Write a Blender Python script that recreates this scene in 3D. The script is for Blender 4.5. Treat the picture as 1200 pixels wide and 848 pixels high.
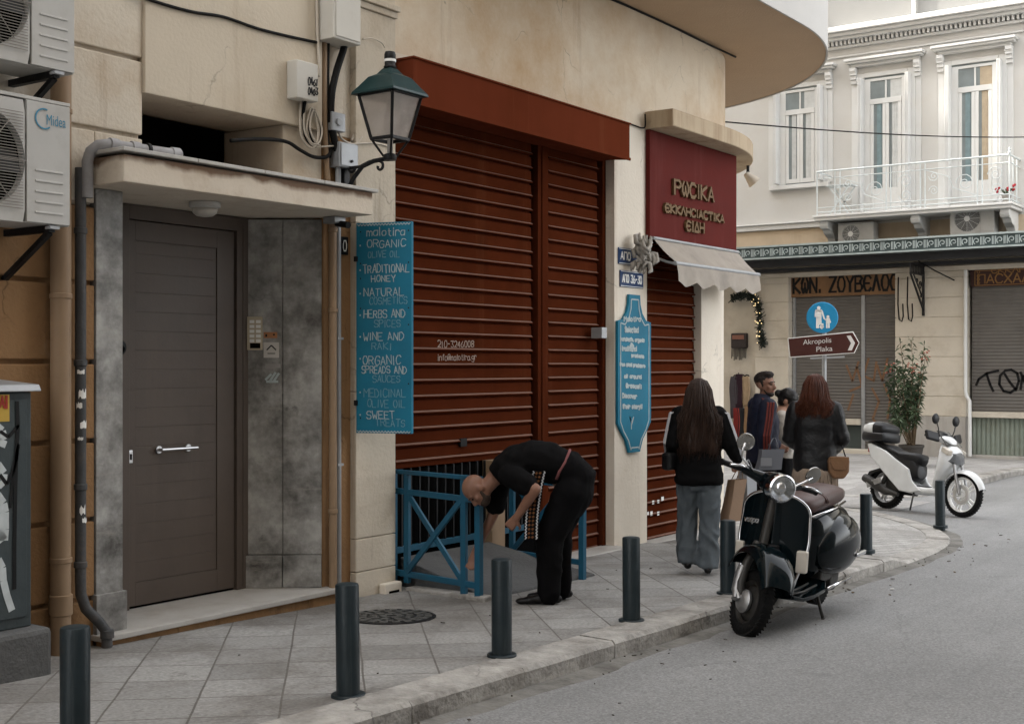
import bpy, bmesh, math, random
from mathutils import Vector as V, Matrix, noise as mnoise
R = math.radians
random.seed(7)
scene = bpy.context.scene
for _o in list(bpy.data.objects):
    bpy.data.objects.remove(_o)
COL = scene.collection

# ------------------------------------------------------------------ camera, sky, sun, exposure
CAM = V((0.0, -6.68, 1.5))
FW = V((0.8180, 0.5753, 0.0))
RT = V((0.5753, -0.8180, 0.0))
cd = bpy.data.cameras.new('camera')
cam = bpy.data.objects.new('camera', cd)
COL.objects.link(cam)
cam.location = CAM
cam.rotation_euler = (R(90), 0, math.atan2(-FW.x, FW.y))
cd.sensor_width = 36.0
cd.lens = 45.0
cd.shift_y = 0.0042
cd.clip_end = 2000
cd.dof.use_dof = False
scene.camera = cam

SUN_EL = 42.0
SUN_H = V((-0.20, 0.98, 0.0)).normalized()          # horizontal direction towards the sun
w = bpy.data.worlds.new('World')
scene.world = w
w.use_nodes = True
nt = w.node_tree
bg = nt.nodes['Background']
sky = nt.nodes.new('ShaderNodeTexSky')
sky.sky_type = 'NISHITA'
sky.sun_disc = False
sky.sun_elevation = R(SUN_EL)
sky.sun_rotation = math.atan2(SUN_H.x, SUN_H.y)
sky.dust_density = 3.0
sky.air_density = 1.0
hs = nt.nodes.new('ShaderNodeHueSaturation'); hs.inputs['Saturation'].default_value = 0.12
nt.links.new(sky.outputs[0], hs.inputs['Color']); nt.links.new(hs.outputs[0], bg.inputs[0])
bg.inputs[1].default_value = 0.15
sl = bpy.data.lights.new('sun', 'SUN')
sl.energy = 2.0
sl.angle = R(1.2)
sl.color = (1.0, 0.93, 0.82)
sun = bpy.data.objects.new('sun', sl)
COL.objects.link(sun)
sd = V((SUN_H.x * math.cos(R(SUN_EL)), SUN_H.y * math.cos(R(SUN_EL)), math.sin(R(SUN_EL))))
sun.rotation_euler = sd.to_track_quat('Z', 'Y').to_euler()
sun.location = (0, 0, 40)
scene.render.engine = 'CYCLES'
scene.view_settings.view_transform = 'Standard'
scene.view_settings.look = 'None'
scene.view_settings.exposure = 2.92
scene.view_settings.gamma = 1.0
scene.cycles.use_denoising = True
scene.cycles.max_bounces = 7
scene.cycles.diffuse_bounces = 4
scene.cycles.transparent_max_bounces = 8

# ------------------------------------------------------------------ measuring helpers (plan geometry)
def ray(u, v):
    return FW + RT * ((u - 600) / 1500.0) + V((0, 0, (429 - v) / 1500.0))
def onY(u, v, Y):
    d = ray(u, v); return CAM + d * ((Y - CAM.y) / d.y)
def onX(u, v, X):
    d = ray(u, v); return CAM + d * ((X - CAM.x) / d.x)
def atT(u, v, t):
    return CAM + ray(u, v) * t
def G(x, y):
    t = 0.818 * x + 0.5753 * (y + 6.68)
    if t > 15: t = 15 + 3 * (1 - math.exp(-(t - 15) / 3))
    return -0.0273 * max(t, -12)

# ------------------------------------------------------------------ object helpers
def mw(o):
    m = Matrix.LocRotScale(o.location, o.rotation_euler, o.scale)
    return mw(o.parent) @ m if o.parent else m
def tag(o, label=None, cat=None, group=None, kind=None):
    if label: o['label'] = label
    if cat: o['category'] = cat
    if group: o['group'] = group
    if kind: o['kind'] = kind
    return o
def thing(name, label, cat, loc=(0, 0, 0), rz=0.0, group=None):
    o = bpy.data.objects.new(name, None)
    COL.objects.link(o)
    o.empty_display_size = 0.1
    o.location = loc
    o.rotation_euler = (0, 0, rz)
    return tag(o, label, cat, group)
def copy_tree(o, parent=None):
    c = o.copy(); COL.objects.link(c); c.parent = parent
    for ch in list(o.children): copy_tree(ch, c)
    return c
def link_mesh(name, me, mats, parent=None, smooth=False, local=False, bevel=0, autosmooth=None):
    if parent is not None and not local:
        me.transform(mw(parent).inverted())
    o = bpy.data.objects.new(name, me)
    COL.objects.link(o)
    if mats is not None:
        for m in (mats if isinstance(mats, (list, tuple)) else [mats]): me.materials.append(m)
    if parent is not None: o.parent = parent
    if smooth or autosmooth:
        for p in me.polygons: p.use_smooth = True
        if autosmooth:
            me.set_sharp_from_angle(angle=R(autosmooth))
    if bevel:
        b = o.modifiers.new('bevel', 'BEVEL'); b.width = bevel; b.segments = 2; b.limit_method = 'ANGLE'; b.angle_limit = R(40)
    return o
class MB:
    def __init__(s): s.v = []; s.f = []; s.m = []; s.mi = 0
    def add(s, vs, fs):
        n = len(s.v); s.v += [tuple(p) for p in vs]
        for f in fs: s.f.append(tuple(i + n for i in f)); s.m.append(s.mi)
        return s
    def box(s, x0, x1, y0, y1, z0, z1):
        x0, x1 = sorted((x0, x1)); y0, y1 = sorted((y0, y1)); z0, z1 = sorted((z0, z1))
        return s.add([(x0,y0,z0),(x1,y0,z0),(x1,y1,z0),(x0,y1,z0),(x0,y0,z1),(x1,y0,z1),(x1,y1,z1),(x0,y1,z1)],
              [(3,2,1,0),(4,5,6,7),(0,1,5,4),(1,2,6,5),(2,3,7,6),(3,0,4,7)])
    def obox(s, c, ax, ay, az):
        c, ax, ay, az = V(c), V(ax), V(ay), V(az)
        p = [c + ax*i + ay*j + az*k for k in (-1,1) for j in (-1,1) for i in (-1,1)]
        p = [p[0],p[1],p[3],p[2],p[4],p[5],p[7],p[6]]
        return s.add(p, [(3,2,1,0),(4,5,6,7),(0,1,5,4),(1,2,6,5),(2,3,7,6),(3,0,4,7)])
    def bar(s, p0, p1, w, h=None, up=(0,0,1)):
        p0, p1 = V(p0), V(p1); d = (p1 - p0); L = d.length; d.normalize()
        up = V(up)
        if abs(d.dot(up)) > 0.98: up = V((1,0,0))
        x = d.cross(up).normalized(); y = x.cross(d).normalized()
        return s.obox((p0+p1)/2, d*(L/2), x*(w/2), y*((h or w)/2))
    def prism(s, pts, ext):
        n = len(pts); e = V(ext); a = [V(p) for p in pts]; b = [p + e for p in a]
        fs = [tuple(reversed(range(n))), tuple(range(n, 2*n))]
        for i in range(n): j = (i+1) % n; fs.append((i, j, n+j, n+i))
        return s.add(a + b, fs)
    def tube(s, pts, r, n=8, cap=True):
        pts = [V(p) for p in pts]; rs = r if isinstance(r, (list, tuple)) else [r]*len(pts)
        rings = []; prev = None
        for i, p in enumerate(pts):
            a = pts[max(i-1,0)]; b = pts[min(i+1,len(pts)-1)]; d = (b-a)
            if d.length < 1e-9: d = V((0,0,1))
            d.normalize()
            if prev is None:
                x = d.cross(V((0,0,1)))
                if x.length < 1e-3: x = d.cross(V((1,0,0)))
            else:
                x = prev - d*prev.dot(d)
                if x.length < 1e-4: x = d.cross(V((0.3,0.2,0.9)))
            x.normalize(); prev = x; y = d.cross(x)
            rings.append([p + (x*math.cos(2*math.pi*k/n) + y*math.sin(2*math.pi*k/n))*rs[i] for k in range(n)])
        vs = [q for rg in rings for q in rg]; fs = []
        for i in range(len(pts)-1):
            for k in range(n):
                k2 = (k+1) % n; fs.append((i*n+k, i*n+k2, (i+1)*n+k2, (i+1)*n+k))
        if cap:
            fs.append(tuple(reversed(range(n)))); fs.append(tuple(range((len(pts)-1)*n, len(pts)*n)))
        return s.add(vs, fs)
    def cyl(s, p0, p1, r0, r1=None, n=20):
        return s.tube([p0, p1], [r0, r0 if r1 is None else r1], n)
    def loft(s, rings, cap=True, closed=True):
        n = len(rings[0]); vs = [V(q) for rg in rings for q in rg]; fs = []
        for i in range(len(rings)-1):
            for k in range(n if closed else n-1):
                k2 = (k+1) % n; fs.append((i*n+k, i*n+k2, (i+1)*n+k2, (i+1)*n+k))
        if cap and closed:
            fs.append(tuple(reversed(range(n)))); fs.append(tuple(range((len(rings)-1)*n, len(rings)*n)))
        return s.add(vs, fs)
    def lathe(s, prof, c=(0,0,0), axis=(0,0,1), n=24, cap=True):
        c = V(c); ax = V(axis).normalized(); x = ax.cross(V((0,1,0)))
        if x.length < 1e-3: x = ax.cross(V((1,0,0)))
        x.normalize(); y = ax.cross(x)
        return s.loft([[c + ax*h + (x*math.cos(2*math.pi*k/n)+y*math.sin(2*math.pi*k/n))*r for k in range(n)] for r, h in prof], cap)
    def torus(s, c, axis, R0, r, n=36, m=12, sq=1.0):
        c = V(c); ax = V(axis).normalized(); x = ax.cross(V((0,0,1)))
        if x.length < 1e-3: x = ax.cross(V((1,0,0)))
        x.normalize(); y = ax.cross(x); vs = []; fs = []
        for i in range(n):
            a = 2*math.pi*i/n; d = x*math.cos(a)+y*math.sin(a)
            for j in range(m):
                b = 2*math.pi*j/m; vs.append(c + d*(R0 + r*math.cos(b)) + ax*(r*sq*math.sin(b)))
        for i in range(n):
            for j in range(m):
                i2=(i+1)%n; j2=(j+1)%m; fs.append((i*m+j, i2*m+j, i2*m+j2, i*m+j2))
        return s.add(vs, fs)
    def ball(s, c, r, n=14, m=8):
        c = V(c); r = V(r) if hasattr(r, '__len__') else V((r,r,r))
        rings = []
        for i in range(m+1):
            a = math.pi*i/m
            rr = max(math.sin(a), 0.02)
            rings.append([c + V((r.x*rr*math.cos(2*math.pi*k/n), r.y*rr*math.sin(2*math.pi*k/n), -r.z*math.cos(a))) for k in range(n)])
        return s.loft(rings)
    def mesh(s):
        me = bpy.data.meshes.new('m'); me.from_pydata(s.v, [], s.f); me.update()
        me.polygons.foreach_set('material_index', s.m)
        bm = bmesh.new(); bm.from_mesh(me); bmesh.ops.recalc_face_normals(bm, faces=bm.faces); bm.to_mesh(me); bm.free()
        return me
    def build(s, name, mats, parent=None, **k):
        return link_mesh(name, s.mesh(), mats, parent, **k)
    def build_each(s, name, mats, parent=None, **k):
        """one object per loose piece"""
        par = list(range(len(s.v)))
        def find(i):
            while par[i] != i: par[i] = par[par[i]]; i = par[i]
            return i
        for f in s.f:
            for i in f[1:]: par[find(f[0])] = find(i)
        groups = {}
        for f, m_ in zip(s.f, s.m): groups.setdefault(find(f[0]), []).append((f, m_))
        out = []
        for fs in groups.values():
            ids = sorted({i for f, _ in fs for i in f}); ix = {i: k_ for k_, i in enumerate(ids)}
            p = MB(); p.v = [s.v[i] for i in ids]; p.f = [tuple(ix[i] for i in f) for f, _ in fs]; p.m = [m_ for _, m_ in fs]
            out.append(p.build(name, mats, parent, **k))
        return out

# ------------------------------------------------------------------ materials
def mat(name, col, rough=0.6, var=0.12, scale=5.0, bump=0.0, bscale=60.0, metal=0.0, coat=0.0, dirt=None, dscale=1.5, damt=0.5, streak=False, spec=0.28, trans=0.0, alpha=1.0, emit=None, emit_s=0.0, damin=0.5, drips=None, crack=0.0, stain=None):
    m = bpy.data.materials.new(name); m.use_nodes = True
    n = m.node_tree.nodes; l = m.node_tree.links
    b = n['Principled BSDF']
    tc = n.new('ShaderNodeTexCoord')
    ns = n.new('ShaderNodeTexNoise'); ns.inputs['Scale'].default_value = scale; ns.inputs['Detail'].default_value = 6; ns.inputs['Roughness'].default_value = 0.62
    l.new(tc.outputs['Object'], ns.inputs['Vector'])
    mx = n.new('ShaderNodeMixRGB')
    lo = [max(c*(1-var*1.6), 0) for c in col]; hi = [min(c*(1+var*1.6), 1) for c in col]
    mx.inputs[1].default_value = (*lo, 1); mx.inputs[2].default_value = (*hi, 1)
    l.new(ns.outputs['Fac'], mx.inputs[0])
    out = mx.outputs[0]
    if dirt is not None:
        mp = n.new('ShaderNodeMapping'); l.new(tc.outputs['Object'], mp.inputs[0])
        mp.inputs['Location'].default_value = (3.1, 1.7, 0.4)
        mp.inputs['Scale'].default_value = (1, 1, 0.12) if streak else (1, 1, 1)
        n2 = n.new('ShaderNodeTexNoise'); n2.inputs['Scale'].default_value = dscale; n2.inputs['Detail'].default_value = 7; n2.inputs['Roughness'].default_value = 0.68
        l.new(mp.outputs[0], n2.inputs['Vector'])
        rp = n.new('ShaderNodeValToRGB'); rp.color_ramp.elements[0].position = damin; rp.color_ramp.elements[1].position = min(damin+0.25, 1)
        rp.color_ramp.elements[0].color = (0,0,0,1); rp.color_ramp.elements[1].color = (damt,damt,damt,1)
        l.new(n2.outputs['Fac'], rp.inputs[0])
        m2 = n.new('ShaderNodeMixRGB'); l.new(rp.outputs[0], m2.inputs[0]); l.new(out, m2.inputs[1]); m2.inputs[2].default_value = (*dirt, 1)
        out = m2.outputs[0]
    if drips:   # rain streaks: (colour, amount, threshold, frequency)
        mp = n.new('ShaderNodeMapping'); l.new(tc.outputs['Object'], mp.inputs[0]); mp.inputs['Scale'].default_value = (1, 1, drips[4] if len(drips) > 4 else 0.06); mp.inputs['Location'].default_value = (1.3, 0.2, 5.0); mp.inputs['Rotation'].default_value = (0.12, 0.16, 0)
        n2 = n.new('ShaderNodeTexNoise'); n2.inputs['Scale'].default_value = drips[3]; n2.inputs['Detail'].default_value = 9; n2.inputs['Roughness'].default_value = 0.72; l.new(mp.outputs[0], n2.inputs['Vector'])
        rp = n.new('ShaderNodeValToRGB'); rp.color_ramp.elements[0].position = drips[2]; rp.color_ramp.elements[1].position = min(drips[2]+0.16, 1); rp.color_ramp.elements[0].color = (0,0,0,1); rp.color_ramp.elements[1].color = (drips[1],)*3 + (1,)
        l.new(n2.outputs['Fac'], rp.inputs[0]); m2 = n.new('ShaderNodeMixRGB'); l.new(rp.outputs[0], m2.inputs[0]); l.new(out, m2.inputs[1]); m2.inputs[2].default_value = (*drips[0], 1); out = m2.outputs[0]
    if stain:   # large blotches: (colour, amount, threshold, scale)
        n2 = n.new('ShaderNodeTexNoise'); n2.inputs['Scale'].default_value = stain[3]; n2.inputs['Detail'].default_value = 10; n2.inputs['Roughness'].default_value = 0.6; n2.inputs['Distortion'].default_value = 0.6; l.new(tc.outputs['Object'], n2.inputs['Vector'])
        rp = n.new('ShaderNodeValToRGB'); rp.color_ramp.elements[0].position = stain[2]; rp.color_ramp.elements[1].position = min(stain[2]+0.22, 1); rp.color_ramp.elements[0].color = (0,0,0,1); rp.color_ramp.elements[1].color = (stain[1],)*3 + (1,)
        l.new(n2.outputs['Fac'], rp.inputs[0]); m2 = n.new('ShaderNodeMixRGB'); l.new(rp.outputs[0], m2.inputs[0]); l.new(out, m2.inputs[1]); m2.inputs[2].default_value = (*stain[0], 1); out = m2.outputs[0]
    if crack:   # hairline cracks
        nw = n.new('ShaderNodeTexNoise'); nw.inputs['Scale'].default_value = 2.6; nw.inputs['Detail'].default_value = 7; l.new(tc.outputs['Object'], nw.inputs['Vector'])
        wa = n.new('ShaderNodeMixRGB'); wa.blend_type = 'LINEAR_LIGHT'; wa.inputs[0].default_value = 0.30; l.new(tc.outputs['Object'], wa.inputs[1]); l.new(nw.outputs['Color'], wa.inputs[2])
        vc = n.new('ShaderNodeTexVoronoi'); vc.feature = 'DISTANCE_TO_EDGE'; vc.inputs['Scale'].default_value = 0.7; l.new(wa.outputs[0], vc.inputs['Vector'])
        rc = n.new('ShaderNodeValToRGB'); rc.color_ramp.elements[0].position = 0.0; rc.color_ramp.elements[1].position = 0.006; rc.color_ramp.elements[0].color = (crack,)*3 + (1,); rc.color_ramp.elements[1].color = (0,0,0,1); l.new(vc.outputs['Distance'], rc.inputs[0])
        gm = n.new('ShaderNodeMath'); gm.operation = 'MULTIPLY'; gr = n.new('ShaderNodeValToRGB'); gr.color_ramp.elements[0].position = 0.5; gr.color_ramp.elements[1].position = 0.62; l.new(nw.outputs['Fac'], gr.inputs[0]); l.new(gr.outputs[0], gm.inputs[0]); l.new(rc.outputs[0], gm.inputs[1])
        m2 = n.new('ShaderNodeMixRGB'); l.new(gm.outputs[0], m2.inputs[0]); l.new(out, m2.inputs[1]); m2.inputs[2].default_value = (*[c*0.25 for c in col], 1); out = m2.outputs[0]
    l.new(out, b.inputs['Base Color'])
    b.inputs['Metallic'].default_value = metal
    b.inputs['Specular IOR Level'].default_value = spec
    mr = n.new('ShaderNodeMapRange'); mr.inputs[3].default_value = max(rough-0.1, 0.02); mr.inputs[4].default_value = min(rough+0.1, 1)
    l.new(ns.outputs['Fac'], mr.inputs[0]); l.new(mr.outputs[0], b.inputs['Roughness'])
    if coat:
        b.inputs['Coat Weight'].default_value = coat; b.inputs['Coat Roughness'].default_value = 0.04
    if trans: b.inputs['Transmission Weight'].default_value = trans
    if alpha < 1: b.inputs['Alpha'].default_value = alpha
    if emit: b.inputs['Emission Color'].default_value = (*emit, 1); b.inputs['Emission Strength'].default_value = emit_s
    if bump:
        n3 = n.new('ShaderNodeTexNoise'); n3.inputs['Scale'].default_value = bscale; n3.inputs['Detail'].default_value = 5
        l.new(tc.outputs['Object'], n3.inputs['Vector'])
        bp = n.new('ShaderNodeBump'); bp.inputs['Strength'].default_value = min(bump, 1); bp.inputs['Distance'].default_value = 0.02
        l.new(n3.outputs['Fac'], bp.inputs['Height']); l.new(bp.outputs[0], b.inputs['Normal'])
    return m
def paving(name, col, size=0.42, rot=45.0, mortar=0.012, mcol=(0.08,0.075,0.07), offs=0.0, ratio=1.0, rough=0.8, bump=0.35, stain=(0.10,0.09,0.08), var=0.25):
    m = bpy.data.materials.new(name); m.use_nodes = True
    n = m.node_tree.nodes; l = m.node_tree.links; b = n['Principled BSDF']
    tc = n.new('ShaderNodeTexCoord'); mp = n.new('ShaderNodeMapping'); l.new(tc.outputs['Object'], mp.inputs[0])
    mp.inputs['Rotation'].default_value = (0, 0, R(rot))
    nw = n.new('ShaderNodeTexNoise'); nw.inputs['Scale'].default_value = 2.5; l.new(tc.outputs['Object'], nw.inputs['Vector'])
    va = n.new('ShaderNodeMixRGB'); va.blend_type = 'LINEAR_LIGHT'; va.inputs[0].default_value = 0.006
    l.new(mp.outputs[0], va.inputs[1]); l.new(nw.outputs['Color'], va.inputs[2])
    br = n.new('ShaderNodeTexBrick'); l.new(va.outputs[0], br.inputs['Vector'])
    br.offset = offs; br.squash = 1.0
    br.inputs['Scale'].default_value = 1.0; br.inputs['Mortar Size'].default_value = mortar; br.inputs['Mortar Smooth'].default_value = 0.3
    br.inputs['Brick Width'].default_value = size*ratio; br.inputs['Row Height'].default_value = size
    br.inputs['Bias'].default_value = 0.0
    br.inputs['Color1'].default_value = (*[c*(1-var) for c in col], 1); br.inputs['Color2'].default_value = (*[c*(1+var) for c in col], 1); br.inputs['Mortar'].default_value = (*mcol, 1)
    ns = n.new('ShaderNodeTexNoise'); ns.inputs['Scale'].default_value = 0.8; ns.inputs['Detail'].default_value = 11; ns.inputs['Roughness'].default_value = 0.68; ns.inputs['Distortion'].default_value = 0.5
    l.new(tc.outputs['Object'], ns.inputs['Vector'])
    rp = n.new('ShaderNodeValToRGB'); rp.color_ramp.elements[0].position = 0.44; rp.color_ramp.elements[1].position = 0.66
    rp.color_ramp.elements[1].color = (0.85,0.85,0.85,1)
    l.new(ns.outputs['Fac'], rp.inputs[0])
    m1 = n.new('ShaderNodeMixRGB'); l.new(rp.outputs[0], m1.inputs[0]); l.new(br.outputs['Color'], m1.inputs[1]); m1.inputs[2].default_value = (*stain, 1)
    nk = n.new('ShaderNodeTexNoise'); nk.inputs['Scale'].default_value = 6.5; nk.inputs['Detail'].default_value = 8; nk.inputs['Roughness'].default_value = 0.7; l.new(tc.outputs['Object'], nk.inputs['Vector'])
    rk = n.new('ShaderNodeValToRGB'); rk.color_ramp.elements[0].position = 0.58; rk.color_ramp.elements[1].position = 0.72; rk.color_ramp.elements[0].color = (0,0,0,1); rk.color_ramp.elements[1].color = (0.6,0.6,0.6,1); l.new(nk.outputs['Fac'], rk.inputs[0])
    mk = n.new('ShaderNodeMixRGB'); l.new(rk.outputs[0], mk.inputs[0]); l.new(m1.outputs[0], mk.inputs[1]); mk.inputs[2].default_value = (*[c*0.55 for c in stain], 1); m1 = mk
    nf = n.new('ShaderNodeTexNoise'); nf.inputs['Scale'].default_value = 45; nf.inputs['Detail'].default_value = 6; l.new(tc.outputs['Object'], nf.inputs['Vector'])
    m2 = n.new('ShaderNodeMixRGB'); m2.blend_type = 'OVERLAY'; m2.inputs[0].default_value = 0.55; l.new(m1.outputs[0], m2.inputs[1]); l.new(nf.outputs['Fac'], m2.inputs[2])
    l.new(m2.outputs[0], b.inputs['Base Color']); b.inputs['Roughness'].default_value = rough
    ad = n.new('ShaderNodeMath'); ad.operation = 'MULTIPLY_ADD'; l.new(br.outputs['Fac'], ad.inputs[0]); ad.inputs[1].default_value = -1.0; l.new(nf.outputs['Fac'], ad.inputs[2])
    bp = n.new('ShaderNodeBump'); bp.inputs['Strength'].default_value = bump; bp.inputs['Distance'].default_value = 0.012
    l.new(ad.outputs[0], bp.inputs['Height']); l.new(bp.outputs[0], b.inputs['Normal'])
    return m
def asphalt(name, col):
    m = bpy.data.materials.new(name); m.use_nodes = True
    n = m.node_tree.nodes; l = m.node_tree.links; b = n['Principled BSDF']
    tc = n.new('ShaderNodeTexCoord')
    vo = n.new('ShaderNodeTexVoronoi'); vo.inputs['Scale'].default_value = 90; l.new(tc.outputs['Object'], vo.inputs['Vector'])
    nf = n.new('ShaderNodeTexNoise'); nf.inputs['Scale'].default_value = 55; nf.inputs['Detail'].default_value = 8; nf.inputs['Roughness'].default_value = 0.75; l.new(tc.outputs['Object'], nf.inputs['Vector'])
    nl = n.new('ShaderNodeTexNoise'); nl.inputs['Scale'].default_value = 0.55; nl.inputs['Detail'].default_value = 8; nl.inputs['Roughness'].default_value = 0.62; l.new(tc.outputs['Object'], nl.inputs['Vector'])
    mx = n.new('ShaderNodeMixRGB'); mx.inputs[1].default_value = (*[c*0.7 for c in col], 1); mx.inputs[2].default_value = (*[c*1.3 for c in col], 1); l.new(nl.outputs['Fac'], mx.inputs[0])
    m1 = n.new('ShaderNodeMixRGB'); m1.blend_type = 'MULTIPLY'; m1.inputs[0].default_value = 0.35; l.new(mx.outputs[0], m1.inputs[1]); l.new(vo.outputs['Color'], m1.inputs[2])
    rs = n.new('ShaderNodeSeparateColor'); l.new(vo.outputs['Color'], rs.inputs[0])
    l.new(rs.outputs[0], m1.inputs[2])
    m2 = n.new('ShaderNodeMixRGB'); m2.blend_type = 'OVERLAY'; m2.inputs[0].default_value = 0.75; l.new(m1.outputs[0], m2.inputs[1]); l.new(nf.outputs['Fac'], m2.inputs[2])
    # cracks
    vc = n.new('ShaderNodeTexVoronoi'); vc.feature = 'DISTANCE_TO_EDGE'; vc.inputs['Scale'].default_value = 0.45
    wv = n.new('ShaderNodeTexNoise'); wv.inputs['Scale'].default_value = 3; wv.inputs['Detail'].default_value = 6; l.new(tc.outputs['Object'], wv.inputs['Vector'])
    wa = n.new('ShaderNodeMixRGB'); wa.blend_type = 'LINEAR_LIGHT'; wa.inputs[0].default_value = 0.22; l.new(tc.outputs['Object'], wa.inputs[1]); l.new(wv.outputs['Color'], wa.inputs[2]); l.new(wa.outputs[0], vc.inputs['Vector'])
    rc = n.new('ShaderNodeValToRGB'); rc.color_ramp.elements[0].position = 0.0; rc.color_ramp.elements[1].position = 0.006
    rc.color_ramp.elements[0].color = (0.45,0.45,0.45,1); rc.color_ramp.elements[1].color = (1,1,1,1)
    l.new(vc.outputs['Distance'], rc.inputs[0])
    m3 = n.new('ShaderNodeMixRGB'); m3.blend_type = 'MULTIPLY'; m3.inputs[0].default_value = 0.3; l.new(m2.outputs[0], m3.inputs[1]); l.new(rc.outputs[0], m3.inputs[2])
    no = n.new('ShaderNodeTexNoise'); no.inputs['Scale'].default_value = 1.7; no.inputs['Detail'].default_value = 9; no.inputs['Roughness'].default_value = 0.7; no.inputs['Distortion'].default_value = 0.8; l.new(tc.outputs['Object'], no.inputs['Vector'])
    ro = n.new('ShaderNodeValToRGB'); ro.color_ramp.elements[0].position = 0.60; ro.color_ramp.elements[1].position = 0.74; ro.color_ramp.elements[0].color = (0,0,0,1); ro.color_ramp.elements[1].color = (0.55,0.55,0.55,1); l.new(no.outputs['Fac'], ro.inputs[0])
    m4 = n.new('ShaderNodeMixRGB'); l.new(ro.outputs[0], m4.inputs[0]); l.new(m3.outputs[0], m4.inputs[1]); m4.inputs[2].default_value = (*[c*0.45 for c in col], 1)
    mpw = n.new('ShaderNodeMapping'); mpw.inputs['Scale'].default_value = (0.05, 1.0, 1.0); l.new(tc.outputs['Object'], mpw.inputs[0])
    nl2 = n.new('ShaderNodeTexNoise'); nl2.inputs['Scale'].default_value = 1.3; nl2.inputs['Detail'].default_value = 5; l.new(mpw.outputs[0], nl2.inputs['Vector'])
    m5 = n.new('ShaderNodeMixRGB'); m5.blend_type = 'OVERLAY'; m5.inputs[0].default_value = 0.5; l.new(m4.outputs[0], m5.inputs[1]); l.new(nl2.outputs['Fac'], m5.inputs[2])
    l.new(m5.outputs[0], b.inputs['Base Color']); b.inputs['Roughness'].default_value = 0.82
    bp = n.new('ShaderNodeBump'); bp.inputs['Strength'].default_value = 0.5; bp.inputs['Distance'].default_value = 0.006
    l.new(nf.outputs['Fac'], bp.inputs['Height']); l.new(bp.outputs[0], b.inputs['Normal'])
    return m

M = {}
M['plaster'] = mat('cream_plaster', (0.66,0.575,0.455), 0.9, 0.09, 1.3, 0.25, 40, dirt=(0.44,0.275,0.13), dscale=0.55, damt=0.85, damin=0.47, drips=((0.30,0.19,0.11),0.5,0.57,3.0), crack=0.6)
M['ochre'] = mat('ochre_plaster', (0.27,0.155,0.073), 0.9, 0.16, 1.6, 0.35, 45, dirt=(0.13,0.072,0.036), dscale=1.4, damt=0.7, drips=((0.075,0.045,0.025),0.75,0.52,4.0), stain=((0.36,0.29,0.21),0.6,0.62,2.2), crack=0.7)
M['pale'] = mat('pale_plaster', (0.67,0.61,0.52), 0.9, 0.08, 1.4, 0.25, 35, dirt=(0.50,0.40,0.30), dscale=1.2, damt=0.5, drips=((0.36,0.27,0.19),0.45,0.56,4.0), crack=0.5)
M['pilaster'] = mat('worn_pilaster_plaster', (0.54,0.48,0.39), 0.9, 0.10, 1.4, 0.3, 35, dirt=(0.30,0.22,0.14), dscale=1.6, damt=0.6, drips=((0.20,0.14,0.09),0.6,0.54,5.0), crack=0.7)
M['plasterleft'] = mat('dull_cream_plaster', (0.60,0.54,0.45), 0.9, 0.09, 1.3, 0.25, 40, dirt=(0.40,0.28,0.165), dscale=0.9, damt=0.8, damin=0.50, drips=((0.24,0.15,0.08),0.6,0.55,3.5), crack=0.6)
M['bay'] = mat('worn_cream_panel', (0.55,0.485,0.39), 0.9, 0.07, 1.3, 0.2, 35, dirt=(0.46,0.37,0.26), dscale=1.0, damt=0.5, drips=((0.30,0.22,0.15),0.5,0.56,3.0), crack=0.5)
M['dust_and_highlight'] = mat('slat_lip_highlight', (0.175,0.10,0.075), 0.8, 0.2, 6, spec=0.1)  # lighter tone paints in the highlight on the upward slat lip faces
M['canopy'] = mat('rain_stained_canopy_plaster', (0.60,0.53,0.44), 0.9, 0.08, 1.8, 0.2, 40, dirt=(0.34,0.24,0.15), dscale=2.5, damt=0.6)
def rust_run(m, z_top, depth, colr):
    """a rust stain that runs down in uneven tongues from the slab above"""
    n = m.node_tree.nodes; l = m.node_tree.links; b = n['Principled BSDF']; src = b.inputs['Base Color'].links[0].from_socket
    g_ = n.new('ShaderNodeNewGeometry'); sx = n.new('ShaderNodeSeparateXYZ'); l.new(g_.outputs['Position'], sx.inputs[0])
    mp = n.new('ShaderNodeMapping'); l.new(g_.outputs['Position'], mp.inputs[0]); mp.inputs['Scale'].default_value = (1, 1, 0.25)
    ns = n.new('ShaderNodeTexNoise'); ns.inputs['Scale'].default_value = 4.5; ns.inputs['Detail'].default_value = 8; l.new(mp.outputs[0], ns.inputs['Vector'])
    a = n.new('ShaderNodeMapRange'); a.inputs[1].default_value = z_top - depth; a.inputs[2].default_value = z_top; l.new(sx.outputs[2], a.inputs[0])
    ad = n.new('ShaderNodeMath'); ad.operation = 'ADD'; l.new(a.outputs[0], ad.inputs[0]); l.new(ns.outputs['Fac'], ad.inputs[1])
    rp = n.new('ShaderNodeValToRGB'); rp.color_ramp.elements[0].position = 0.80; rp.color_ramp.elements[1].position = 1.0; rp.color_ramp.elements[1].color = (0.85,0.85,0.85,1); rp.color_ramp.elements[0].color = (0,0,0,1)
    hv = n.new('ShaderNodeMath'); hv.operation = 'MULTIPLY'; hv.inputs[1].default_value = 0.75; l.new(ad.outputs[0], hv.inputs[0]); l.new(hv.outputs[0], rp.inputs[0])
    mx = n.new('ShaderNodeMixRGB'); l.new(rp.outputs[0], mx.inputs[0]); l.new(src, mx.inputs[1]); mx.inputs[2].default_value = (*colr, 1); l.new(mx.outputs[0], b.inputs['Base Color'])
rust_run(M['canopy'], 2.77, 0.13, (0.12,0.055,0.024))
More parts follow.
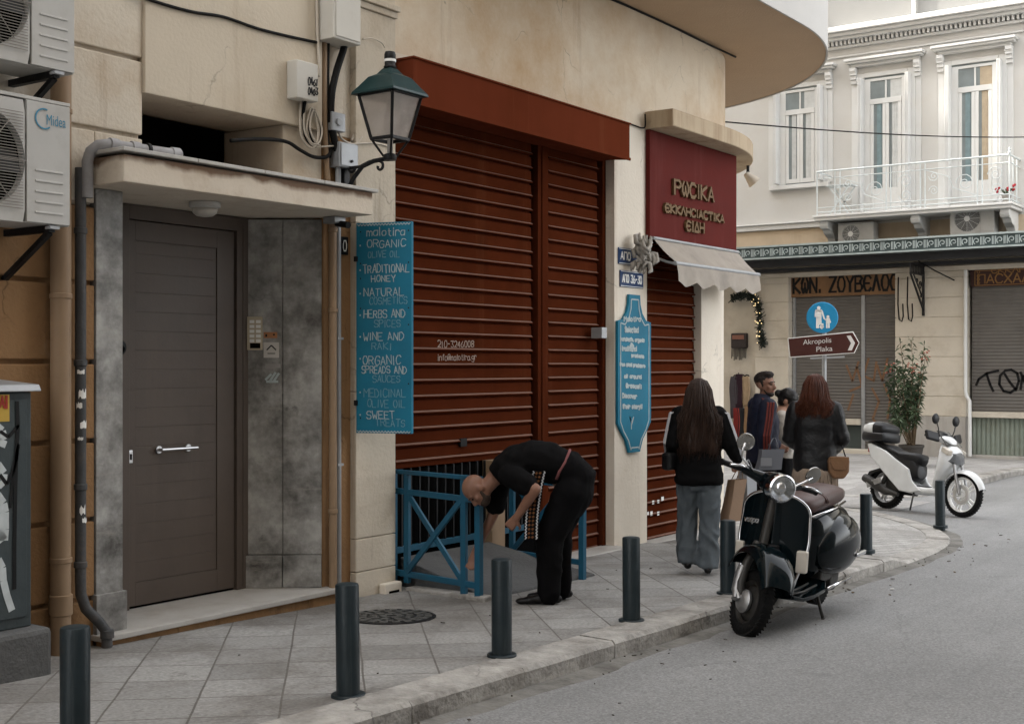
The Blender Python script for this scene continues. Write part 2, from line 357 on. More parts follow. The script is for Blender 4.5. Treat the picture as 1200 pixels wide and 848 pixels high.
M['ledge'] = mat('rain_streaked_ledge', (0.46,0.37,0.26), 0.9, 0.10, 1.8, 0.2, 40, dirt=(0.20,0.12,0.065), dscale=4.0, damt=0.7, streak=True, damin=0.48)
M['soffit'] = mat('soffit_plaster', (0.49,0.36,0.245), 0.9, 0.06, 2.0, 0.4, 70)
M['concrete'] = mat('kerb_concrete', (0.33,0.315,0.29), 0.9, 0.35, 7, 0.9, 26, dirt=(0.09,0.08,0.07), dscale=2.4, damt=0.8, damin=0.46, crack=0.8, stain=((0.16,0.145,0.125),0.7,0.55,4.0))
M['gutter'] = mat('gutter_grime', (0.155,0.148,0.134), 0.92, 0.4, 7, 0.6, 25, dirt=(0.055,0.05,0.043), dscale=3.0, damt=0.8, damin=0.45, stain=((0.20,0.195,0.185),0.8,0.52,2.5))
M['ramp'] = mat('ramp_concrete', (0.088,0.088,0.087), 0.9, 0.25, 5, 0.5, 40, dirt=(0.08,0.08,0.08), dscale=3, damt=0.7)
M['marble'] = mat('veined_grey_marble', (0.34,0.335,0.32), 0.4, 0.5, 9, 0.06, 40, dirt=(0.040,0.035,0.030), dscale=2.2, damt=0.9, damin=0.43, stain=((0.40,0.385,0.36),0.8,0.585,3.0), drips=((0.34,0.32,0.29),0.75,0.56,2.2,5.0), crack=0.8)
M['step'] = mat('white_marble', (0.42,0.405,0.38), 0.5, 0.12, 5, 0.08, 40, dirt=(0.24,0.20,0.16), dscale=2.5, damt=0.5)
M['shutter'] = mat('brown_shutter_paint', (0.066,0.0158,0.0066), 0.62, 0.20, 2.2, 0.08, 14, dirt=(0.045,0.012,0.005), dscale=1.4, damt=0.6, spec=0.0, drips=((0.105,0.036,0.017),0.5,0.56,3.5), stain=((0.030,0.010,0.005),0.6,0.60,1.6))
M['shutbox'] = mat('brown_shutter_box_paint', (0.118,0.0285,0.0135), 0.62, 0.10, 2.0, 0.08, 10, dirt=(0.08,0.020,0.008), dscale=1.2, damt=0.5, streak=True, spec=0.0, drips=((0.16,0.055,0.026),0.5,0.57,4.0))
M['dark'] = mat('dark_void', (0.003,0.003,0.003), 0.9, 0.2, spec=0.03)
M['door'] = mat('taupe_door_paint', (0.094,0.074,0.061), 0.55, 0.12, 3, 0.05, 60, dirt=(0.06,0.045,0.036), dscale=1.6, damt=0.5, drips=((0.13,0.10,0.08),0.35,0.58,5.0))
M['pvc'] = mat('grey_pvc', (0.30,0.30,0.31), 0.5, 0.15, 5, dirt=(0.14,0.12,0.11), dscale=4, damt=0.5)
M['pipe'] = mat('beige_pipe_paint', (0.27,0.185,0.115), 0.55, 0.12, 4, dirt=(0.18,0.11,0.065), dscale=2.5, damt=0.6, streak=True)
M['darkpipe'] = mat('dark_iron_pipe', (0.06,0.062,0.065), 0.55, 0.3, 8, 0.2, 40, dirt=(0.16,0.13,0.11), dscale=5, damt=0.6)
M['acwhite'] = mat('white_enamel', (0.46,0.455,0.435), 0.45, 0.06, 3, dirt=(0.27,0.24,0.2), dscale=2.5, damt=0.5)
M['acgrille'] = mat('grey_grille', (0.26,0.24,0.215), 0.55, 0.12, 6, dirt=(0.14,0.11,0.08), dscale=3, damt=0.5)
M['bollard'] = mat('dark_green_bollard_paint', (0.013,0.021,0.025), 0.42, 0.25, 6, 0.1, 40, dirt=(0.035,0.042,0.043), dscale=3.5, damt=0.5, streak=True, drips=((0.055,0.065,0.068),0.6,0.56,9.0), stain=((0.075,0.068,0.06),0.5,0.63,14.0))
M['board'] = mat('teal_board_paint', (0.008,0.15,0.24), 0.6, 0.16, 2.0, 0.06, 30, dirt=(0.008,0.085,0.155), dscale=1.5, damt=0.6, spec=0.25)
M['rail'] = mat('blue_railing_paint', (0.009,0.075,0.128), 0.5, 0.12, 5, 0.06, 40, dirt=(0.03,0.05,0.07), dscale=4, damt=0.5)
M['chalk'] = mat('white_lettering', (0.36,0.42,0.43), 0.8, 0.25, 20)
M['chalkdim'] = mat('faded_lettering', (0.13,0.27,0.33), 0.8, 0.25, 20)
M['white'] = mat('white_paint', (0.78,0.78,0.76), 0.5, 0.05, 5)
M['black'] = mat('black_paint', (0.007,0.007,0.0075), 0.5, 0.2, 5, spec=0.2)
M['iron'] = mat('black_iron', (0.009,0.009,0.010), 0.5, 0.25, 9, 0.15, 60)
M['cable'] = mat('black_cable', (0.007,0.0067,0.0065), 0.6, 0.2, spec=0.15)
M['cablew'] = mat('pale_cable', (0.52,0.47,0.40), 0.6, 0.15)
M['lampgreen'] = mat('lantern_green_paint', (0.006,0.028,0.030), 0.4, 0.2, 5, dirt=(0.05,0.09,0.09), dscale=5, damt=0.4)
M['steel'] = mat('brushed_steel', (0.55,0.55,0.56), 0.35, 0.1, 8, metal=1.0)
M['chrome'] = mat('chrome', (0.72,0.73,0.75), 0.12, 0.05, 8, metal=1.0)
M['redsign'] = mat('maroon_sign_paint', (0.100,0.0155,0.0125), 0.75, 0.12, 3, 0.05, 40, dirt=(0.16,0.055,0.048), dscale=2.2, damt=0.6, streak=True, damin=0.54, spec=0.08, drips=((0.22,0.12,0.11),0.5,0.62,7.0))
M['gold'] = mat('gold_letters', (0.13,0.078,0.036), 0.55, 0.2, 12, metal=0.3)
M['fabric'] = mat('awning_canvas', (0.33,0.295,0.255), 0.9, 0.12, 4, 0.15, 200, dirt=(0.20,0.18,0.16), dscale=2.5, damt=0.7)
M['plate'] = mat('blue_enamel', (0.018,0.045,0.12), 0.35, 0.1, 6)
M['galv'] = mat('galvanised_metal', (0.33,0.34,0.35), 0.5, 0.2, 8, metal=0.5)
# ================================================================== ground
M['road'] = asphalt('asphalt', (0.215, 0.214, 0.21))
M['pave'] = paving('square_pavers', (0.255, 0.25, 0.238), 0.42, 47, 0.0065, (0.11,0.10,0.09), stain=(0.115,0.103,0.09), bump=0.5, var=0.16)
M['cobble'] = paving('brick_pavers', (0.33, 0.32, 0.30), 0.13, 20, 0.008, (0.11,0.105,0.10), 0.5, 1.9, stain=(0.2,0.19,0.175), bump=0.4, var=0.15)
M['plaza'] = paving('plaza_pavers', (0.31, 0.30, 0.285), 0.30, 5, 0.006, (0.16,0.15,0.14), 0.5, 1.6, stain=(0.2,0.19,0.18), bump=0.3, var=0.12)
def axis(lo, hi, mid_lo, mid_hi, step):
    a = [lo, lo*0.5 + mid_lo*0.5]; x = mid_lo
    while x < mid_hi: a.append(x); x += step
    return a + [mid_hi, hi*0.4 + mid_hi*0.6, hi]
gx = axis(-400, 500, -20, 45, 1.0); gy = axis(-500, 500, -30, 20, 1.0)
g = MB()
vs = [(x, y, G(x, y) - 0.125) for y in gy for x in gx]; nx = len(gx)
g.add(vs, [(j*nx+i, j*nx+i+1, (j+1)*nx+i+1, (j+1)*nx+i) for j in range(len(gy)-1) for i in range(nx-1)])
tag(g.build('road', M['road'], smooth=True), kind='structure')

def resample(pts, step):
    out = [V((*pts[0], 0))]
    for a, b in zip(pts, pts[1:]):
        a, b = V((*a, 0)), V((*b, 0)); n = max(1, round((b-a).length/step))
        for i in range(1, n+1): out.append(a.lerp(b, i/n))
    return out
def smooth_line(p, it=6):
    for _ in range(it):
        p = [p[0]] + [(p[i-1] + p[i]*2 + p[i+1])/4 for i in range(1, len(p)-1)] + [p[-1]]
    return p
def sst(a, b, x):
    x = min(max((x-a)/(b-a), 0), 1); return x*x*(3-2*x)
EDGE = smooth_line(resample([(-30,-2.56),(12.2,-2.58),(13.4,-2.56),(14.5,-2.46),(15.5,-2.2),(16.5,-1.65),(17.3,-1.0),(18.0,-0.3),(18.4,0.5),(18.5,2),(18.5,14)], 0.25))
def drop(p):
    return 0.092 * sst(12.15, 12.75, p.x)
def outward(line, i):
    d = (line[min(i+1, len(line)-1)] - line[max(i-1, 0)]).normalized()
    return V((d.y, -d.x, 0))
KW = 0.27
def kerb_and_pave(edge, dropf, spine, pave_name, mats, side=1, matpick=None, sub=8, fall=1.3, stone=4):
    kb = MB(); inner = []
    rng = random.Random(3)
    i = 0
    for k, p in enumerate(edge):
        o = outward(edge, k)*side; inner.append(p - o*KW)
    n = len(edge)
    while i < n-1:
        j = min(i + stone, n-1); rings = []
        dz = rng.uniform(-0.006, 0.006); dy = rng.uniform(-0.008, 0.008)
        for k in range(i, j+1):
            o = outward(edge, k)*side; q = edge[k] + o*dy
            t = (edge[min(k+1,n-1)] - edge[max(k-1,0)]).normalized()
            if k == i: q = q + t*0.006
            if k == j: q = q - t*0.006
            z = G(q.x, q.y) - dropf(edge[k]) + dz; zb = G(q.x, q.y) - 0.2
            jj = V((rng.uniform(-1,1), rng.uniform(-1,1), 0))*0.006
            rings.append([q + jj + V((0,0,zb)), q + jj*0.5 + V((0,0,z-0.028)), q - o*0.022 + V((0,0,z-0.004+jj.x*0.4)), q - o*KW + V((0,0,z)), q - o*KW + V((0,0,zb))])
        kb.loft(rings); i = j
    tag(kb.build('kerb', M['concrete'], autosmooth=30), kind='structure')
    sv = MB(); vs = []
    for k, p in enumerate(inner):
        s = spine(edge[k]); L = max((s - p).length, 0.01)
        p = p + outward(edge, k)*side*0.004
        for q in range(sub+1):
            c = p.lerp(s, q/sub); f = 1 - sst(0, fall, (c-p).length)
            wob = 0.012*mnoise.noise(V((c.x*0.9, c.y*0.9, 0)))*min(1, q/2) 
            vs.append((c.x, c.y, G(c.x, c.y) - dropf(edge[k])*f - 0.003 + wob*0.6))
    m = sub+1
    for k in range(n-1):
        for q in range(sub):
            if matpick: sv.mi = matpick(edge[k])
            a = (k*m+q, (k+1)*m+q, (k+1)*m+q+1, k*m+q+1)
            sv.f.append(a if side < 0 else tuple(reversed(a))); sv.m.append(sv.mi)
    sv.v = vs
    tag(sv.build(pave_name, mats, smooth=True), kind='structure')
kerb_and_pave(EDGE, drop, lambda e: V((min(e.x, 14.6), max(0.55, e.y), 0)), 'pavement', [M['pave'], M['cobble']], 1, lambda e: 1 if e.x > 12.25 else 0)
E2 = smooth_line(resample([(19.6,16),(19.6,1.2),(19.8,0.3),(20.6,-0.25),(21.5,-0.36),(26.0,-0.42),(26.9,-0.8),(27.35,-1.6),(27.45,-3),(27.45,-16)], 0.25), 4)
kerb_and_pave(E2, lambda p: 0.085*(1-sst(20.5, 21.5, p.x)), lambda e: V((28.75, min(e.y, 16) + (0 if e.y > 1.2 else 0), 0)) if e.x > 26.5 or e.y > 1.2 else V((28.75, 1.2 - 1.6*(e.x-19.6)/7.2, 0)), 'plaza_pavement', [M['plaza']], 1, None, 10)
# rough gutter strip along the kerb
gs = MB(); vs = []; line = EDGE[:]
for k, p in enumerate(line):
    o = outward(line, k); wd = 0.20 + 0.13*mnoise.noise(V((p.x*1.3, 0, 2))) + 0.05*mnoise.noise(V((p.x*4.1, 1, 2)))
    for f in (0.0, 0.5, 1.0):
        q = p + o*(0.004 + wd*f - 0.004); vs.append((q.x, q.y, G(q.x, q.y) - 0.125 + (0.010, 0.004, -0.006)[int(f*2)]))
gs.v = vs
for k in range(len(line)-1):
    for q in range(2): gs.f.append((k*3+q, k*3+q+1, (k+1)*3+q+1, (k+1)*3+q)); gs.m.append(0)
tag(gs.build('gutter', M['gutter'], smooth=True), kind='structure')
# grit, leaves and paper scraps in the gutter
lt = MB(); rng = random.Random(31); LM = [(0.10,0.065,0.03),(0.16,0.13,0.09),(0.06,0.05,0.04),(0.45,0.44,0.42)]
for k in range(260):
    p = EDGE[rng.randrange(90, len(EDGE)-40)]; i_ = EDGE.index(p); o = outward(EDGE, i_); far = rng.random()**2.2*0.75 + 0.02
    q = p + o*far + V((rng.uniform(-.12,.12), 0, 0))
    if rng.random() < 0.22: q = p - o*rng.uniform(0.35, 2.3) + V((rng.uniform(-.12,.12), 0, 0)); z = G(q.x, q.y) + 0.006
    else: z = G(q.x, q.y) - 0.117
    if q.x > 12.0 and q.y > -2.5: continue
    a = rng.uniform(0, 6.28); sz = rng.choice((0.005,0.006,0.008,0.010,0.016)); lt.mi = rng.choice((0,0,1,2,2,2,2,3)) if sz > 0.009 else 2
    lt.obox((q.x, q.y, z + 0.003), V((math.cos(a),math.sin(a),rng.uniform(-.2,.3)))*sz, V((-math.sin(a),math.cos(a),rng.uniform(-.2,.2)))*sz*rng.uniform(0.4,0.9), V((0,0,0.0025)))
tag(lt.build('litter', [mat('litter_%d' % i, c, 0.9, 0.2, 20) for i, c in enumerate(LM)]), kind='stuff')
# the side street mouth: worn concrete surface
ss = MB(); vs = []
xs = [18.3 + 0.2*i for i in range(9)]; ys = [-0.6 + 0.6*i for i in range(26)]
vs = [(x, y, G(x, y) - 0.117 + 0.035*sst(-0.6, 1.5, y)) for y in ys for x in xs]
ss.add(vs, [(j*9+i, j*9+i+1, (j+1)*9+i+1, (j+1)*9+i) for j in range(25) for i in range(8)])
tag(ss.build('side_street', M['plaza'], smooth=True), kind='structure')

# ================================================================== near corner building
nb = thing('corner_building', 'cream plaster corner building with brown roller shutters, taupe door and rounded balcony', 'building', (6, 0.5, -0.4))
def wall_y(mb, x0, x1, z0, z1, holes, Y=0.0, pick=None):
    xs = sorted({x0, x1, *[h[0] for h in holes], *[h[1] for h in holes]}); zs = sorted({z0, z1, *[h[2] for h in holes], *[h[3] for h in holes]})
    if pick: zs = sorted(set(zs) | {pick[0]})
    for a, b in zip(xs, xs[1:]):
        for c, d in zip(zs, zs[1:]):
            if any(h[0] <= (a+b)/2 <= h[1] and h[2] <= (c+d)/2 <= h[3] for h in holes): continue
            mb.mi = 0 if not pick or (c+d)/2 > pick[0] else 1
            mb.add([(a,Y,c),(b,Y,c),(b,Y,d),(a,Y,d)], [(0,1,2,3)])
    for h in holes:
        x_0, x_1, z_0, z_1, dp = h
        mb.mi = 0 if not pick else 1
        mb.add([(x_0,Y,z_0),(x_0,Y+dp,z_0),(x_0,Y+dp,z_1),(x_0,Y,z_1)], [(0,1,2,3)])
        mb.add([(x_1,Y,z_0),(x_1,Y+dp,z_0),(x_1,Y+dp,z_1),(x_1,Y,z_1)], [(3,2,1,0)])
        mb.add([(x_0,Y,z_1),(x_1,Y,z_1),(x_1,Y+dp,z_1),(x_0,Y+dp,z_1)], [(3,2,1,0)])
def noalign(me):  # keep normals as authored (open sheets)
    return me
# main wall, shop openings
wm = MB()
wall_y(wm, 7.81, 13.3, -0.9, 5.25, [(7.812, 11.32, -0.9, 3.64, 0.30), (12.0, 13.28, -0.9, 3.02, 0.22)], 0.0, (4.02,))
wm.build('wall', [M['plaster'], M['pale']], nb)
# left wall with rusticated courses
lw = MB()
zs = [-0.9, 0.07, 0.556, 1.04, 1.525, 2.01, 2.49, 2.965, 3.46, 3.95, 4.44, 5.25]
lw.mi = 0; lw.box(-30, 4.98, 0.012, 0.4, -0.9, 2.49); lw.mi = 1; lw.box(-30, 4.98, 0.012, 0.4, 2.495, 2.81); lw.box(-30, 5.345, 0.012, 0.4, 2.812, 5.25)
for a, b in zip(zs, zs[1:]):
    lw.mi = 0 if b <= 2.5 else 1
    xe = 4.985 if b <= 2.5 else 5.35
    x = -30
    if a == 2.49: lw.box(4.99, 5.35, -0.02, 0.02, 2.812, b - 0.012); xe = 4.985
    lw.box(-30, xe, -0.02, 0.02, a + 0.016, b - 0.012)
lw.build('wall', [M['ochre'], M['plasterleft']], nb, bevel=0.008)
# bay above the door and the wall round it
bw = MB()
bw.mi = 0; bw.box(5.352, 6.98, -0.045, 0.55, 3.25, 5.25)
bw.mi = 1; bw.box(6.62, 7.02, 0.0, 0.62, 2.78, 3.248)
bw.box(6.985, 7.34, 0.004, 0.5, 3.25, 5.25)
bw.mi = 2; bw.box(7.024, 7.34, 0.0, 0.5, -0.9, 3.248)
bw.build('wall', [M['bay'], M['plasterleft'], M['ochre']], nb, bevel=0.006)
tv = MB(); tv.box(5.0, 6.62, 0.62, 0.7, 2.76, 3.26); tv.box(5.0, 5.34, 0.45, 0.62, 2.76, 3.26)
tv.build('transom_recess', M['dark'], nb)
# pilaster between door and shutter
pl = MB()
for a, b in [(-0.9,-0.085),(-0.08,0.17),(0.175,1.3),(1.304,2.6),(2.604,4.26)]: pl.box(7.34, 7.808, -0.055, 0.3, a, b)
pl.box(7.335, 7.815, -0.075, 0.3, 4.262, 4.31); pl.box(7.325, 7.825, -0.10, 0.3, 4.312, 4.355); pl.box(7.34, 7.808, -0.05, 0.3, 4.357, 5.25)
pl.build('pilaster', M['pilaster'], nb, bevel=0.006)
sb = MB(); sb.box(7.60, 7.80, -0.13, -0.06, -0.42, -0.20); sbo = sb.build('drain_box', M['pale'], nb, bevel=0.01)
sb = MB(); sb.box(7.64, 7.76, -0.134, -0.12, -0.40, -0.26); sb.build('drain_hole', M['dark'], nb)
# door bay: marble lining
mb_ = MB()
mb_.box(4.99, 5.19, -0.03, 0.1, -0.9, 2.598)
mb_.box(4.975, 5.205, -0.055, 0.1, -0.9, 0.09)
mb_.prism([(5.192,0.0,-0.15),(5.5,0.46,-0.15),(5.0,0.46,-0.15),(5.0,0.11,-0.15)], (0,0,2.748))
mb_.prism([(7.022,0.0,-0.15),(7.022,0.46,-0.15),(6.68,0.46,-0.15)], (0,0,2.748))
d = V((7.022-6.68, -0.46, 0)).normalized(); nn = V((d.y, -d.x, 0))
if nn.x > 0: nn = -nn
a = V((6.68,0.46,0)) + nn*0.002; b = V((7.022,0,0)) + nn*0.002
for f0, f1 in ((0.0, 0.49), (0.50, 1.0)):
    p, q = a.lerp(b, f0), a.lerp(b, f1)
    mb_.prism([p + V((0,0,0.095)), q + V((0,0,0.095)), q + nn*0.012 + V((0,0,0.095)), p + nn*0.012 + V((0,0,0.095))], (0,0,2.5))
    mb_.prism([p + V((0,0,-0.15)), q + V((0,0,-0.15)), q + nn*0.03 + V((0,0,-0.15)), p + nn*0.03 + V((0,0,-0.15))], (0,0,0.24))
mb_.build('marble_lining', M['marble'], nb, bevel=0.004)
st = MB(); st.box(4.96, 7.075, -0.14, 0.52, -0.19, -0.153); st.build('door_step', M['step'], nb, bevel=0.006)
st = MB(); st.box(4.975, 7.06, -0.11, 0.52, -0.9, -0.192); st.build('step_plinth', M['ochre'], nb)
# canopy
cp = MB(); cp.prism([(4.91,-0.40,2.60),(7.14,-0.40,2.615),(7.14,-0.02,2.615),(7.03,-0.003,2.61),(7.03,0.6,2.61),(4.99,0.6,2.60),(4.91,-0.025,2.60)], (0,0,0.165))
cp.build('door_canopy', M['canopy'], nb, bevel=0.006)
cp = MB()
for i in range(4): cp.box(4.885+i*0.573, 4.885+i*0.573+0.569, -0.43, -0.046, 2.782, 2.806)
cp.build('canopy_slab', M['step'], nb, bevel=0.004)
# door
dr = MB(); dr.box(5.50, 5.605, 0.43, 0.54, -0.152, 2.6); dr.box(6.575, 6.70, 0.43, 0.54, -0.152, 2.6); dr.box(5.605, 6.575, 0.43, 0.54, 2.50, 2.6)
dr.box(5.525, 5.535, 0.424, 0.43, -0.15, 2.55); dr.box(6.63, 6.64, 0.424, 0.43, -0.15, 2.55)
dr.build('door_frame', M['door'], nb, bevel=0.004)
door = MB(); door.box(5.612, 6.568, 0.462, 0.52, -0.135, 2.494)
door.box(5.612, 5.672, 0.452, 0.462, -0.135, 2.494); door.box(6.40, 6.568, 0.452, 0.462, -0.135, 2.494); door.box(5.672, 6.40, 0.452, 0.462, 2.36, 2.494); door.box(5.672, 6.40, 0.452, 0.462, -0.135, 0.02)
z = 0.026
while z < 2.34: door.box(5.676, 6.396, 0.4585, 0.462, z, min(z+0.1302, 2.354)); z += 0.132
door = door.build('door', M['door'], nb, bevel=0.003)
gp = MB(); gp.box(5.60, 6.58, 0.47, 0.5, -0.152, -0.137); gp.build('door_gap', M['dark'], nb)
h = MB(); c0 = onY(190, 527, 0.40); c1 = onY(232, 527, 0.40); zz = c0.z
h.tube([(c0.x, 0.405, zz), (c1.x, 0.405, zz)], 0.012, 10); h.cyl((c0.x+0.01,0.455,zz),(c0.x+0.01,0.405,zz),0.011); h.cyl((c1.x-0.05,0.455,zz),(c1.x-0.05,0.405,zz),0.011)
h.lathe([(0.026,0),(0.026,0.012)], (c0.x+0.01,0.453,zz), (0,-1,0)); h.lathe([(0.026,0),(0.026,0.012)], (c1.x-0.05,0.453,zz), (0,-1,0))
h.build('handle', M['steel'], door, autosmooth=40)
p = onY(152.5, 535, 0.45); h = MB(); h.box(p.x-0.018, p.x+0.018, 0.442, 0.452, p.z-0.045, p.z+0.045); h.build('lock', M['steel'], door, bevel=0.01)
h = MB(); h.box(p.x-0.006, p.x+0.006, 0.438, 0.4425, p.z-0.02, p.z+0.02); h.build('keyhole', M['dark'], door)
p = onY(139, 407, 0.43); h = MB(); h.lathe([(0.05,0),(0.05,0.02),(0.035,0.03)], (p.x, 0.43, p.z), (0,-1,0)); h.torus((p.x,0.395,p.z-0.01),(0,1,0),0.022,0.005); h.build('door_pull', M['black'], nb, autosmooth=40)

# roller shutters
def slats(mb, x0, x1, z0, z1, Y, pitch=0.133):
    prof = [(Y, z0)]; ms = []; z = z0
    while z < z1 - 0.03:
        zt = min(z+pitch, z1)
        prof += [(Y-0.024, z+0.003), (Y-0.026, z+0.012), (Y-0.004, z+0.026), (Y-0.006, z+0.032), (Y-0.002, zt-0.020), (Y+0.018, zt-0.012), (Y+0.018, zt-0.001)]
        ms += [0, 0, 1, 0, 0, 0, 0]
        z += pitch
    prof.append((Y, z1)); ms.append(0)
    k0 = len(mb.f)
    mb.add([(x0, y, zz) for y, zz in prof] + [(x1, y, zz) for y, zz in prof], [(i, i+len(prof), i+1+len(prof), i+1) for i in range(len(prof)-1)])
    for i_, m_ in enumerate(ms): mb.m[k0+i_] = m_
SY = 0.15
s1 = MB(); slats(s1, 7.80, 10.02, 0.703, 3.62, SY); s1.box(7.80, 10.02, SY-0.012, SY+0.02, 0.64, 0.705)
s1 = s1.build('roller_shutter', [M['shutter'], M['dust_and_highlight']], nb)
lk = MB(); p = onY(542, 518, SY-0.012); lk.box(p.x-0.045, p.x+0.045, SY-0.028, SY-0.004, p.z-0.035, p.z+0.035); lk.build('lock_plate', M['black'], s1)
s2 = MB(); slats(s2, 10.30, 11.22, -0.62, 3.62, SY); s2 = s2.build('roller_shutter', [M['shutter'], M['dust_and_highlight']], nb)
fr = MB(); fr.box(10.09, 10.27, SY-0.035, SY+0.04, -0.6, 3.62); fr.box(10.15, 10.21, SY-0.047, SY-0.035, -0.6, 3.62); fr.box(11.255, 11.318, SY-0.05, SY+0.04, -0.6, 3.62)
fr.build('shutter_frame', M['shutter'], nb, bevel=0.003)
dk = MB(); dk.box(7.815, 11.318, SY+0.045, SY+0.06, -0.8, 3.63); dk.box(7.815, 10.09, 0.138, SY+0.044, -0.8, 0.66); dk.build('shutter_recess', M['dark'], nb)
sbx = MB(); sbx.prism([(7.83,-0.22,3.58),(7.83,0.0-0.002,3.60),(7.83,-0.002,3.935),(7.83,-0.22,3.94)], (3.42,0,0))
sbx.box(7.825, 11.255, -0.232, -0.215, 3.572, 3.60); sbx.box(7.82, 11.26, -0.235, -0.002, 3.936, 3.952); sbx.box(7.83,11.25,0.0,0.14,3.60,3.635)
sbx.build('shutter_box', M['shutbox'], nb, bevel=0.003)
sl_ = MB(); sl_.box(10.05, 11.36, -0.16, 0.13, -0.55, -0.335); sl_.build('shop_sill', M['step'], nb, bevel=0.008)
sl_ = MB(); sl_.box(11.98, 13.34, -0.12, 0.13, -0.65, -0.375); sl_.build('shop_sill', M['step'], nb, bevel=0.008)
s3 = MB(); slats(s3, 12.0, 13.28, -0.375, 2.98, 0.10, 0.128); s3 = s3.build('roller_shutter', [M['shutter'], M['dust_and_highlight']], nb)
stk = MB()
for (u, v) in [(766,588),(772,587),(777,584),(760,601),(764,601),(772,601)]:
    p = onY(u, v, 0.07); e = random.uniform(0.018, 0.032); stk.box(p.x-e, p.x+e, 0.0755, 0.0775, p.z-e, p.z+e*0.8)
stk.build('paper_stickers', M['white'], s3)
gb = MB(); p = onY(703.5, 390, 0.02); gb.box(p.x-0.05, p.x+0.05, -0.03, 0.10, p.z-0.055, p.z+0.055); gb.build('shutter_switch', M['galv'], nb, bevel=0.006)

# rounded corner: outline helper
CC = V((13.3, 2.65, 0))
def outline(off, x0, a1=90, ytop=None, n=24, ends=True):
    r = 2.65 + off
    pts = [V((x0, -off, 0))]
    for i in range(n+1):
        a = R(-90 + a1*i/n); pts.append(V((CC.x + r*math.cos(a), CC.y + r*math.sin(a), 0)))
    if ytop is not None: pts.append(V((CC.x + r, ytop, 0)))
    return pts
def band(mb, off0, off1, z0, z1, x0, a1=90, ytop=None, n=24):
    o = outline(off1, x0, a1, ytop, n); i = outline(off0, x0, a1, ytop, n); up = V((0,0,1))
    mb.loft([[a + up*z0, b + up*z0, b + up*z1, a + up*z1] for a, b in zip(i, o)])
cw = MB(); band(cw, -0.3, 0.0, -0.9, 3.018, 13.3, 19, None, 8); cw.build('corner_pillar', M['pale'], nb, autosmooth=30)
cw = MB(); band(cw, -0.3, 0.0, 3.02, 5.25, 13.3, 90, 26)
cw.build('corner_wall', M['plaster'], nb, autosmooth=30)
cw = MB(); band(cw, -0.75, -0.6, -0.9, 3.02, 13.3, 90, 26); band(cw, -0.75,-0.02, 2.9, 3.02, 13.3, 90, 26); cw.box(15.65,15.95,4.2,26,-0.9,3.0); cw.build('corner_shopfront', M['pale'], nb, autosmooth=30)
lg = MB(); band(lg, 0.002, 0.34, 4.02, 4.205, 11.95, 90, 6); lg.build('sign_ledge', M['ledge'], nb, autosmooth=30, bevel=0.01)
bl = MB(); band(bl, 0.001, 1.2, 5.25, 5.42, 7.9, 90, 24, 32); bl.build('balcony_slab', M['soffit'], nb, autosmooth=30)
M['parapet'] = mat('grey_white_parapet', (0.50,0.49,0.47), 0.85, 0.06, 1.5, 0.1, 40)
bl = MB(); band(bl, 1.203, 1.225, 5.24, 6.35, 7.9, 90, 24, 32); band(bl, 1.08, 1.202, 5.424, 6.35, 7.9, 90, 24, 32); bl.build('balcony_parapet', M['parapet'], nb, autosmooth=30)
def storey_block(name, z0, z1, x0, y1, off=0.0):
    mbx = MB(); o = outline(off, x0, 90, y1, 24); o = o + [V((x0, y1, 0))]
    mbx.prism([p + V((0,0,z0)) for p in o], (0,0,z1-z0)); return mbx.build(name, M['plaster'], nb, autosmooth=30)
storey_block('upper_storeys', 5.252, 19.4, 3, 30)
lb = MB(); lb.box(-30, 2.999, 0, 30, 5.252, 19.0); lb.build('upper_storeys', M['plaster'], nb)
M['glassd'] = mat('dark_glass', (0.03,0.035,0.04), 0.08, 0.2)
for fl in range(4):
    for x in (4.5, 7.5, 10.5):
        f = MB(); z = 6.6 + fl*3.1
        f.box(x-0.6, x+0.6, -0.03, -0.002, z-0.75, z+0.95); wn = f.build('window', M['white'], nb, bevel=0.01)
        f = MB(); f.box(x-0.52, x-0.03, -0.036, -0.031, z-0.68, z+0.88); f.box(x+0.03, x+0.52, -0.036, -0.031, z-0.68, z+0.88); f.build('pane', M['glassd'], wn)
rf = MB(); rf.box(4, 15.5, 1.2, 12.0, 19.402, 21.6); rf.box(5, 15.5, 12.001, 15.2, 19.402, 20.9); rf.box(5, 15.5, 15.201, 30, 19.402, 20.2); rf.build('shadow_roof_steps', M['plaster'], nb)  # unseen roof steps added to shape the shadow on the far facade
bkw = MB(); bkw.box(-30, 15.6, 29.5, 30, -0.9, 5.25); bkw.box(-30.3, -30.001, 0, 30, -0.9, 19); bkw.build('rear_wall', M['plaster'], nb)
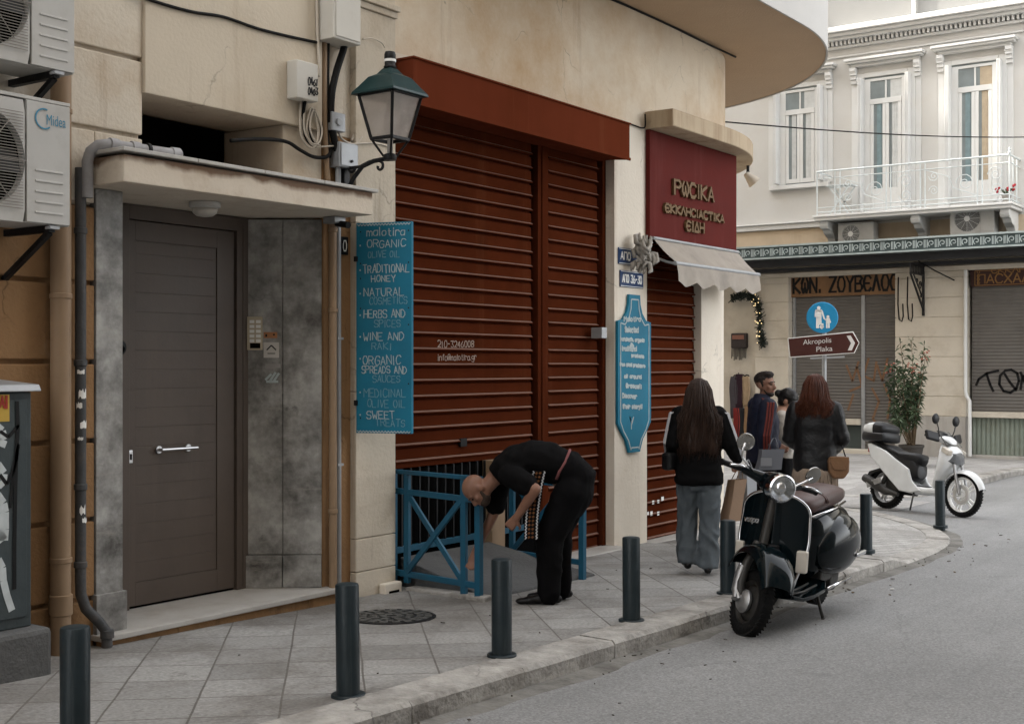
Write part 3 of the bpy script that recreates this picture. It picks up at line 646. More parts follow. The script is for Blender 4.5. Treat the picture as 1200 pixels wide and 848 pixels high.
# ================================================================== lettering (single-line strokes and the built-in font)
FONT = {
'A':'022842 1434','B':'02083847363505 3544433202','C':'4738180604123243','D':'02082846442202','E':'48080242 0535','F':'480802 0535','G':'4738180604123243 4525 4543','H':'0208 4248 0545','I':'2228','J':'4843321203',
'K':'0208 480542','L':'080242','M':'0208254842','N':'02084248','O':'183846443212040618','P':'02083847463505','Q':'183846443212040618 3341','R':'02083847463505 2542','S':'473818070615354443321203','T':'0848 2822','U':'080412324448',
'V':'082248','W':'0812253248','X':'0842 4802','Y':'082548 2522','Z':'08480242','0':'183846443212040618','1':'172822','2':'07183847450242','3':'0848254443321203','4':'380444 3832','5':'480805354443321203','6':'381605031232434435 0515','7':'084812',
'8':'18384735150718 153544433212030415','9':'3243474838180706153545','-':'1535','!':'2824 2322','.':'2223','*':'2526','@':'363515133343 3633424738180603123 2','&':'421718283604032244',',':'2321','\u0394':'02284202','\u03a0':'0208 4248 0848','\u039b':'022842','\u0395':'4738180604123243 0535',
'\u03a9':'180604122432444638 2426','\u0398':'183846443212040618 1535','a':'46160503123244 4642','b':'0802 0516364543321203','c':'4536160503123243','d':'4842 4536160503123243','e':'04444536160503123243','f':'47382722 1636','g':'4636160504133344 4641301001','h':'0802 0516364542','i':'2622 2827','j':'26211001',
'k':'0802 360432','l':'2822','m':'0602 05162522 25364542','n':'0602 0516364542','o':'163645433212030516','p':'0600 0516364543321203','q':'4640 4536160503123243','r':'0602 05163645','s':'45361605143443321203','t':'28233242 1646','u':'060312324346 4642','v':'062246','w':'0612253246','x':'0642 4602','y':'0624 4610','z':'06460242'}
FW_ = {'I':0.35,'i':0.35,'l':0.35,'.':0.4,'!':0.45,'1':0.7,' ':0.7,'*':0.5,',':0.4,'t':0.8,'f':0.8,'r':0.85,'M':1.15,'W':1.2,'m':1.2,'w':1.15}
def strokes(mb, text, p0, right, up, nrm, width, height, sw, jit=0.0, slant=0.0, thick=0.002, seed=1, gap=0.34):
    """handwritten text from p0 (left end of the baseline), fitted to a width"""
    rng = random.Random(seed); p0, right, up, nrm = V(p0), V(right), V(up), V(nrm)
    adv = [FW_.get(c, 1.0) for c in text]
    tot = sum(adv) + gap*(len(text)-1); k = width/tot; x = 0
    for c, a in zip(text, adv):
        if c != ' ' and c in FONT:
            oy = rng.uniform(-1,1)*jit*height; sc = 1 + rng.uniform(-1,1)*jit*1.2; sl_ = slant + rng.uniform(-1,1)*jit
            for s_ in FONT[c].split(' '):
                pts = []
                for i in range(0, len(s_)-1, 2):
                    fx = int(s_[i])/4.0; fy = (int(s_[i+1])-2)/6.0
                    if a < 0.6: fx = 0.5
                    xx = x + fx*a*k*sc + fy*height*sl_; yy = fy*height*sc + oy
                    xx += rng.uniform(-1,1)*jit*0.4*height*0.3; yy += rng.uniform(-1,1)*jit*0.3*height
                    pts.append(p0 + right*xx + up*yy)
                for a_, b_ in zip(pts, pts[1:]):
                    d = b_ - a_
                    if d.length < 1e-6: d = right*sw*0.5
                    e = d.normalized(); sd_ = nrm.cross(e).normalized()
                    w2 = sw*rng.uniform(0.75, 1.2)*0.5; q = [a_ - e*w2*0.7 - sd_*w2, b_ + e*w2*0.7 - sd_*w2, b_ + e*w2*0.7 + sd_*w2, a_ - e*w2*0.7 + sd_*w2]
                    off = nrm*rng.uniform(0, 0.0006)
                    mb.prism([v + off for v in q], nrm*thick)
        x += (a + gap)*k
def px_strokes(mb, text, u0, v0, u1, v1, vt, Y, sw, **k):
    a = onY(u0, v0, Y); b = onY(u1, v1, Y); t = onY(u0, vt, Y)
    r = (b - a); wd = r.length
    strokes(mb, text, a, r.normalized(), (0,0,1), (0,-1,0), wd, t.z - a.z, sw, **k)
def font_text(mb, body, p0, right, up, nrm, height, thick=0.003, width=None):
    cu = bpy.data.curves.new('t', 'FONT'); cu.body = body; cu.size = 1.0
    o = bpy.data.objects.new('t', cu); COL.objects.link(o)
    bpy.context.view_layer.update()
    dg = bpy.context.evaluated_depsgraph_get(); me = bpy.data.meshes.new_from_object(o.evaluated_get(dg))
    xs = [v.co.x for v in me.vertices]; ys = [v.co.y for v in me.vertices]
    x0, x1 = min(xs), max(xs); k = height/0.73; kx = k if width is None else width/(x1-x0)
    p0, right, up, nrm = V(p0), V(right), V(up), V(nrm)
    vs = [p0 + right*((v.co.x-x0)*kx) + up*(v.co.y*k) + nrm*thick for v in me.vertices]
    mb.add(vs, [tuple(p.vertices) for p in me.polygons])
    bpy.data.objects.remove(o); bpy.data.curves.remove(cu); bpy.data.meshes.remove(me)
UP = (0,0,1)

# ================================================================== air conditioners
M['fan'] = mat('dark_fan', (0.03,0.03,0.03), 0.6, 0.2)
M['logo'] = mat('blue_logo', (0.05,0.22,0.34), 0.5, 0.1)
def aircon(name, label, loc, rz, W=0.9, H=0.73, D=0.33, fr=0.27, fx=0.34, logo=False, group='air conditioners', dark=True):
    t = thing(name, label, 'air conditioner', loc, rz, group)
    b = MB(); b.box(0, W, 0.066, D, 0.03, H-0.02); b.box(0, 0.012, 0.002, 0.066, 0.03, H-0.02); b.box(W-0.012, W, 0.012, 0.066, 0.03, H-0.02); b.box(0.012, W-0.012, 0.012, 0.066, 0.03, 0.036); b.box(W*0.69, W-0.012, 0.012, 0.066, 0.036, H-0.02); b.box(-0.004, W+0.004, 0.005, D+0.004, H-0.02, H)
    b.build('casing', M['acwhite'], t, local=True, bevel=0.012)
    sx = W*0.69
    f = MB()
    # front panel with a round opening
    n = 48; ring = []; out = []
    for i in range(n):
        a = 2*math.pi*i/n; c, s = math.cos(a), math.sin(a)
        ring.append((fx + fr*c, 0.0, H/2 + fr*s))
        k = min((sx-0.012-fx)/abs(c) if c > 0.001 else ((fx-0.012)/abs(c) if c < -0.001 else 9), (H/2-0.03)/max(abs(s), 1e-3))
        out.append((fx + k*c, 0.0, H/2 + k*s))
    f.add(ring + out, [(i, (i+1) % n, n+(i+1) % n, n+i) for i in range(n)])
    f.add([(p[0], 0.06, p[2]) for p in ring] + ring, [(i, (i+1) % n, n+(i+1) % n, n+i) for i in range(n)])
    f.build('front_panel', M['acwhite'], t, local=True)
    p = MB(); p.box(sx, W-0.004, -0.002, 0.011, 0.035, H-0.025)
    for i in range(5):
        z = H*0.12 + i*0.058
        p.box(sx+0.05, W-0.05, -0.007, -0.002, z, z+0.012)
    p.build('side_panel', M['acwhite'], t, local=True, bevel=0.003)
    d = MB(); d.lathe([(fr*1.0, 0.055), (fr*1.0, 0.06)], (fx, 0, H/2), (0,1,0), 40); d.build('fan_recess', M['dark'] if dark else M['fan'], t, local=True)
    bl = MB()
    for i in range(5):
        a = 2*math.pi*i/5; c, s = math.cos(a), math.sin(a)
        bl.obox((fx + fr*0.55*c, 0.035, H/2 + fr*0.55*s), V((c,0,s))*fr*0.38, V((-s,0.35,c))*fr*0.24, V((0,1,0))*0.002)
    bl.lathe([(0.05,0.0),(0.05,0.02)], (fx,0.015,H/2), (0,1,0)); bl.build('fan', M['fan'], t, local=True)
    g = MB(); m_ = 34
    for i in range(m_):
        z = H/2 - fr + 2*fr*(i+0.5)/m_; hw = math.sqrt(max(fr*fr - (z-H/2)**2, 0))
        if logo:
            g.tube([(0.03,-0.012,z),(sx-0.03,-0.012,z)], 0.0022, 4)
        else:
            g.tube([(fx-hw,-0.006,z),(fx+hw,-0.006,z)], 0.002, 4)
    for i in range(7 if logo else 12):
        a = 2*math.pi*i/(7 if logo else 12)
        g.tube([(fx,-0.011,H/2),(fx+fr*math.cos(a),-0.011,H/2+fr*math.sin(a))], 0.003, 4)
    g.build('fan_grille', M['acgrille'] if logo else M['white'], t, local=True)
    if not logo:
        hb = MB(); hb.lathe([(0.06,0.0),(0.055,0.012)], (fx,-0.02,H/2), (0,1,0)); hb.build('hub', M['white'], t, local=True, autosmooth=40)
    br = MB()
    for x in (0.1, W-0.14):
        br.box(x, x+0.04, 0.0, D+0.14, -0.01, 0.028); br.bar((x+0.02, 0.02, -0.01), (x+0.02, D+0.13, -0.26), 0.03)
    br.build_each('bracket', M['iron'], t, local=True)
    ft = MB()
    for x in (0.09, W-0.15): ft.box(x, x+0.06, -0.03, 0.02, 0.005, 0.022)
    ft.build_each('foot', M['galv'], t, local=True)
    return t
ac1 = aircon('air_conditioner', 'white air conditioner with a round blue logo on its front, lower of the stacked pair', (3.60, -0.45, 2.26), 0, logo=True, group='air conditioners on the near wall')
lg = MB(); a = onY(51, 150, -0.455); b = onY(77, 153.5, -0.455)
lw_ = (b.x - a.x)
font_text(lg, 'Midea', (a.x+0.02, -0.4535, 2.845), (1,0,0), UP, (0,-1,0), 0.062, 0.002, lw_-0.02)
cx, cz = a.x+0.005, 2.875
for i in range(16):
    a0, a1 = R(70+i*15), R(70+(i+1)*15); r_ = 0.055
    lg.bar((cx+r_*math.cos(a0), -0.455, cz+r_*math.sin(a0)), (cx+r_*math.cos(a1), -0.455, cz+r_*math.sin(a1)), 0.008, 0.003, (0,-1,0))
lg.build('logo', M['logo'], ac1)
ac2 = aircon('air_conditioner', 'white air conditioner cut by the top edge, upper of the stacked pair', (3.63, -0.45, 3.13), 0, logo=True, group='air conditioners on the near wall')

# ================================================================== pipes
t = thing('drainpipe', 'fat beige drainpipe running down the ochre wall left of the taupe door', 'pipe', (4.69, -0.1, G(4.69,-0.1)), group='pipes on the near wall')
b = MB(); gz = G(4.69,-0.1); b.cyl((4.685,-0.10,gz-0.02),(4.69,-0.10,5.2),0.06,None,20); b.build('pipe', M['pipe'], t, smooth=False, autosmooth=40)
b = MB()
for z in (0.33, 1.9, 3.0):
    b.lathe([(0.061,0),(0.066,0.005),(0.066,0.03),(0.061,0.035)], (4.688,-0.10,z)); b.box(4.68,4.70,-0.04,0.0,z+0.01,z+0.025)
b.lathe([(0.061,0),(0.068,0.005),(0.068,0.12),(0.061,0.125)], (4.688,-0.10,0.02)); b.build_each('pipe_clamp', M['pipe'], t, autosmooth=40)
t = thing('drainpipe', 'thin dark iron drainpipe with an elbow at its foot beside the beige pipe', 'pipe', (4.84, -0.09, G(4.84,-0.1)), group='pipes on the near wall')
b = MB(); gz = G(4.9,-0.12)
b.tube([(4.84,-0.08,2.70),(4.84,-0.08,0.20),(4.842,-0.08,0.12),(4.87,-0.09,0.03),(4.94,-0.13,-0.06),(4.975,-0.15,-0.12),(4.98,-0.15,gz)], 0.033, 14)
b.build('pipe', M['darkpipe'], t, autosmooth=50)
b = MB()
for z in (0.28, 0.75, 1.5, 2.3): b.lathe([(0.034,0),(0.040,0.004),(0.040,0.035),(0.034,0.04)], (4.84,-0.08,z))
b.lathe([(0.034,0),(0.042,0.004),(0.042,0.05),(0.034,0.055)], (4.98,-0.15,gz+0.05)); b.build_each('pipe_clamp', M['darkpipe'], t, autosmooth=40)
b = MB()
rng = random.Random(12)
for (z, h_, a0, a1) in ((1.45,0.035,200,275),(1.30,0.07,215,300),(1.24,0.05,190,250),(1.12,0.06,230,310),(1.05,0.03,205,260),(0.60,0.07,225,285),(0.55,0.04,250,320)):
    pts = [R(a0+(a1-a0)*q/8) for q in range(9)]; top = [h_*rng.uniform(0.6,1.0) for q in pts]; low = [h_*rng.uniform(0,0.25) for q in pts]
    b.add([(4.84+0.0348*math.cos(a),-0.08+0.0348*math.sin(a),z+l) for a, l in zip(pts, low)] + [(4.84+0.0348*math.cos(a),-0.08+0.0348*math.sin(a),z+l) for a, l in zip(pts, top)], [(q,q+1,q+10,q+9) for q in range(8)])
b.build_each('torn_sticker', M['white'], t, autosmooth=40)
t = thing('drainpipe', 'short grey plastic pipe lying along the top of the door canopy', 'pipe', (5.1, -0.2, 2.81), group='pipes on the near wall')
b = MB(); b.tube([(4.86,-0.12,2.52),(4.86,-0.12,2.74),(4.868,-0.14,2.80),(4.90,-0.17,2.838),(4.95,-0.19,2.848),(5.47,-0.24,2.848)], 0.034, 14); b.build('pipe', M['pvc'], t, autosmooth=50)
b = MB()
for x in (4.96, 5.11, 5.40): b.lathe([(0.035,0),(0.043,0.004),(0.043,0.06),(0.035,0.065)], (x,-0.19-(x-4.95)*0.095,2.848), (1,-0.095,0))
b.build_each('pipe_collar', M['pvc'], t, autosmooth=40)
b = MB(); b.lathe([(0.0355,0),(0.0445,0.003),(0.0445,0.022),(0.0355,0.025)], (5.22,-0.216,2.848), (1,-0.095,0)); b.build_each('pipe_clamp', M['black'], t, autosmooth=40)
t = thing('drainpipe', 'thin beige drainpipe running down between the taupe door and the blue sign board', 'pipe', (7.06, -0.07, G(7.06,-0.07)), group='pipes on the near wall')
b = MB(); b.cyl((7.065,-0.075,G(7.06,-0.07)),(7.06,-0.075,2.61),0.030,None,16); b.build('pipe', M['pipe'], t, autosmooth=40)
b = MB()
for z in (0.4, 1.9, 2.5): b.lathe([(0.031,0),(0.036,0.004),(0.036,0.03),(0.031,0.034)], (7.062,-0.075,z))
b.build_each('pipe_clamp', M['pipe'], t, autosmooth=40)
t = thing('conduit', 'thin grey metal conduit running up the wall beside the blue sign board', 'pipe', (7.14, -0.05, G(7.14,-0.05)), group='pipes on the near wall')
b = MB(); b.cyl((7.15,-0.05,G(7.15,-0.05)),(7.145,-0.05,3.04),0.0225,None,14); b.build('pipe', M['galv'], t, autosmooth=40)
b = MB()
for z in (0.75, 1.7, 2.55): b.box(7.115,7.18,-0.076,-0.002,z,z+0.018)
b.build_each('pipe_clamp', M['galv'], t)
# porch lamp, door camera
t = thing('porch_lamp', 'round white ceiling lamp fixed under the door canopy', 'lamp', (5.83, -0.02, 2.55))
p = onY(240, 246, -0.02); b = MB(); b.lathe([(0.105,0.0),(0.105,-0.03),(0.09,-0.04)], (p.x,-0.02,2.602)); b.build('lamp_base', M['acwhite'], t, autosmooth=40)
b = MB(); b.lathe([(0.088,0),(0.08,-0.03),(0.055,-0.05),(0.01,-0.057)], (p.x,-0.02,2.562)); b.build('lamp_shade', mat('frosted_shade',(0.5,0.47,0.42),0.3,0.05), t, smooth=True)
t = thing('security_camera', 'small dark camera tucked under the right end of the door canopy', 'camera', (7.0,-0.15,2.57))
b = MB(); b.box(6.98,7.10,-0.17,-0.05,2.56,2.61); b.build('camera_mount', M['galv'], t, bevel=0.006)
b = MB(); b.cyl((7.06,-0.12,2.565),(7.03,-0.26,2.54),0.024); b.build('camera_body', M['black'], t, autosmooth=40)
# intercom, stickers and number plate
nrm_sp = V((-0.46, -0.342, 0)).normalized(); dir_sp = V((0.342, -0.46, 0)).normalized(); sp0 = V((6.68, 0.46, 0))
def on_splay(u, v, off=0.016):
    d = ray(u, v); o = sp0 + nrm_sp*off; k = (o - CAM).dot(nrm_sp)/d.dot(nrm_sp); return CAM + d*k
def splay_box(mb, u0, v0, u1, v1, off0, off1):
    a = on_splay(u0, v1, off0); b_ = on_splay(u1, v0, off0); wd = (b_-a).dot(dir_sp); h_ = b_.z - a.z
    c = a + dir_sp*wd/2 + V((0,0,h_/2)) + nrm_sp*(off1-off0)/2
    mb.obox(c, dir_sp*wd/2, nrm_sp*(off1-off0)/2, V((0,0,h_/2)))
t = thing('intercom', 'cream door intercom panel with two columns of call buttons', 'intercom', on_splay(299,405), 0)
b = MB(); splay_box(b, 290, 371, 308, 410, 0.014, 0.034); b.build('panel', mat('intercom_cream',(0.46,0.40,0.30),0.5,0.1), t, bevel=0.004)
b = MB()
for i in range(5):
    for j in range(2): splay_box(b, 292.5+j*7.5, 375+i*5.6, 298+j*7.5, 378.6+i*5.6, 0.0345, 0.037)
b.build('buttons', M['white'], t)
b = MB(); splay_box(b, 293, 402, 305, 408, 0.0345, 0.036); b.build('speaker_slot', M['dark'], t)
def sticker(label, boxes, mat_, marks=None):
    t = thing('sticker', label, 'sticker', on_splay((boxes[0][0]+boxes[0][2])/2, boxes[0][3]), 0, 'stickers beside the taupe door')
    b = MB()
    for bx_ in boxes: splay_box(b, *bx_, 0.0125, 0.0145)
    b.build('label_sheet', mat_, t)
    if marks:
        b = MB()
        for bx_ in marks: splay_box(b, *bx_, 0.015, 0.016)
        b.build('print', M['black'], t)
sticker('small orange sticker just below the intercom', [(309,389,325,396)], mat('orange_sticker',(0.36,0.16,0.07),0.6,0.15), [(311,391.5,313,394.5),(320,391,322,393)])
t = thing('sticker', 'square white sticker with a black roof mark below the orange sticker', 'sticker', on_splay(318,418), 0, 'stickers beside the taupe door')
b = MB(); splay_box(b, 309, 401, 327, 419, 0.0125, 0.0145); b.build('label_sheet', mat('off_white_sticker',(0.5,0.48,0.45),0.6,0.08), t)
b = MB()
for (ua, va, ub, vb) in ((312.5,410,318,404.5),(318,404.5,323.5,410)):
    b.bar(on_splay(ua,va,0.0155), on_splay(ub,vb,0.0155), 0.009, 0.002, nrm_sp)
splay_box(b, 313.5, 413.5, 322.5, 414.5, 0.015, 0.016); b.build('print', M['black'], t)
sticker('torn grey paper scrap above a white torn scrap on dark marble', [(311,426,329,431),(313,431,322,432)], mat('grey_scrap',(0.26,0.25,0.24),0.7,0.2))
t = thing('sticker', 'white torn paper scrap shaped like strokes, lowest of the stickers by the door', 'sticker', on_splay(319,447), 0, 'stickers beside the taupe door')
b = MB()
for (ua, va, ub, vb) in ((311,445,318,438),(316,447,323,436),(321,446,327,437),(312,447,326,447)): b.bar(on_splay(ua,va,0.0135), on_splay(ub,vb,0.0135), 0.017, 0.002, nrm_sp)
b.build('label_sheet', M['chalk'], t)
t = thing('number_plate', 'small dark house number plate reading 0 left of the blue board', 'number plate', onY(404,288,-0.01))
a = onY(400,298,-0.012); c = onY(408,278,-0.012); b = MB(); b.box(a.x,c.x,-0.014,-0.002,a.z,c.z); b.build('plate', M['black'], t, bevel=0.002)
b = MB(); px_strokes(b, '0', 402.2, 294, 406, 294, 282, -0.0145, 0.009); b.build('lettering', M['white'], t)

# ================================================================== street cabinet
M['cabinet'] = mat('green_grey_cabinet', (0.045,0.058,0.062), 0.5, 0.2, 4, 0.1, 40, dirt=(0.10,0.11,0.11), dscale=2.5, damt=0.5)
t = thing('street_cabinet', 'dark metal street cabinet with white graffiti and a yellow sticker on a concrete base', 'cabinet', (3.9,-0.3,-0.19))
b = MB(); b.box(3.42,4.25,-0.45,-0.06,0.07,1.36); b.build('cabinet_body', M['cabinet'], t, bevel=0.008)
b = MB(); b.prism([(3.38,-0.49,1.362),(3.38,-0.05,1.362),(3.38,-0.05,1.43),(3.38,-0.47,1.40)], (0.91,0,0)); b.build('cabinet_roof', M['galv'], t, bevel=0.008)
b = MB(); b.box(3.46,4.215,-0.462,-0.451,0.13,1.32); dd_ = b.build('cabinet_door', M['cabinet'], t, bevel=0.003)
b = MB(); a = onY(-3, 494, -0.465); c = onY(11, 462, -0.465); b.box(a.x,c.x,-0.4655,-0.4625,a.z,c.z); ys_ = b.build('yellow_sticker', mat('yellow_sticker',(0.50,0.33,0.06),0.6,0.1), dd_)
b = MB(); px_strokes(b, 'A', 0.0, 477, 5, 477.5, 464, -0.467, 0.011); px_strokes(b, 'I', 5.5, 477.5, 9.5, 478, 464, -0.467, 0.013); b.build('lettering', mat('red_print',(0.30,0.03,0.02),0.6), ys_)
b = MB()
def gline(pts, r_, Y, mbx):
    q = [onY(u, v, Y) for u, v in pts]
    for a_, b_ in zip(q, q[1:]): mbx.bar(a_, b_, r_, 0.002, (0,-1,0))
gline([(-4,500),(2,505),(4,515),(1,523)], 0.05, -0.4645, b); gline([(-4,545),(3,555),(2,563),(-3,568)], 0.06, -0.4645, b); gline([(-4,580),(3,590),(5,600),(5,620),(4,633),(-3,622)], 0.055, -0.4645, b); gline([(-2,655),(3,665),(4,680),(8,697),(14,715)], 0.04, -0.4645, b)
b.build_each('white_graffiti', mat('white_spray',(0.50,0.54,0.55),0.7,0.25,9), dd_)
b = MB(); gline([(20,470),(21,500),(19,540),(18,580),(17,640),(17,690)], 0.022, -0.466, b); gline([(0,505),(10,512),(22,498)], 0.018, -0.466, b); gline([(0,556),(8,567),(15,553),(22,520)], 0.02, -0.466, b); gline([(12,595),(15,560),(21,530)], 0.016, -0.466, b)
b.build('black_graffiti', M['black'], dd_)
b = MB(); b.prism([(3.2,-0.56,-0.4),(4.31,-0.56,-0.4),(4.33,-0.03,-0.4),(3.2,-0.03,-0.4)], (0,0,0.47)); bs = b.build('concrete_base', M['ramp'], t, bevel=0.03)

# ================================================================== electrics on the wall
M['boxwhite'] = mat('pale_box_plastic', (0.55,0.53,0.48), 0.55, 0.06, 3, dirt=(0.40,0.35,0.28), dscale=3, damt=0.4)
t = thing('electric_box', 'tall white electric box high on the wall above the lantern', 'electric box', onY(406,48,0))
a = onY(391,44,-0.20); c = onY(423,-30,-0.20); b = MB(); b.box(a.x,c.x,-0.20,-0.003,a.z,c.z); b.build('box_casing', M['boxwhite'], t, bevel=0.008)
b = MB(); b.box(a.x+0.02,c.x-0.015,-0.208,-0.2005,a.z+0.02,c.z-0.02); b.build('box_door', M['boxwhite'], t, bevel=0.003)
t = thing('electric_box', 'small cream meter box with handwritten numbers beside the cable bundle', 'electric box', onY(360,115,0))
a = onY(348,114,-0.15); c = onY(373,76,-0.15); b = MB(); b.box(a.x,c.x,-0.15,-0.047,a.z,c.z); b.build('box_casing', M['boxwhite'], t, bevel=0.008)
b = MB(); px_strokes(b, '0461', 361, 99, 372, 100.5, 91, -0.1515, 0.009, jit=0.1); px_strokes(b, '0403', 361, 110, 372, 111.5, 103, -0.1515, 0.009, jit=0.1); b.build('lettering', M['black'], t)
t = thing('junction_box', 'small dark grey junction box, upper of two beside the cable bundle', 'junction box', onY(396,150,0), group='junction boxes on the near wall')
a = onY(389,152,-0.09); c = onY(405,134,-0.09); b = MB(); b.box(a.x,c.x,-0.09,-0.002,a.z,c.z); b.lathe([(0.03,0),(0.03,0.012)], ((a.x+c.x)/2,-0.09,(a.z+c.z)/2), (0,-1,0)); b.build('box_casing', M['galv'], t, bevel=0.006)
t = thing('junction_box', 'grey junction box above the canopy end, left of the lantern bracket', 'junction box', onY(408,193,0), group='junction boxes on the near wall')
a = onY(398,195,-0.11); c = onY(420,170,-0.11); b = MB(); b.box(a.x,c.x,-0.11,-0.002,a.z,c.z); b.build('box_casing', M['galv'], t, bevel=0.008)
b = MB(); b.box(a.x+0.012,c.x-0.012,-0.117,-0.1105,a.z+0.012,c.z-0.012); b.build('box_lid', M['galv'], t, bevel=0.003)
def cable(name, label, pts, r_, m, Y=-0.06):
    q = [onY(p[0], p[1], p[2] if len(p) > 2 else Y) for p in pts]
    # smooth the polyline
    out = []
    for i in range(len(q)-1):
        p0, p1, p2, p3 = q[max(i-1,0)], q[i], q[i+1], q[min(i+2,len(q)-1)]
        for k in range(6):
            s_ = k/6; out.append(0.5*((2*p1) + (p2-p0)*s_ + (2*p0-5*p1+4*p2-p3)*s_*s_ + (3*p1-p0-3*p2+p3)*s_**3))
    out.append(q[-1])
    b = MB(); b.tube(out, r_, 8); o = b.build(name, m, smooth=True)
    return tag(o, label, 'cable', 'cables on the near wall')
cable('wall_cable', 'black cable sagging across the pale wall panel at the top left', [(150,-10),(185,3),(225,14),(262,20),(300,33),(335,42),(372,50)], 0.011, M['cable'], -0.055)
cable('wall_cable', 'black cable curving from the dark recess over the door to the cable bundle', [(270,165,-0.02),(305,163,-0.05),(335,166,-0.06),(352,176,-0.06),(368,184,-0.05),(384,183,-0.05),(389,170,-0.05)], 0.014, M['cable'])
cable('wall_cable', 'thick black cable bending down from the tall white electric box', [(406,45,-0.08),(402,60,-0.07),(394,85,-0.06),(389,110,-0.06),(388,140,-0.06),(392,165,-0.06),(397,185,-0.06),(398,197,-0.05)], 0.028, M['cable'])
cable('wall_cable', 'straight black cable running down beside the pale conduits', [(385.5,-12),(385,30),(384,70),(384,110),(383.5,150),(386,185)], 0.014, M['cable'], -0.04)
cable('wall_cable', 'pale wire running down from the top just left of the black cable', [(371,-12),(372,40),(374,75),(374,90)], 0.011, M['cablew'], -0.06)
cable('wall_cable', 'pale conduit ending above the door canopy', [(380,-12),(380,50),(380,120),(382,180),(384,212)], 0.022, M['pipe'], -0.03)
cable('wall_cable', 'pale thin wire hanging right of the tall white electric box', [(425,-12),(425,40),(424,80),(424,130),(418,150),(412,165)], 0.009, M['cablew'], -0.03)
cable('wall_cable', 'thin pale wire looping over the pilaster beside the lantern', [(425,46),(436,45),(447,50),(451,56)], 0.005, M['cablew'], -0.08)
cable('wall_cable', 'thin pale wire drooping between the junction boxes', [(396,152),(400,162),(410,168),(418,168),(424,160)], 0.008, M['cablew'], -0.05)
for i, (du, dv, s_) in enumerate([(0,0,1.0),(2,2,0.85),(-1.5,3,1.1),(3,-1,0.7)]):
    cable('wall_cable', 'bundled pale wires hanging in loops below the cream meter box', [(354+du,116),(353+du,135+dv),(354+du,155+dv),(362+du,168+dv*s_),(371+du,168+dv),(374+du,150),(366+du*0.6,135-8*s_),(360+du,150+dv),(366+du,166+dv),(376,172)], 0.007, M['cablew'] if i != 1 else M['cable'], -0.06-0.006*i)
cable('wall_cable', 'short black cable dropping from the cream meter box', [(358,116,-0.1),(356,128,-0.08),(354,140,-0.06)], 0.012, M['cable'])
cable('wall_cable', 'pale wire running level from the wire loops to the pilaster', [(376,172),(390,171),(410,169),(440,168),(456,172)], 0.006, M['cablew'], -0.062)
cable('wall_cable', 'thin black wire stapled under the curved balcony', [(640,-30,-0.015),(718,0,-0.015),(750,14,-0.015),(783,29,-0.015),(830,52,-0.015),(862,67,-0.012)], 0.012, M['cable'])
cable('wall_cable', 'thin black wire between the shutter box and the stone ledge', [(738,145,-0.02),(746,148,-0.02),(752,150,-0.02),(756,148,-0.03),(756,134,-0.06)], 0.008, M['cable'])

# ================================================================== wall lantern
LC = V((7.22, -0.50, 0))
t = thing('wall_lantern', 'green four sided lantern on a scrolled black wall bracket', 'lantern', (7.22, -0.06, 3.0))
def sq(h_, z): return [LC + V((-h_,-h_,z)), LC + V((h_,-h_,z)), LC + V((h_,h_,z)), LC + V((-h_,h_,z))]
b = MB(); b.loft([sq(0.205,3.495), sq(0.20,3.515), sq(0.165,3.56), sq(0.115,3.63), sq(0.07,3.655), sq(0.045,3.69), sq(0.035,3.70)]); b.build('lantern_roof', M['lampgreen'], t, bevel=0.004)
b = MB(); b.lathe([(0.045,3.70),(0.048,3.71),(0.040,3.72),(0.040,3.76),(0.043,3.765),(0.043,3.80),(0.036,3.82)], LC); b.build('finial', M['iron'], t, autosmooth=40)
b = MB(); b.lathe([(0.0445,3.745),(0.0445,3.765)], LC, cap=False); b.build('finial_band', M['white'], t, autosmooth=40)
b = MB()
hi, lo = sq(0.163, 3.493), sq(0.098, 3.175)
for i in range(4):
    b.bar(hi[i], lo[i], 0.022); b.bar(hi[i], hi[(i+1) % 4], 0.018); b.bar(lo[i], lo[(i+1) % 4], 0.024)
    b.bar(lo[i], LC + V((0,0,3.05)) + (lo[i]-LC-V((0,0,3.175)))*0.35, 0.016)
b.lathe([(0.045,3.02),(0.05,3.04),(0.05,3.06),(0.03,3.07)], LC); b.build('lantern_frame', M['iron'], t, bevel=0.003)
M['lampglass'] = mat('frosted_lantern_glass', (0.42,0.37,0.33), 0.25, 0.12, 6, alpha=0.62, dirt=(0.2,0.17,0.15), dscale=4, damt=0.5)
hi2, lo2 = sq(0.158, 3.485), sq(0.095, 3.182); b = MB()
for i in range(4): b.add([hi2[i], hi2[(i+1)%4], lo2[(i+1)%4], lo2[i]], [(0,1,2,3)])
b.build('lantern_glass', M['lampglass'], t)
b = MB(); b.lathe([(0.02,3.07),(0.022,3.2),(0.045,3.26),(0.05,3.32),(0.03,3.38),(0.01,3.39)], LC); b.build('bulb', mat('bulb',(0.5,0.48,0.45),0.2,0.05), t, smooth=True)
b = MB()
b.tube([LC+V((0,0.0,3.03)), LC+V((0,0.06,3.035)), LC+V((0,0.16,3.03)), LC+V((0,0.27,3.0)), LC+V((0,0.36,2.92)), LC+V((0,0.42,2.84))], 0.017, 10)
b.tube([LC+V((0,0.44,3.0)), LC+V((0,0.30,3.0)), LC+V((0,0.2,3.03)), LC+V((0,0.1,3.03))], 0.012, 8)
for c_, r0, s0 in (((0,0.10,2.985), 0.038, 1), ((0,0.37,3.0), 0.05, -1)):
    pts = [LC + V((0, c_[1] + r0*(1-k*0.05)*math.cos(R(90+s0*k*26)), c_[2] + r0*(1-k*0.05)*math.sin(R(90+s0*k*26)))) for k in range(12)]
    b.tube(pts, 0.011, 8)
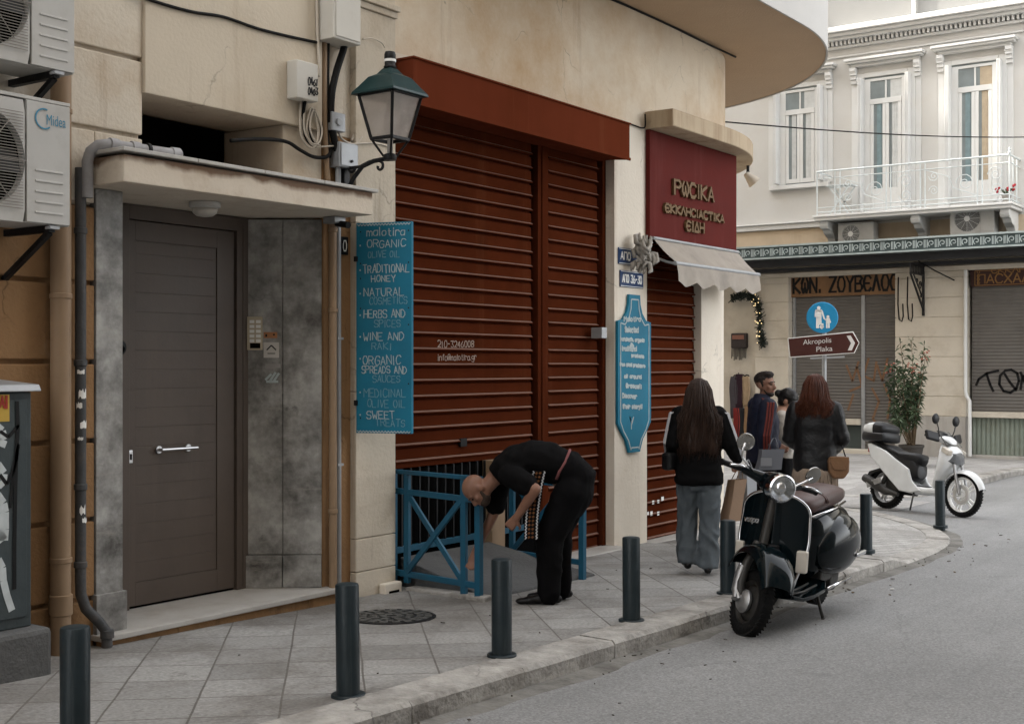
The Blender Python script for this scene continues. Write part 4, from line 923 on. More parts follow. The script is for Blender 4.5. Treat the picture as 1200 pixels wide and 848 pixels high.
b.box(LC.x-0.03, LC.x+0.03, -0.075, -0.004, 2.80, 3.10); b.build('wall_bracket', M['iron'], t, autosmooth=50)

# ================================================================== sign boards
t = thing('sign_board', 'tall blue board projecting from the pilaster, hand lettered with olive oil, honey and herbs', 'sign', (7.40,-0.28,0.995))
B0 = V((7.335,-0.062,0)); BD = V((0.305,-0.952,0)).normalized(); BN = V((-0.952,-0.305,0)).normalized(); BW, BZ0, BZ1 = 0.455, 0.99, 2.595
b = MB(); b.obox(B0 + BD*BW/2 + V((0,0,(BZ0+BZ1)/2)) - BN*0.02, BD*BW/2, BN*0.02, V((0,0,(BZ1-BZ0)/2))); b.build('board', M['board'], t, bevel=0.003)
def bp(x, y, off=0.001): return B0 + BD*((x-372)/196*BW) + V((0,0,BZ1 - (y-55)/700*(BZ1-BZ0))) + BN*off
lines = [('malotira',410,545,100,75,1),('ORGANIC',412,547,138,115,1),('OLIVE OIL',415,525,171,151,0),('TRADITIONAL',398,560,222,196,1),('HONEY',427,512,252,231,1),('NATURAL',400,540,299,273,1),('COSMETICS',420,553,327,304,0),('HERBS AND',400,545,371,346,1),('SPICES',437,530,402,379,0),('WINE AND',398,540,446,421,1),('RAKI',428,497,478,455,0),('ORGANIC',397,530,526,498,1),('SPREADS AND',392,550,556,533,1),('SAUCES',432,528,585,563,0),('MEDICINAL',400,548,635,609,0),('OLIVE OIL',413,545,668,644,0),('SWEET',410,508,706,682,1),('TREATS',443,545,731,708,0)]
b0, b1 = MB(), MB()
for i, (tx, xa, xb, yb, yt, br) in enumerate(lines):
    strokes(b1 if br else b0, tx, bp(xa,yb), BD, UP, BN, (xb-xa)/196*BW, (yb-yt)/700*(BZ1-BZ0), 0.0062 if br else 0.0056, jit=0.07, seed=i+5)
for y in (128,210,288,360,432,505,617,692): strokes(b1, '*', bp(384,y+10), BD, UP, BN, 0.012, 0.03, 0.009)
for yy in (62, 750):
    n = 34; pts = [bp(376+188*i/n, yy + (3 if i % 2 else -3)) for i in range(n+1)]
    for p, q in zip(pts, pts[1:]): b1.bar(p, q, 0.007, 0.002, BN)
b1.build('lettering', M['chalk'], t); b0.build('faded_lettering', M['chalkdim'], t)
b = MB()
for y in (85,190,240,340,395,590,705):
    for x in (388, 558):
        if (y + x) % 3: b.lathe([(0.006,0),(0.006,0.003)], bp(x,y,0.0), BN, 8)
b.build_each('nail_head', M['black'], t)
b = MB(); b.box(7.32,7.36,-0.075,-0.05,1.2,1.24); b.box(7.32,7.36,-0.075,-0.05,2.3,2.34); b.build_each('hinge', M['iron'], t)

t = thing('sign_board', 'teal shaped board with narrow ends and white handwriting on the pale pier', 'sign', (11.68,-0.03,0.6))
def tb(x, y, Y=-0.036): # zoom px (scale 4.24 from 690,260)
    return onY(690 + x/4.24, 260 + y/4.24, Y)
half = [(188,360),(187,392),(180,425),(165,450),(148,462),(136,470)]
right_ = [(238,360),(240,392),(248,425),(262,450),(278,462),(292,470)]
zt = onY(741,345,-0.036).z; zb = onY(741,530,-0.036).z; zs1 = onY(741,371,-0.036).z; zs0 = onY(741,502,-0.036).z
xl, xr = 11.335, 12.03; xm = (xl+xr)/2; hn = 0.115
def shape(inset):
    a = xl+inset; c = xr-inset; h_ = hn-inset*0.8; pts = []
    T, Bt = zt-inset, zb+inset
    prof = [(h_,T),(h_+0.01,T-0.10),(h_+0.05,T-0.19),(h_+0.13,T-0.265),(c-xm,zs1-inset*0.4-0.05)]
    profb = [(c-xm,zs0+inset*0.4+0.06),(h_+0.16,zs0-0.02),(h_+0.06,zs0-0.12),(h_+0.01,zs0-0.22),(h_,Bt)]
    rgt = prof + profb
    return [(xm+x, z) for x, z in rgt] + [(xm-x, z) for x, z in reversed(rgt)]
b = MB(); b.prism([V((x,-0.034,z)) for x, z in shape(0)], (0,0.03,0)); b.build('board', M['board'], t, bevel=0.003)
b = MB(); o_ = shape(0.05)
for p, q in zip(o_, o_[1:]+o_[:1]): b.bar((p[0],-0.036,p[1]), (q[0],-0.036,q[1]), 0.014, 0.003, (0,-1,0))
tl = [('Malotira',175,256,492,492,472),('Selected',180,246,545,549,520),('handmade, organic',157,275,588,596,572),('&',205,222,618,619,602),('traditional',163,238,638,641,617),('products',212,273,668,674,655),('from small producers',153,279,712,722,698),('all around',176,260,773,777,757),('Greece!!',184,262,821,827,802)]
for i, (tx, xa, xb, ya, yb, yt) in enumerate(tl):
    px_strokes(b, tx, 690+xa/4.24, 260+ya/4.24, 690+xb/4.24, 260+yb/4.24, 260+yt/4.24, -0.0362, 0.017, jit=0.06, seed=i+40)
for i, (tx, xa, xb, ya, yb, yt) in enumerate([('Discover',686,774,347,353,322),('their story!!',686,808,414,416,390)]):
    px_strokes(b, tx, 600+xa/5.3, 400+ya/5.3, 600+xb/5.3, 400+yb/5.3, 400+yt/5.3, -0.0362, 0.017, jit=0.06, seed=i+60)
q = [onY(600+x/5.3, 400+y/5.3, -0.036) for x, y in ((742,545),(742,505),(732,465),(742,505),(756,468),(742,520),(750,495))]
for p, r_ in zip(q, q[1:]): b.bar(p, r_, 0.013, 0.003, (0,-1,0))
b.build('lettering', M['chalk'], t)

t = thing('shop_sign', 'maroon shop sign panel with raised gold Greek letters above the canvas awning', 'sign', (13.0,-0.05,2.87))
b = MB(); b.box(11.965,14.10,-0.055,-0.004,2.87,4.015); b.build('panel', M['redsign'], t, bevel=0.004)
b = MB()
px_strokes(b, '\u03a1\u03a9C\u0399\u039a\u0391'.replace('\u03a1','P').replace('\u0399','I').replace('\u039a','K').replace('\u0391','A'), 788, 227, 834, 236.5, 211, -0.057, 0.034, thick=0.03, gap=0.30)
px_strokes(b, '\u0395KK\u039bHCIACTIKA', 777, 248, 846, 261, 239, -0.057, 0.027, thick=0.03, gap=0.25)
px_strokes(b, '\u0395I\u0394H', 802, 270, 822.5, 273, 259, -0.057, 0.027, thick=0.03, gap=0.3)
b.build('lettering', M['gold'], t)
for nm, lab, u0, v0, u1, v1, tx in (('street_plate','blue enamel street plate half hidden behind the folded awning end',725,292,750,310,'A\u03a0O'),('street_plate','blue enamel plate with numbers just above the teal shaped board',727,318,754,337,'A\u03a0O 36-30')):
    t = thing(nm, lab, 'sign', onY((u0+u1)/2, v1, -0.01), group='blue plates on the pier')
    a = onY(u0, v1-1, -0.014); c = onY(u1, v0+1, -0.014); zc = (a.z+c.z)/2; b = MB(); b.box(a.x,c.x,-0.014,-0.002,zc-0.085,zc+0.085); b.build('plate', M['plate'], t, bevel=0.003)
    b = MB(); strokes(b, tx, (a.x+(0.04),-0.0145,zc-0.035), (1,0,0), UP, (0,-1,0), (c.x-a.x)-0.08 if len(tx) > 4 else 0.2, 0.075, 0.015, gap=0.3)
    for zz in (zc-0.075, zc+0.075): b.box(a.x+0.012, c.x-0.012, -0.0155, -0.0145, zz-0.003, zz+0.003)
    b.build('lettering', M['white'], t)
# phone and mail written on the big shutter
b = MB(); Y_ = SY - 0.009
px_strokes(b, '210-3246008', 513, 407, 555, 406.5, 399.5, Y_, 0.0075, jit=0.06, seed=2); px_strokes(b, 'info@malotira.gr', 513, 422, 558, 421.5, 415, Y_, 0.0065, jit=0.06, seed=3)
b.build('lettering', mat('rubbed_white_lettering',(0.33,0.25,0.21),0.8,0.2), s1)

# ================================================================== awning
t = thing('awning', 'dusty grey canvas shop awning with a scalloped valance and folded end', 'awning', (13.0,-0.1,2.6))
nX, nS = 42, 8; vs = []
for i in range(nX+1):
    f = i/nX; x = 12.02 + f*2.08
    for j in range(nS+1):
        s_ = j/nS; y = -0.07 - 0.27*s_; z = 2.86 - 0.265*s_ - 0.02*math.sin(math.pi*s_) + 0.007*math.sin(f*40 + s_*3)*s_ + 0.006*mnoise.noise(V((x*4, s_*3, 0)))
        vs.append((x, y, z))
b = MB(); b.add(vs, [(i*(nS+1)+j, i*(nS+1)+j+1, (i+1)*(nS+1)+j+1, (i+1)*(nS+1)+j) for i in range(nX) for j in range(nS)])
b.build('canvas', M['fabric'], t, smooth=True)
vs = []; nX = 90
for i in range(nX+1):
    f = i/nX; x = 12.02 + f*2.08; sc_ = abs(math.sin(math.pi*f*5.0))
    drop_ = 0.185 + 0.055*sc_
    for j in range(7):
        s_ = j/6; vs.append((x, -0.348 - 0.012*math.sin(f*31+1)*s_ - 0.01*mnoise.noise(V((x*5, s_, 3)))*s_*2 - 0.01*s_, 2.585 - drop_*s_))
b = MB(); b.add(vs, [(i*7+j, i*7+j+1, (i+1)*7+j+1, (i+1)*7+j) for i in range(nX) for j in range(6)]); b.build('valance', M['fabric'], t, smooth=True)
b = MB(); b.cyl((12.0,-0.335,2.585),(14.12,-0.335,2.585),0.022); b.cyl((12.0,-0.075,2.865),(14.1,-0.075,2.865),0.018)
for x in (12.06, 13.2, 14.06): b.tube([(x,-0.08,2.66),(x,-0.2,2.61),(x,-0.33,2.58)], 0.015, 8)
b.build('awning_frame', M['galv'], t, autosmooth=40)
b = MB(); rng = random.Random(5)
c0 = onY(752, 297, -0.14)
for i in range(26):
    a = rng.uniform(0, 6.28); rr = rng.uniform(0.03, 0.13); p = c0 + V((rng.uniform(-0.06,0.10), rng.uniform(-0.09,0.05), rr*math.sin(a)*1.25))
    pts = [p + V((0.05*math.cos(k*1.1+a), 0.03*math.sin(k*0.9+a), 0.06*math.sin(k*1.3+a))) for k in range(5)]
    b.tube(pts, [0.012,0.024,0.028,0.022,0.010], 7)
b.build('folded_canvas', mat('folded_canvas',(0.30,0.28,0.25),0.9,0.35,14), t, smooth=True)
t = thing('corner_spotlight', 'small cream spotlight fixed under the end of the stone ledge', 'lamp', (15.0,-0.1,3.95))
p = CC + V((2.95*math.cos(R(-58)), 2.95*math.sin(R(-58)), 4.02))
b = MB(); b.lathe([(0.02,0),(0.02,-0.12)], p); b.build('stem', M['iron'], t)
b = MB(); b.lathe([(0.035,0),(0.05,0.05),(0.085,0.16),(0.08,0.162)], p + V((-0.02,0.02,-0.1)), (0.5,-0.5,-0.7)); b.build('lamp_head', M['pale'], t, autosmooth=40)

# ================================================================== basement entrance: railings, grille, ramp
def railing(label, outer, inner):
    o = V((*outer,0)); i = V((*inner,0)); t = thing('metal_railing', label, 'railing', (o.x,o.y,G(o.x,o.y)), group='blue railings by the basement entrance')
    def P(f, z): p = i.lerp(o, f); return V((p.x, p.y, z))
    zt, z2, zb = 0.655, 0.50, -0.155
    b = MB()
    for f in (0.025, 0.19, 0.82, 0.975):
        zbot = G(P(f,0).x, P(f,0).y) if f != 0.19 else -0.22
        b.bar(P(f, zbot - 0.005), P(f, zt-0.02), 0.05, 0.034 if f in (0.19, 0.82) else 0.05)
    b.build_each('post', M['rail'], t, bevel=0.003)
    b = MB(); b.bar(P(0, zt), P(1.0, zt), 0.052, 0.03); b.build('top_rail', M['rail'], t, bevel=0.003)
    b = MB(); b.bar(P(0.05, z2), P(0.95, z2-0.01), 0.03, 0.045); b.bar(P(0.05, zb), P(0.95, zb), 0.03, 0.045); b.build_each('cross_rail', M['rail'], t, bevel=0.003)
    b = MB(); b.bar(P(0.20, z2-0.02), P(0.80, zb+0.02), 0.022, 0.045)
    b.bar(P(0.20, zb+0.02)+V((-0.012,0,0)), P(0.80, z2-0.02)+V((-0.012,0,0)), 0.022, 0.045); b.build_each('brace', M['rail'], t, bevel=0.003)
railing('blue metal railing with crossed braces left of the bending man', (7.745,-0.95), (7.905,0.075))
railing('blue metal railing half hidden behind the legs of the bending man', (9.17,-0.98), (9.36,0.075))
t = thing('window_grille', 'dark barred grille with a blue frame under the brown shutter', 'grille', (8.6,0.02,-0.1))
b = MB(); 
for k in range(19): x = 7.95 + k*0.115; b.bar((x,0.10,-0.02),(x,0.10,0.66),0.018)
b.build_each('bar', M['iron'], t)
b = MB(); b.bar((7.83,0.10,0.0),(10.06,0.10,0.0),0.04,0.05); b.build('grille_frame', M['rail'], t, bevel=0.003)
b = MB(); b.box(9.22,9.42,0.02,0.13,-0.6,0.66); b.build('pier_stub', M['pipe'], nb, bevel=0.006)
b = MB(); x0, x1 = 8.0, 9.22
vs = [(x0,0.06,-0.05),(x1,0.06,-0.06),(x1+0.2,-0.93,G(x1,-0.93)+0.012),(x0-0.17,-0.93,G(x0,-0.93)+0.02)]
b.prism([V(v) for v in vs], (0,0,-0.4)); tag(b.build('ramp', M['ramp'], bevel=0.01), kind='structure')
b = MB(); b.prism([(7.70,-1.02,G(7.7,-1)-0.1),(7.82,-1.0,G(7.8,-1)-0.1),(8.0,-0.13,-0.4),(7.86,-0.10,-0.4)], (0,0,0.14)); tag(b.build('ramp_kerb', M['concrete'], bevel=0.015), kind='structure')

# manhole and utility lid
p = atT(459, 722, 2250/(722-470)); t = thing('manhole_cover', 'round dark iron manhole cover sunk in the pavement beside the railing', 'manhole cover', (p.x, p.y, G(p.x,p.y)))
b = MB(); zc = G(p.x,p.y); tilt = V((-0.0223,-0.0157,0))
def gz_(q, off): return V((q.x, q.y, G(q.x, q.y) + off))
b.loft([[gz_(p + V((r_*math.cos(2*math.pi*k/36), r_*math.sin(2*math.pi*k/36), 0)), o_) for k in range(36)] for r_, o_ in ((0.31,-0.02),(0.31,0.004),(0.285,0.007),(0.28,0.001),(0.01,0.001))], True)
b.build('frame', M['iron'], t)
b = MB()
for rr in (0.06, 0.13, 0.20, 0.255):
    nk = max(6, int(rr*75))
    for k in range(nk):
        a = 2*math.pi*k/nk; q = p + V((rr*math.cos(a), rr*math.sin(a), 0)); b.obox(gz_(q, 0.004), V((math.cos(a),math.sin(a),0))*0.024, V((-math.sin(a),math.cos(a),0))*0.026, V((0,0,0.004)))
b.build('raised_pattern', mat('worn_iron',(0.10,0.10,0.095),0.5,0.35,20,metal=0.4), t)

# ================================================================== bollards
BO = [(88,896,'dark green metal bollard cut by the bottom edge in front of the door step'),(408,815,'dark green metal bollard in front of the beige drainpipe and blue board'),(588,768,'dark green metal bollard in front of the bending man'),(740,727,'dark green metal bollard in front of the pale pier with the teal board'),(853,695,'dark green metal bollard at the front wheel of the black scooter'),(1015,645,'dark green metal bollard behind the rear of the black scooter'),(1102,611,'dark green metal bollard at the pavement tip before the white scooter')]
b0 = None
for i, (u, v, lab) in enumerate(BO):
    q = atT(u, v, 2250/(v-470)); z = G(q.x,q.y) - (0.06 if i == 6 else 0.0)
    if b0 is None:
        r0 = thing('bollard', lab, 'bollard', (q.x,q.y,z), group='bollards along the kerb'); b0 = r0
        b = MB(); b.lathe([(0.0605,-0.05),(0.0605,0.562),(0.057,0.570),(0.045,0.573),(0.003,0.572)], n=28); b.build('post', M['bollard'], r0, local=True, autosmooth=35)
        b = MB(); b.lathe([(0.088,-0.02),(0.088,0.010),(0.084,0.014),(0.062,0.014)], n=28); b.build('base_ring', M['bollard'], r0, local=True, autosmooth=35)
    else:
        r0 = copy_tree(b0); r0.location = (q.x,q.y,z); r0['label'] = lab; r0.rotation_euler = (R(random.uniform(-0.8,0.8)), R(random.uniform(-0.8,0.8)), random.uniform(0,6))
# ================================================================== building across the square
FX = 28.6
def Yf(u, X=FX): return onX(u, 429, X).y
def Zf(u, v, X=FX): return onX(u, v, X).z
M['facade'] = mat('pale_cream_facade', (0.545,0.535,0.51), 0.9, 0.05, 1.2, 0.1, 30, dirt=(0.50,0.45,0.38), dscale=0.8, damt=0.3)
M['facadelow'] = mat('brownish_cream_facade', (0.58,0.47,0.34), 0.9, 0.12, 1.5, 0.15, 30, dirt=(0.34,0.24,0.15), dscale=1.2, damt=0.6, streak=True)
M['stone'] = mat('cream_stone_blocks', (0.54,0.49,0.41), 0.85, 0.10, 2.0, 0.2, 30, dirt=(0.30,0.24,0.17), dscale=1.6, damt=0.5)
M['plinth'] = mat('grey_stone_plinth', (0.36,0.34,0.31), 0.8, 0.15, 2.5, 0.2, 30, dirt=(0.18,0.16,0.14), dscale=2, damt=0.6, streak=True)
M['greyshut'] = mat('grey_brown_shutter', (0.125,0.115,0.105), 0.6, 0.12, 2, 0.05, 30, dirt=(0.09,0.08,0.072), dscale=1.5, damt=0.5)
M['whitetrim'] = mat('white_trim_paint', (0.62,0.62,0.605), 0.7, 0.05, 2, dirt=(0.6,0.57,0.52), dscale=2, damt=0.4)
M['gutterdark'] = mat('dark_green_fascia', (0.05,0.07,0.07), 0.6, 0.2, 4)
M['gutterlight'] = mat('pale_green_fascia_relief', (0.34,0.39,0.385), 0.6, 0.2, 5, dirt=(0.15,0.17,0.17), dscale=4, damt=0.5)
M['signbrown'] = mat('brown_signboard', (0.21,0.115,0.055), 0.6, 0.2, 3, dirt=(0.07,0.04,0.02), dscale=2, damt=0.5)
M['signdark'] = mat('dark_red_signboard', (0.035,0.012,0.010), 0.5, 0.2, 3)
M['goldpaint'] = mat('gold_sign_paint', (0.22,0.115,0.035), 0.6, 0.2, 8)
M['palegreen'] = mat('pale_green_panel', (0.22,0.25,0.21), 0.7, 0.1, 3, dirt=(0.14,0.13,0.10), dscale=2, damt=0.6)
M['glass'] = mat('window_glass', (0.20,0.23,0.235), 0.06, 0.3, 1.5)
M['curtain'] = mat('grey_curtain', (0.52,0.53,0.52), 0.9, 0.15, 8)
M['curtaint'] = mat('teal_grey_curtain', (0.20,0.27,0.285), 0.9, 0.2, 8)
M['curtaino'] = mat('ochre_curtain', (0.40,0.33,0.24), 0.9, 0.15, 8)
fb = thing('neoclassical_building', 'pale neoclassical building with tall balcony windows above shuttered shops', 'building', (FX, 3, -0.5))
def yb(mb, ya, yb_, z0, z1, x0, x1): mb.box(x0, x1, ya, yb_, z0, z1)
YL, YR = 16.0, -14.0
b = MB(); yb(b, YR, YL, 3.95, 9.22, FX, FX+0.5); yb(b, YR, YL, -0.9, 12.5, FX+0.9, FX+9); b.build('wall', M['facade'], fb); b = MB(); yb(b, YR, YL, 9.222, 12.5, FX, FX+0.5)
# openings of the ground floor are formed by piers
b.build('attic_wall', mat('light_offset_attic', (0.25,0.25,0.243), 0.9, 0.05, 1.2, 0.1, 30), fb)  # facade colour darkened here to offset the stronger light on the attic
b = MB(); yb(b, YR, YL, 3.96, 4.74, FX-0.012, FX-0.002); b.build('lower_wall_band', M['facadelow'], fb)  # browner, streaked band of wall below the balcony
yA, yB, yC, yD, yE = Yf(925), Yf(1050), Yf(1133), -2.6, -4.2
zl = Zf(985, 316)
b = MB()
def pier(ya, yc):
    global b, bpl
    b, bpl = MB(), MB()
    z = -0.55; hts = [0.95] + [0.437]*12
    for i, h_ in enumerate(hts):
        if z > 3.55: break
        mbx = bpl if i == 0 else b
        yb(mbx, ya, yc, z + 0.006, min(z+h_, 3.6) - 0.006, FX-0.06 - (0.03 if i == 0 else 0), FX+0.9); z += h_
    yb(b, min(ya,yc)+0.02, max(ya,yc)-0.02, -0.5, 3.6, FX-0.045, FX+0.5)
    q = b.build('stone_pier', M['stone'], fb, bevel=0.006); bpl.build('plinth', M['plinth'], q, bevel=0.008)
pier(Yf(886), yA); pier(yB, yC); pier(yD, yE); pier(-7.0,-8.4)
b = MB(); yb(b, YR, YL, 3.602, 3.70, FX-0.10, FX+0.9); yb(b, YR, YL, 3.70, 3.95, FX-0.03, FX+0.9); yb(b, Yf(886)+0.002, 16, -0.9, 3.60, FX+0.02, FX+0.9); b.build('shop_lintel', M['stone'], fb, bevel=0.006)
def fine_slats(mb, ya, yc, z0, z1, X, pitch=0.075):
    prof = []; z = z0
    while z < z1-0.01:
        prof += [(X, z), (X-0.012, z+pitch*0.5), (X, z+pitch*0.97)]; z += pitch
    mb.add([(x, ya, zz) for x, zz in prof] + [(x, yc, zz) for x, zz in prof], [(i, i+1, len(prof)+i+1, len(prof)+i) for i in range(len(prof)-1)])
SX = FX + 0.20
yM = Yf(1012, SX)
zs_l = Zf(990, 490, SX); zsg = Zf(985, 347, SX-0.05); zst = Zf(985, 319, SX-0.05)
b = MB(); fine_slats(b, yA+0.02, yM+0.04, zs_l, zsg, SX); s_a = b.build('shop_shutter', M['greyshut'], fb)
b = MB(); fine_slats(b, yM-0.04, yB-0.02, -0.42, zsg, SX); b.build('shop_shutter', M['greyshut'], fb)
b = MB(); yb(b, yM-0.04, yM+0.04, -0.45, zsg, SX-0.04, SX+0.02); yb(b, yA-0.02, yA-0.09, -0.45, zsg, SX-0.05, SX+0.02); b.build('shutter_rail', M['galv'], fb)
b = MB(); yb(b, yA, yM+0.05, zs_l-0.14, zs_l-0.005, SX-0.12, SX+0.02); b.build('shop_sill', M['stone'], fb, bevel=0.006)
b = MB(); yb(b, yA, yM+0.05, -0.5, zs_l-0.15, SX, SX+0.04); b.build('shop_riser', mat('dark_green_riser',(0.05,0.062,0.058),0.6,0.2,3), fb)
b = MB(); yb(b, yA, yB, -0.7, -0.40, FX-0.22, FX+0.2); b.build('shop_step', M['stone'], fb, bevel=0.01)
sg = MB(); yb(sg, yA+0.0, yB+0.0, zsg+0.01, zst, SX-0.09, SX-0.03); sg = sg.build('name_board', M['signbrown'], fb, bevel=0.004)
b = MB(); Xs = SX-0.092
pl_ = onX(930, 343, Xs); pr_ = onX(1052, 336.5, Xs); pt_ = onX(930, 325.5, Xs)
wd = abs(pr_.y - pl_.y)
strokes(b, 'K\u03a9N. ZOYB\u0395\u039bOC', (Xs, pl_.y, pl_.z-0.01), (0,-1,0), UP, (-1,0,0), wd, 0.34, 0.050, thick=0.012, gap=0.30); b.build('lettering', M['black'], sg)
# orange spray on the left shutters
b = MB()
def xline(pts, w_, X, mbx):
    q = [onX(u, v, X) for u, v in pts]
    for a_, c_ in zip(q, q[1:]):
        e = (c_ - a_).normalized()*w_*0.3; mbx.bar(a_-e, c_+e, w_, 0.003, (-1,0,0))
for pts in ([(992,428),(999,446),(1006,424)],[(1004,430),(1010,452),(996,458)],[(1018,420),(1012,440),(1024,446),(1027,424)],[(1028,428),(1034,446),(1040,420)],[(1000,462),(994,480)],[(1022,455),(1030,470),(1023,490),(1032,505)],[(1036,450),(1043,468),(1040,490)]): xline(pts, 0.05, SX-0.014, b)
b.build('orange_graffiti', mat('orange_spray',(0.19,0.105,0.058),0.8,0.3,9), s_a)
# right shop
zr0 = Zf(1165, 482, SX); zr1 = Zf(1165, 306, SX)
b = MB(); fine_slats(b, yC-0.06, yD+0.03, zr0, 3.58, SX); s_b = b.build('shop_shutter', M['greyshut'], fb)
b = MB(); yb(b, yC, yD, zr0-0.13, zr0-0.004, SX-0.16, SX+0.02); b.build('shop_sill', M['stone'], fb, bevel=0.006)
b = MB(); y = yC-0.05
while y > yD: b.add([(SX,y,-0.5),(SX-0.03,y-0.03,-0.5),(SX-0.03,y-0.07,-0.5),(SX,y-0.10,-0.5),(SX,y,zr0-0.14),(SX-0.03,y-0.03,zr0-0.14),(SX-0.03,y-0.07,zr0-0.14),(SX,y-0.10,zr0-0.14)], [(0,1,5,4),(1,2,6,5),(2,3,7,6)]); y -= 0.10
b.build('corrugated_panel', M['palegreen'], fb)
b = MB(); yb(b, yC, yD, -0.7, -0.43, FX-0.05, FX+0.25); b.build('shop_step', M['plinth'], fb, bevel=0.01)
sg = MB(); Xs = SX-0.10; a = onX(1137, 336, Xs); c = onX(1260, 312, Xs); ztop = onX(1160, 315, Xs).z; zbot = onX(1160, 335.5, Xs).z
yb(sg, a.y, c.y, zbot, ztop, Xs, Xs+0.06); sg = sg.build('name_board', M['signdark'], fb, bevel=0.004)
b = MB(); p = onX(1146, 331.5, Xs-0.002)
strokes(b, '\u03a0ACXA\u039bIA', (Xs-0.001, p.y, zbot+0.07), (0,-1,0), UP, (-1,0,0), 1.35, 0.19, 0.028, thick=0.006, gap=0.24)
strokes(b, '\u0395KK\u039bHC', (Xs-0.001, onX(1162,320,Xs).y, zbot+0.285), (0,-1,0), UP, (-1,0,0), 0.85, 0.12, 0.022, thick=0.006, gap=0.24)
yo, yi = a.y-0.10, c.y+0.06
for (y0_, z0_, y1_, z1_) in ((yo,ztop-0.035,yi,ztop-0.035),(yo,zbot+0.03,yi,zbot+0.03),(yo,zbot+0.03,yo,ztop-0.035)): b.bar((Xs-0.002,y0_,z0_),(Xs-0.002,y1_,z1_),0.016,0.004,(-1,0,0))
for k in range(4): b.torus((Xs-0.002, yo-0.075, zbot+0.08+k*0.08),(1,0,0),0.028,0.007,16,6)
b.build('lettering', M['goldpaint'], sg)
b = MB()
for pts in ([(1144,451),(1147,444),(1157,437),(1170,434)],[(1156,437),(1160,450),(1164,458)],[(1178,434),(1172,440),(1171,450),(1176,458),(1184,460),(1191,455),(1194,446),(1192,437),(1185,433),(1178,434)],[(1176,436),(1183,447),(1191,457)],[(1196,436),(1200,446),(1204,452)],[(1210,434),(1198,442),(1196,456)]): xline(pts, 0.052, SX-0.014, b)
b.build('black_graffiti', M['black'], s_b)
b = MB(); y_ = Yf(1131.5, FX-0.08); b.tube([(FX-0.085,y_,3.6),(FX-0.085,y_,0.95),(FX-0.10,y_-0.03,0.85),(FX-0.13,y_-0.10,0.75),(FX-0.14,y_-0.11,-0.45)], 0.04, 10); b.build('waste_pipe', M['whitetrim'], fb, autosmooth=50)
# street canopy with a relief fascia
CX = 27.5
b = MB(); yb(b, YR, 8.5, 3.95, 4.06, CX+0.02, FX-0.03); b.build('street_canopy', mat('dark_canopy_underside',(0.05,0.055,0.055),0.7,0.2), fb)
b = MB(); yb(b, YR, 8.5, 3.985, 4.255, CX-0.02, CX+0.018); fa = b.build('fascia', M['gutterdark'], fb)
b = MB(); yb(b, YR, 8.5, 4.235, 4.275, CX-0.05, CX+0.03); yb(b, YR, 8.5, 3.965, 4.0, CX-0.05, CX+0.02)
y = 8.4; k = 0
while y > -3.0:
    r_ = 0.086; cz_ = 4.118; cy = y - 0.11
    for (ya, za, yb_, zb_) in ((cy-r_,cz_-r_,cy-r_,cz_+r_),(cy+r_,cz_-r_,cy+r_,cz_+r_)): b.bar((CX-0.025,ya,za),(CX-0.025,yb_,zb_),0.02,0.02,(-1,0,0))
    pts = []
    for q in range(11):
        a = R(-60 + q*38); rr = 0.075 - 0.0058*q; pts.append((CX-0.026, cy + rr*math.cos(a), cz_ + rr*math.sin(a)))
    b.tube(pts, 0.013, 5); b.bar((CX-0.025,cy-r_-0.028,cz_-r_),(CX-0.025,cy-r_-0.028,cz_+r_),0.012,0.02,(-1,0,0))
    y -= 0.235; k += 1
b.build('relief_pattern', M['gutterlight'], fa)
b = MB(); yb(b, YR, 8.5, 3.80, 3.95, CX+0.25, CX+0.40); yb(b, YR, 8.5, 3.72, 3.80, FX-0.25, FX-0.11); b.build('canopy_beam', mat('dark_beam',(0.035,0.035,0.037),0.7,0.2), fb)
# iron bracket on the stone pier
b = MB(); yk = Yf(1082, FX-0.1); x0, x1 = FX-0.10, FX-1.0; zt_, z2_ = 3.72, 3.52
b.bar((x0,yk,3.75),(x0,yk,2.62),0.05); b.bar((x0,yk,zt_),(x1,yk,zt_),0.04); b.bar((x0,yk,z2_),(x1,yk,z2_),0.04)
for i in range(9): xx = x0 + (x1-x0)*i/8; b.bar((xx,yk,zt_),(xx,yk,z2_),0.025)
b.bar((x1,yk,z2_),(x0,yk,2.75),0.035); b.bar((x1+0.2,yk,z2_),(x0,yk,2.98),0.025)
for (dx, dz, r_) in ((-0.22,3.28,0.10),(-0.45,3.36,0.07),(-0.15,3.05,0.06)):
    b.tube([(x0+dx+ (r_-0.005*q)*math.cos(R(40*q)), yk, dz+(r_-0.005*q)*math.sin(R(40*q))) for q in range(12)], 0.013, 6)
b.build('iron_bracket', M['iron'], fb)
b = MB()
for y in (Yf(1054), Yf(1065)): b.tube([(FX-0.075,y,3.5),(FX-0.075,y+0.01,2.9),(FX-0.075,y-0.02,2.55),(FX-0.075,y-0.08,2.5),(FX-0.075,y-0.11,2.62),(FX-0.075,y-0.10,2.9)], 0.014, 6)
b.tube([(FX-0.6,Yf(1086),3.8),(FX-0.3,Yf(1100),3.6),(FX-0.1,Yf(1120),3.38)], 0.014, 6); b.build('wall_wire', M['cable'], fb, smooth=True)
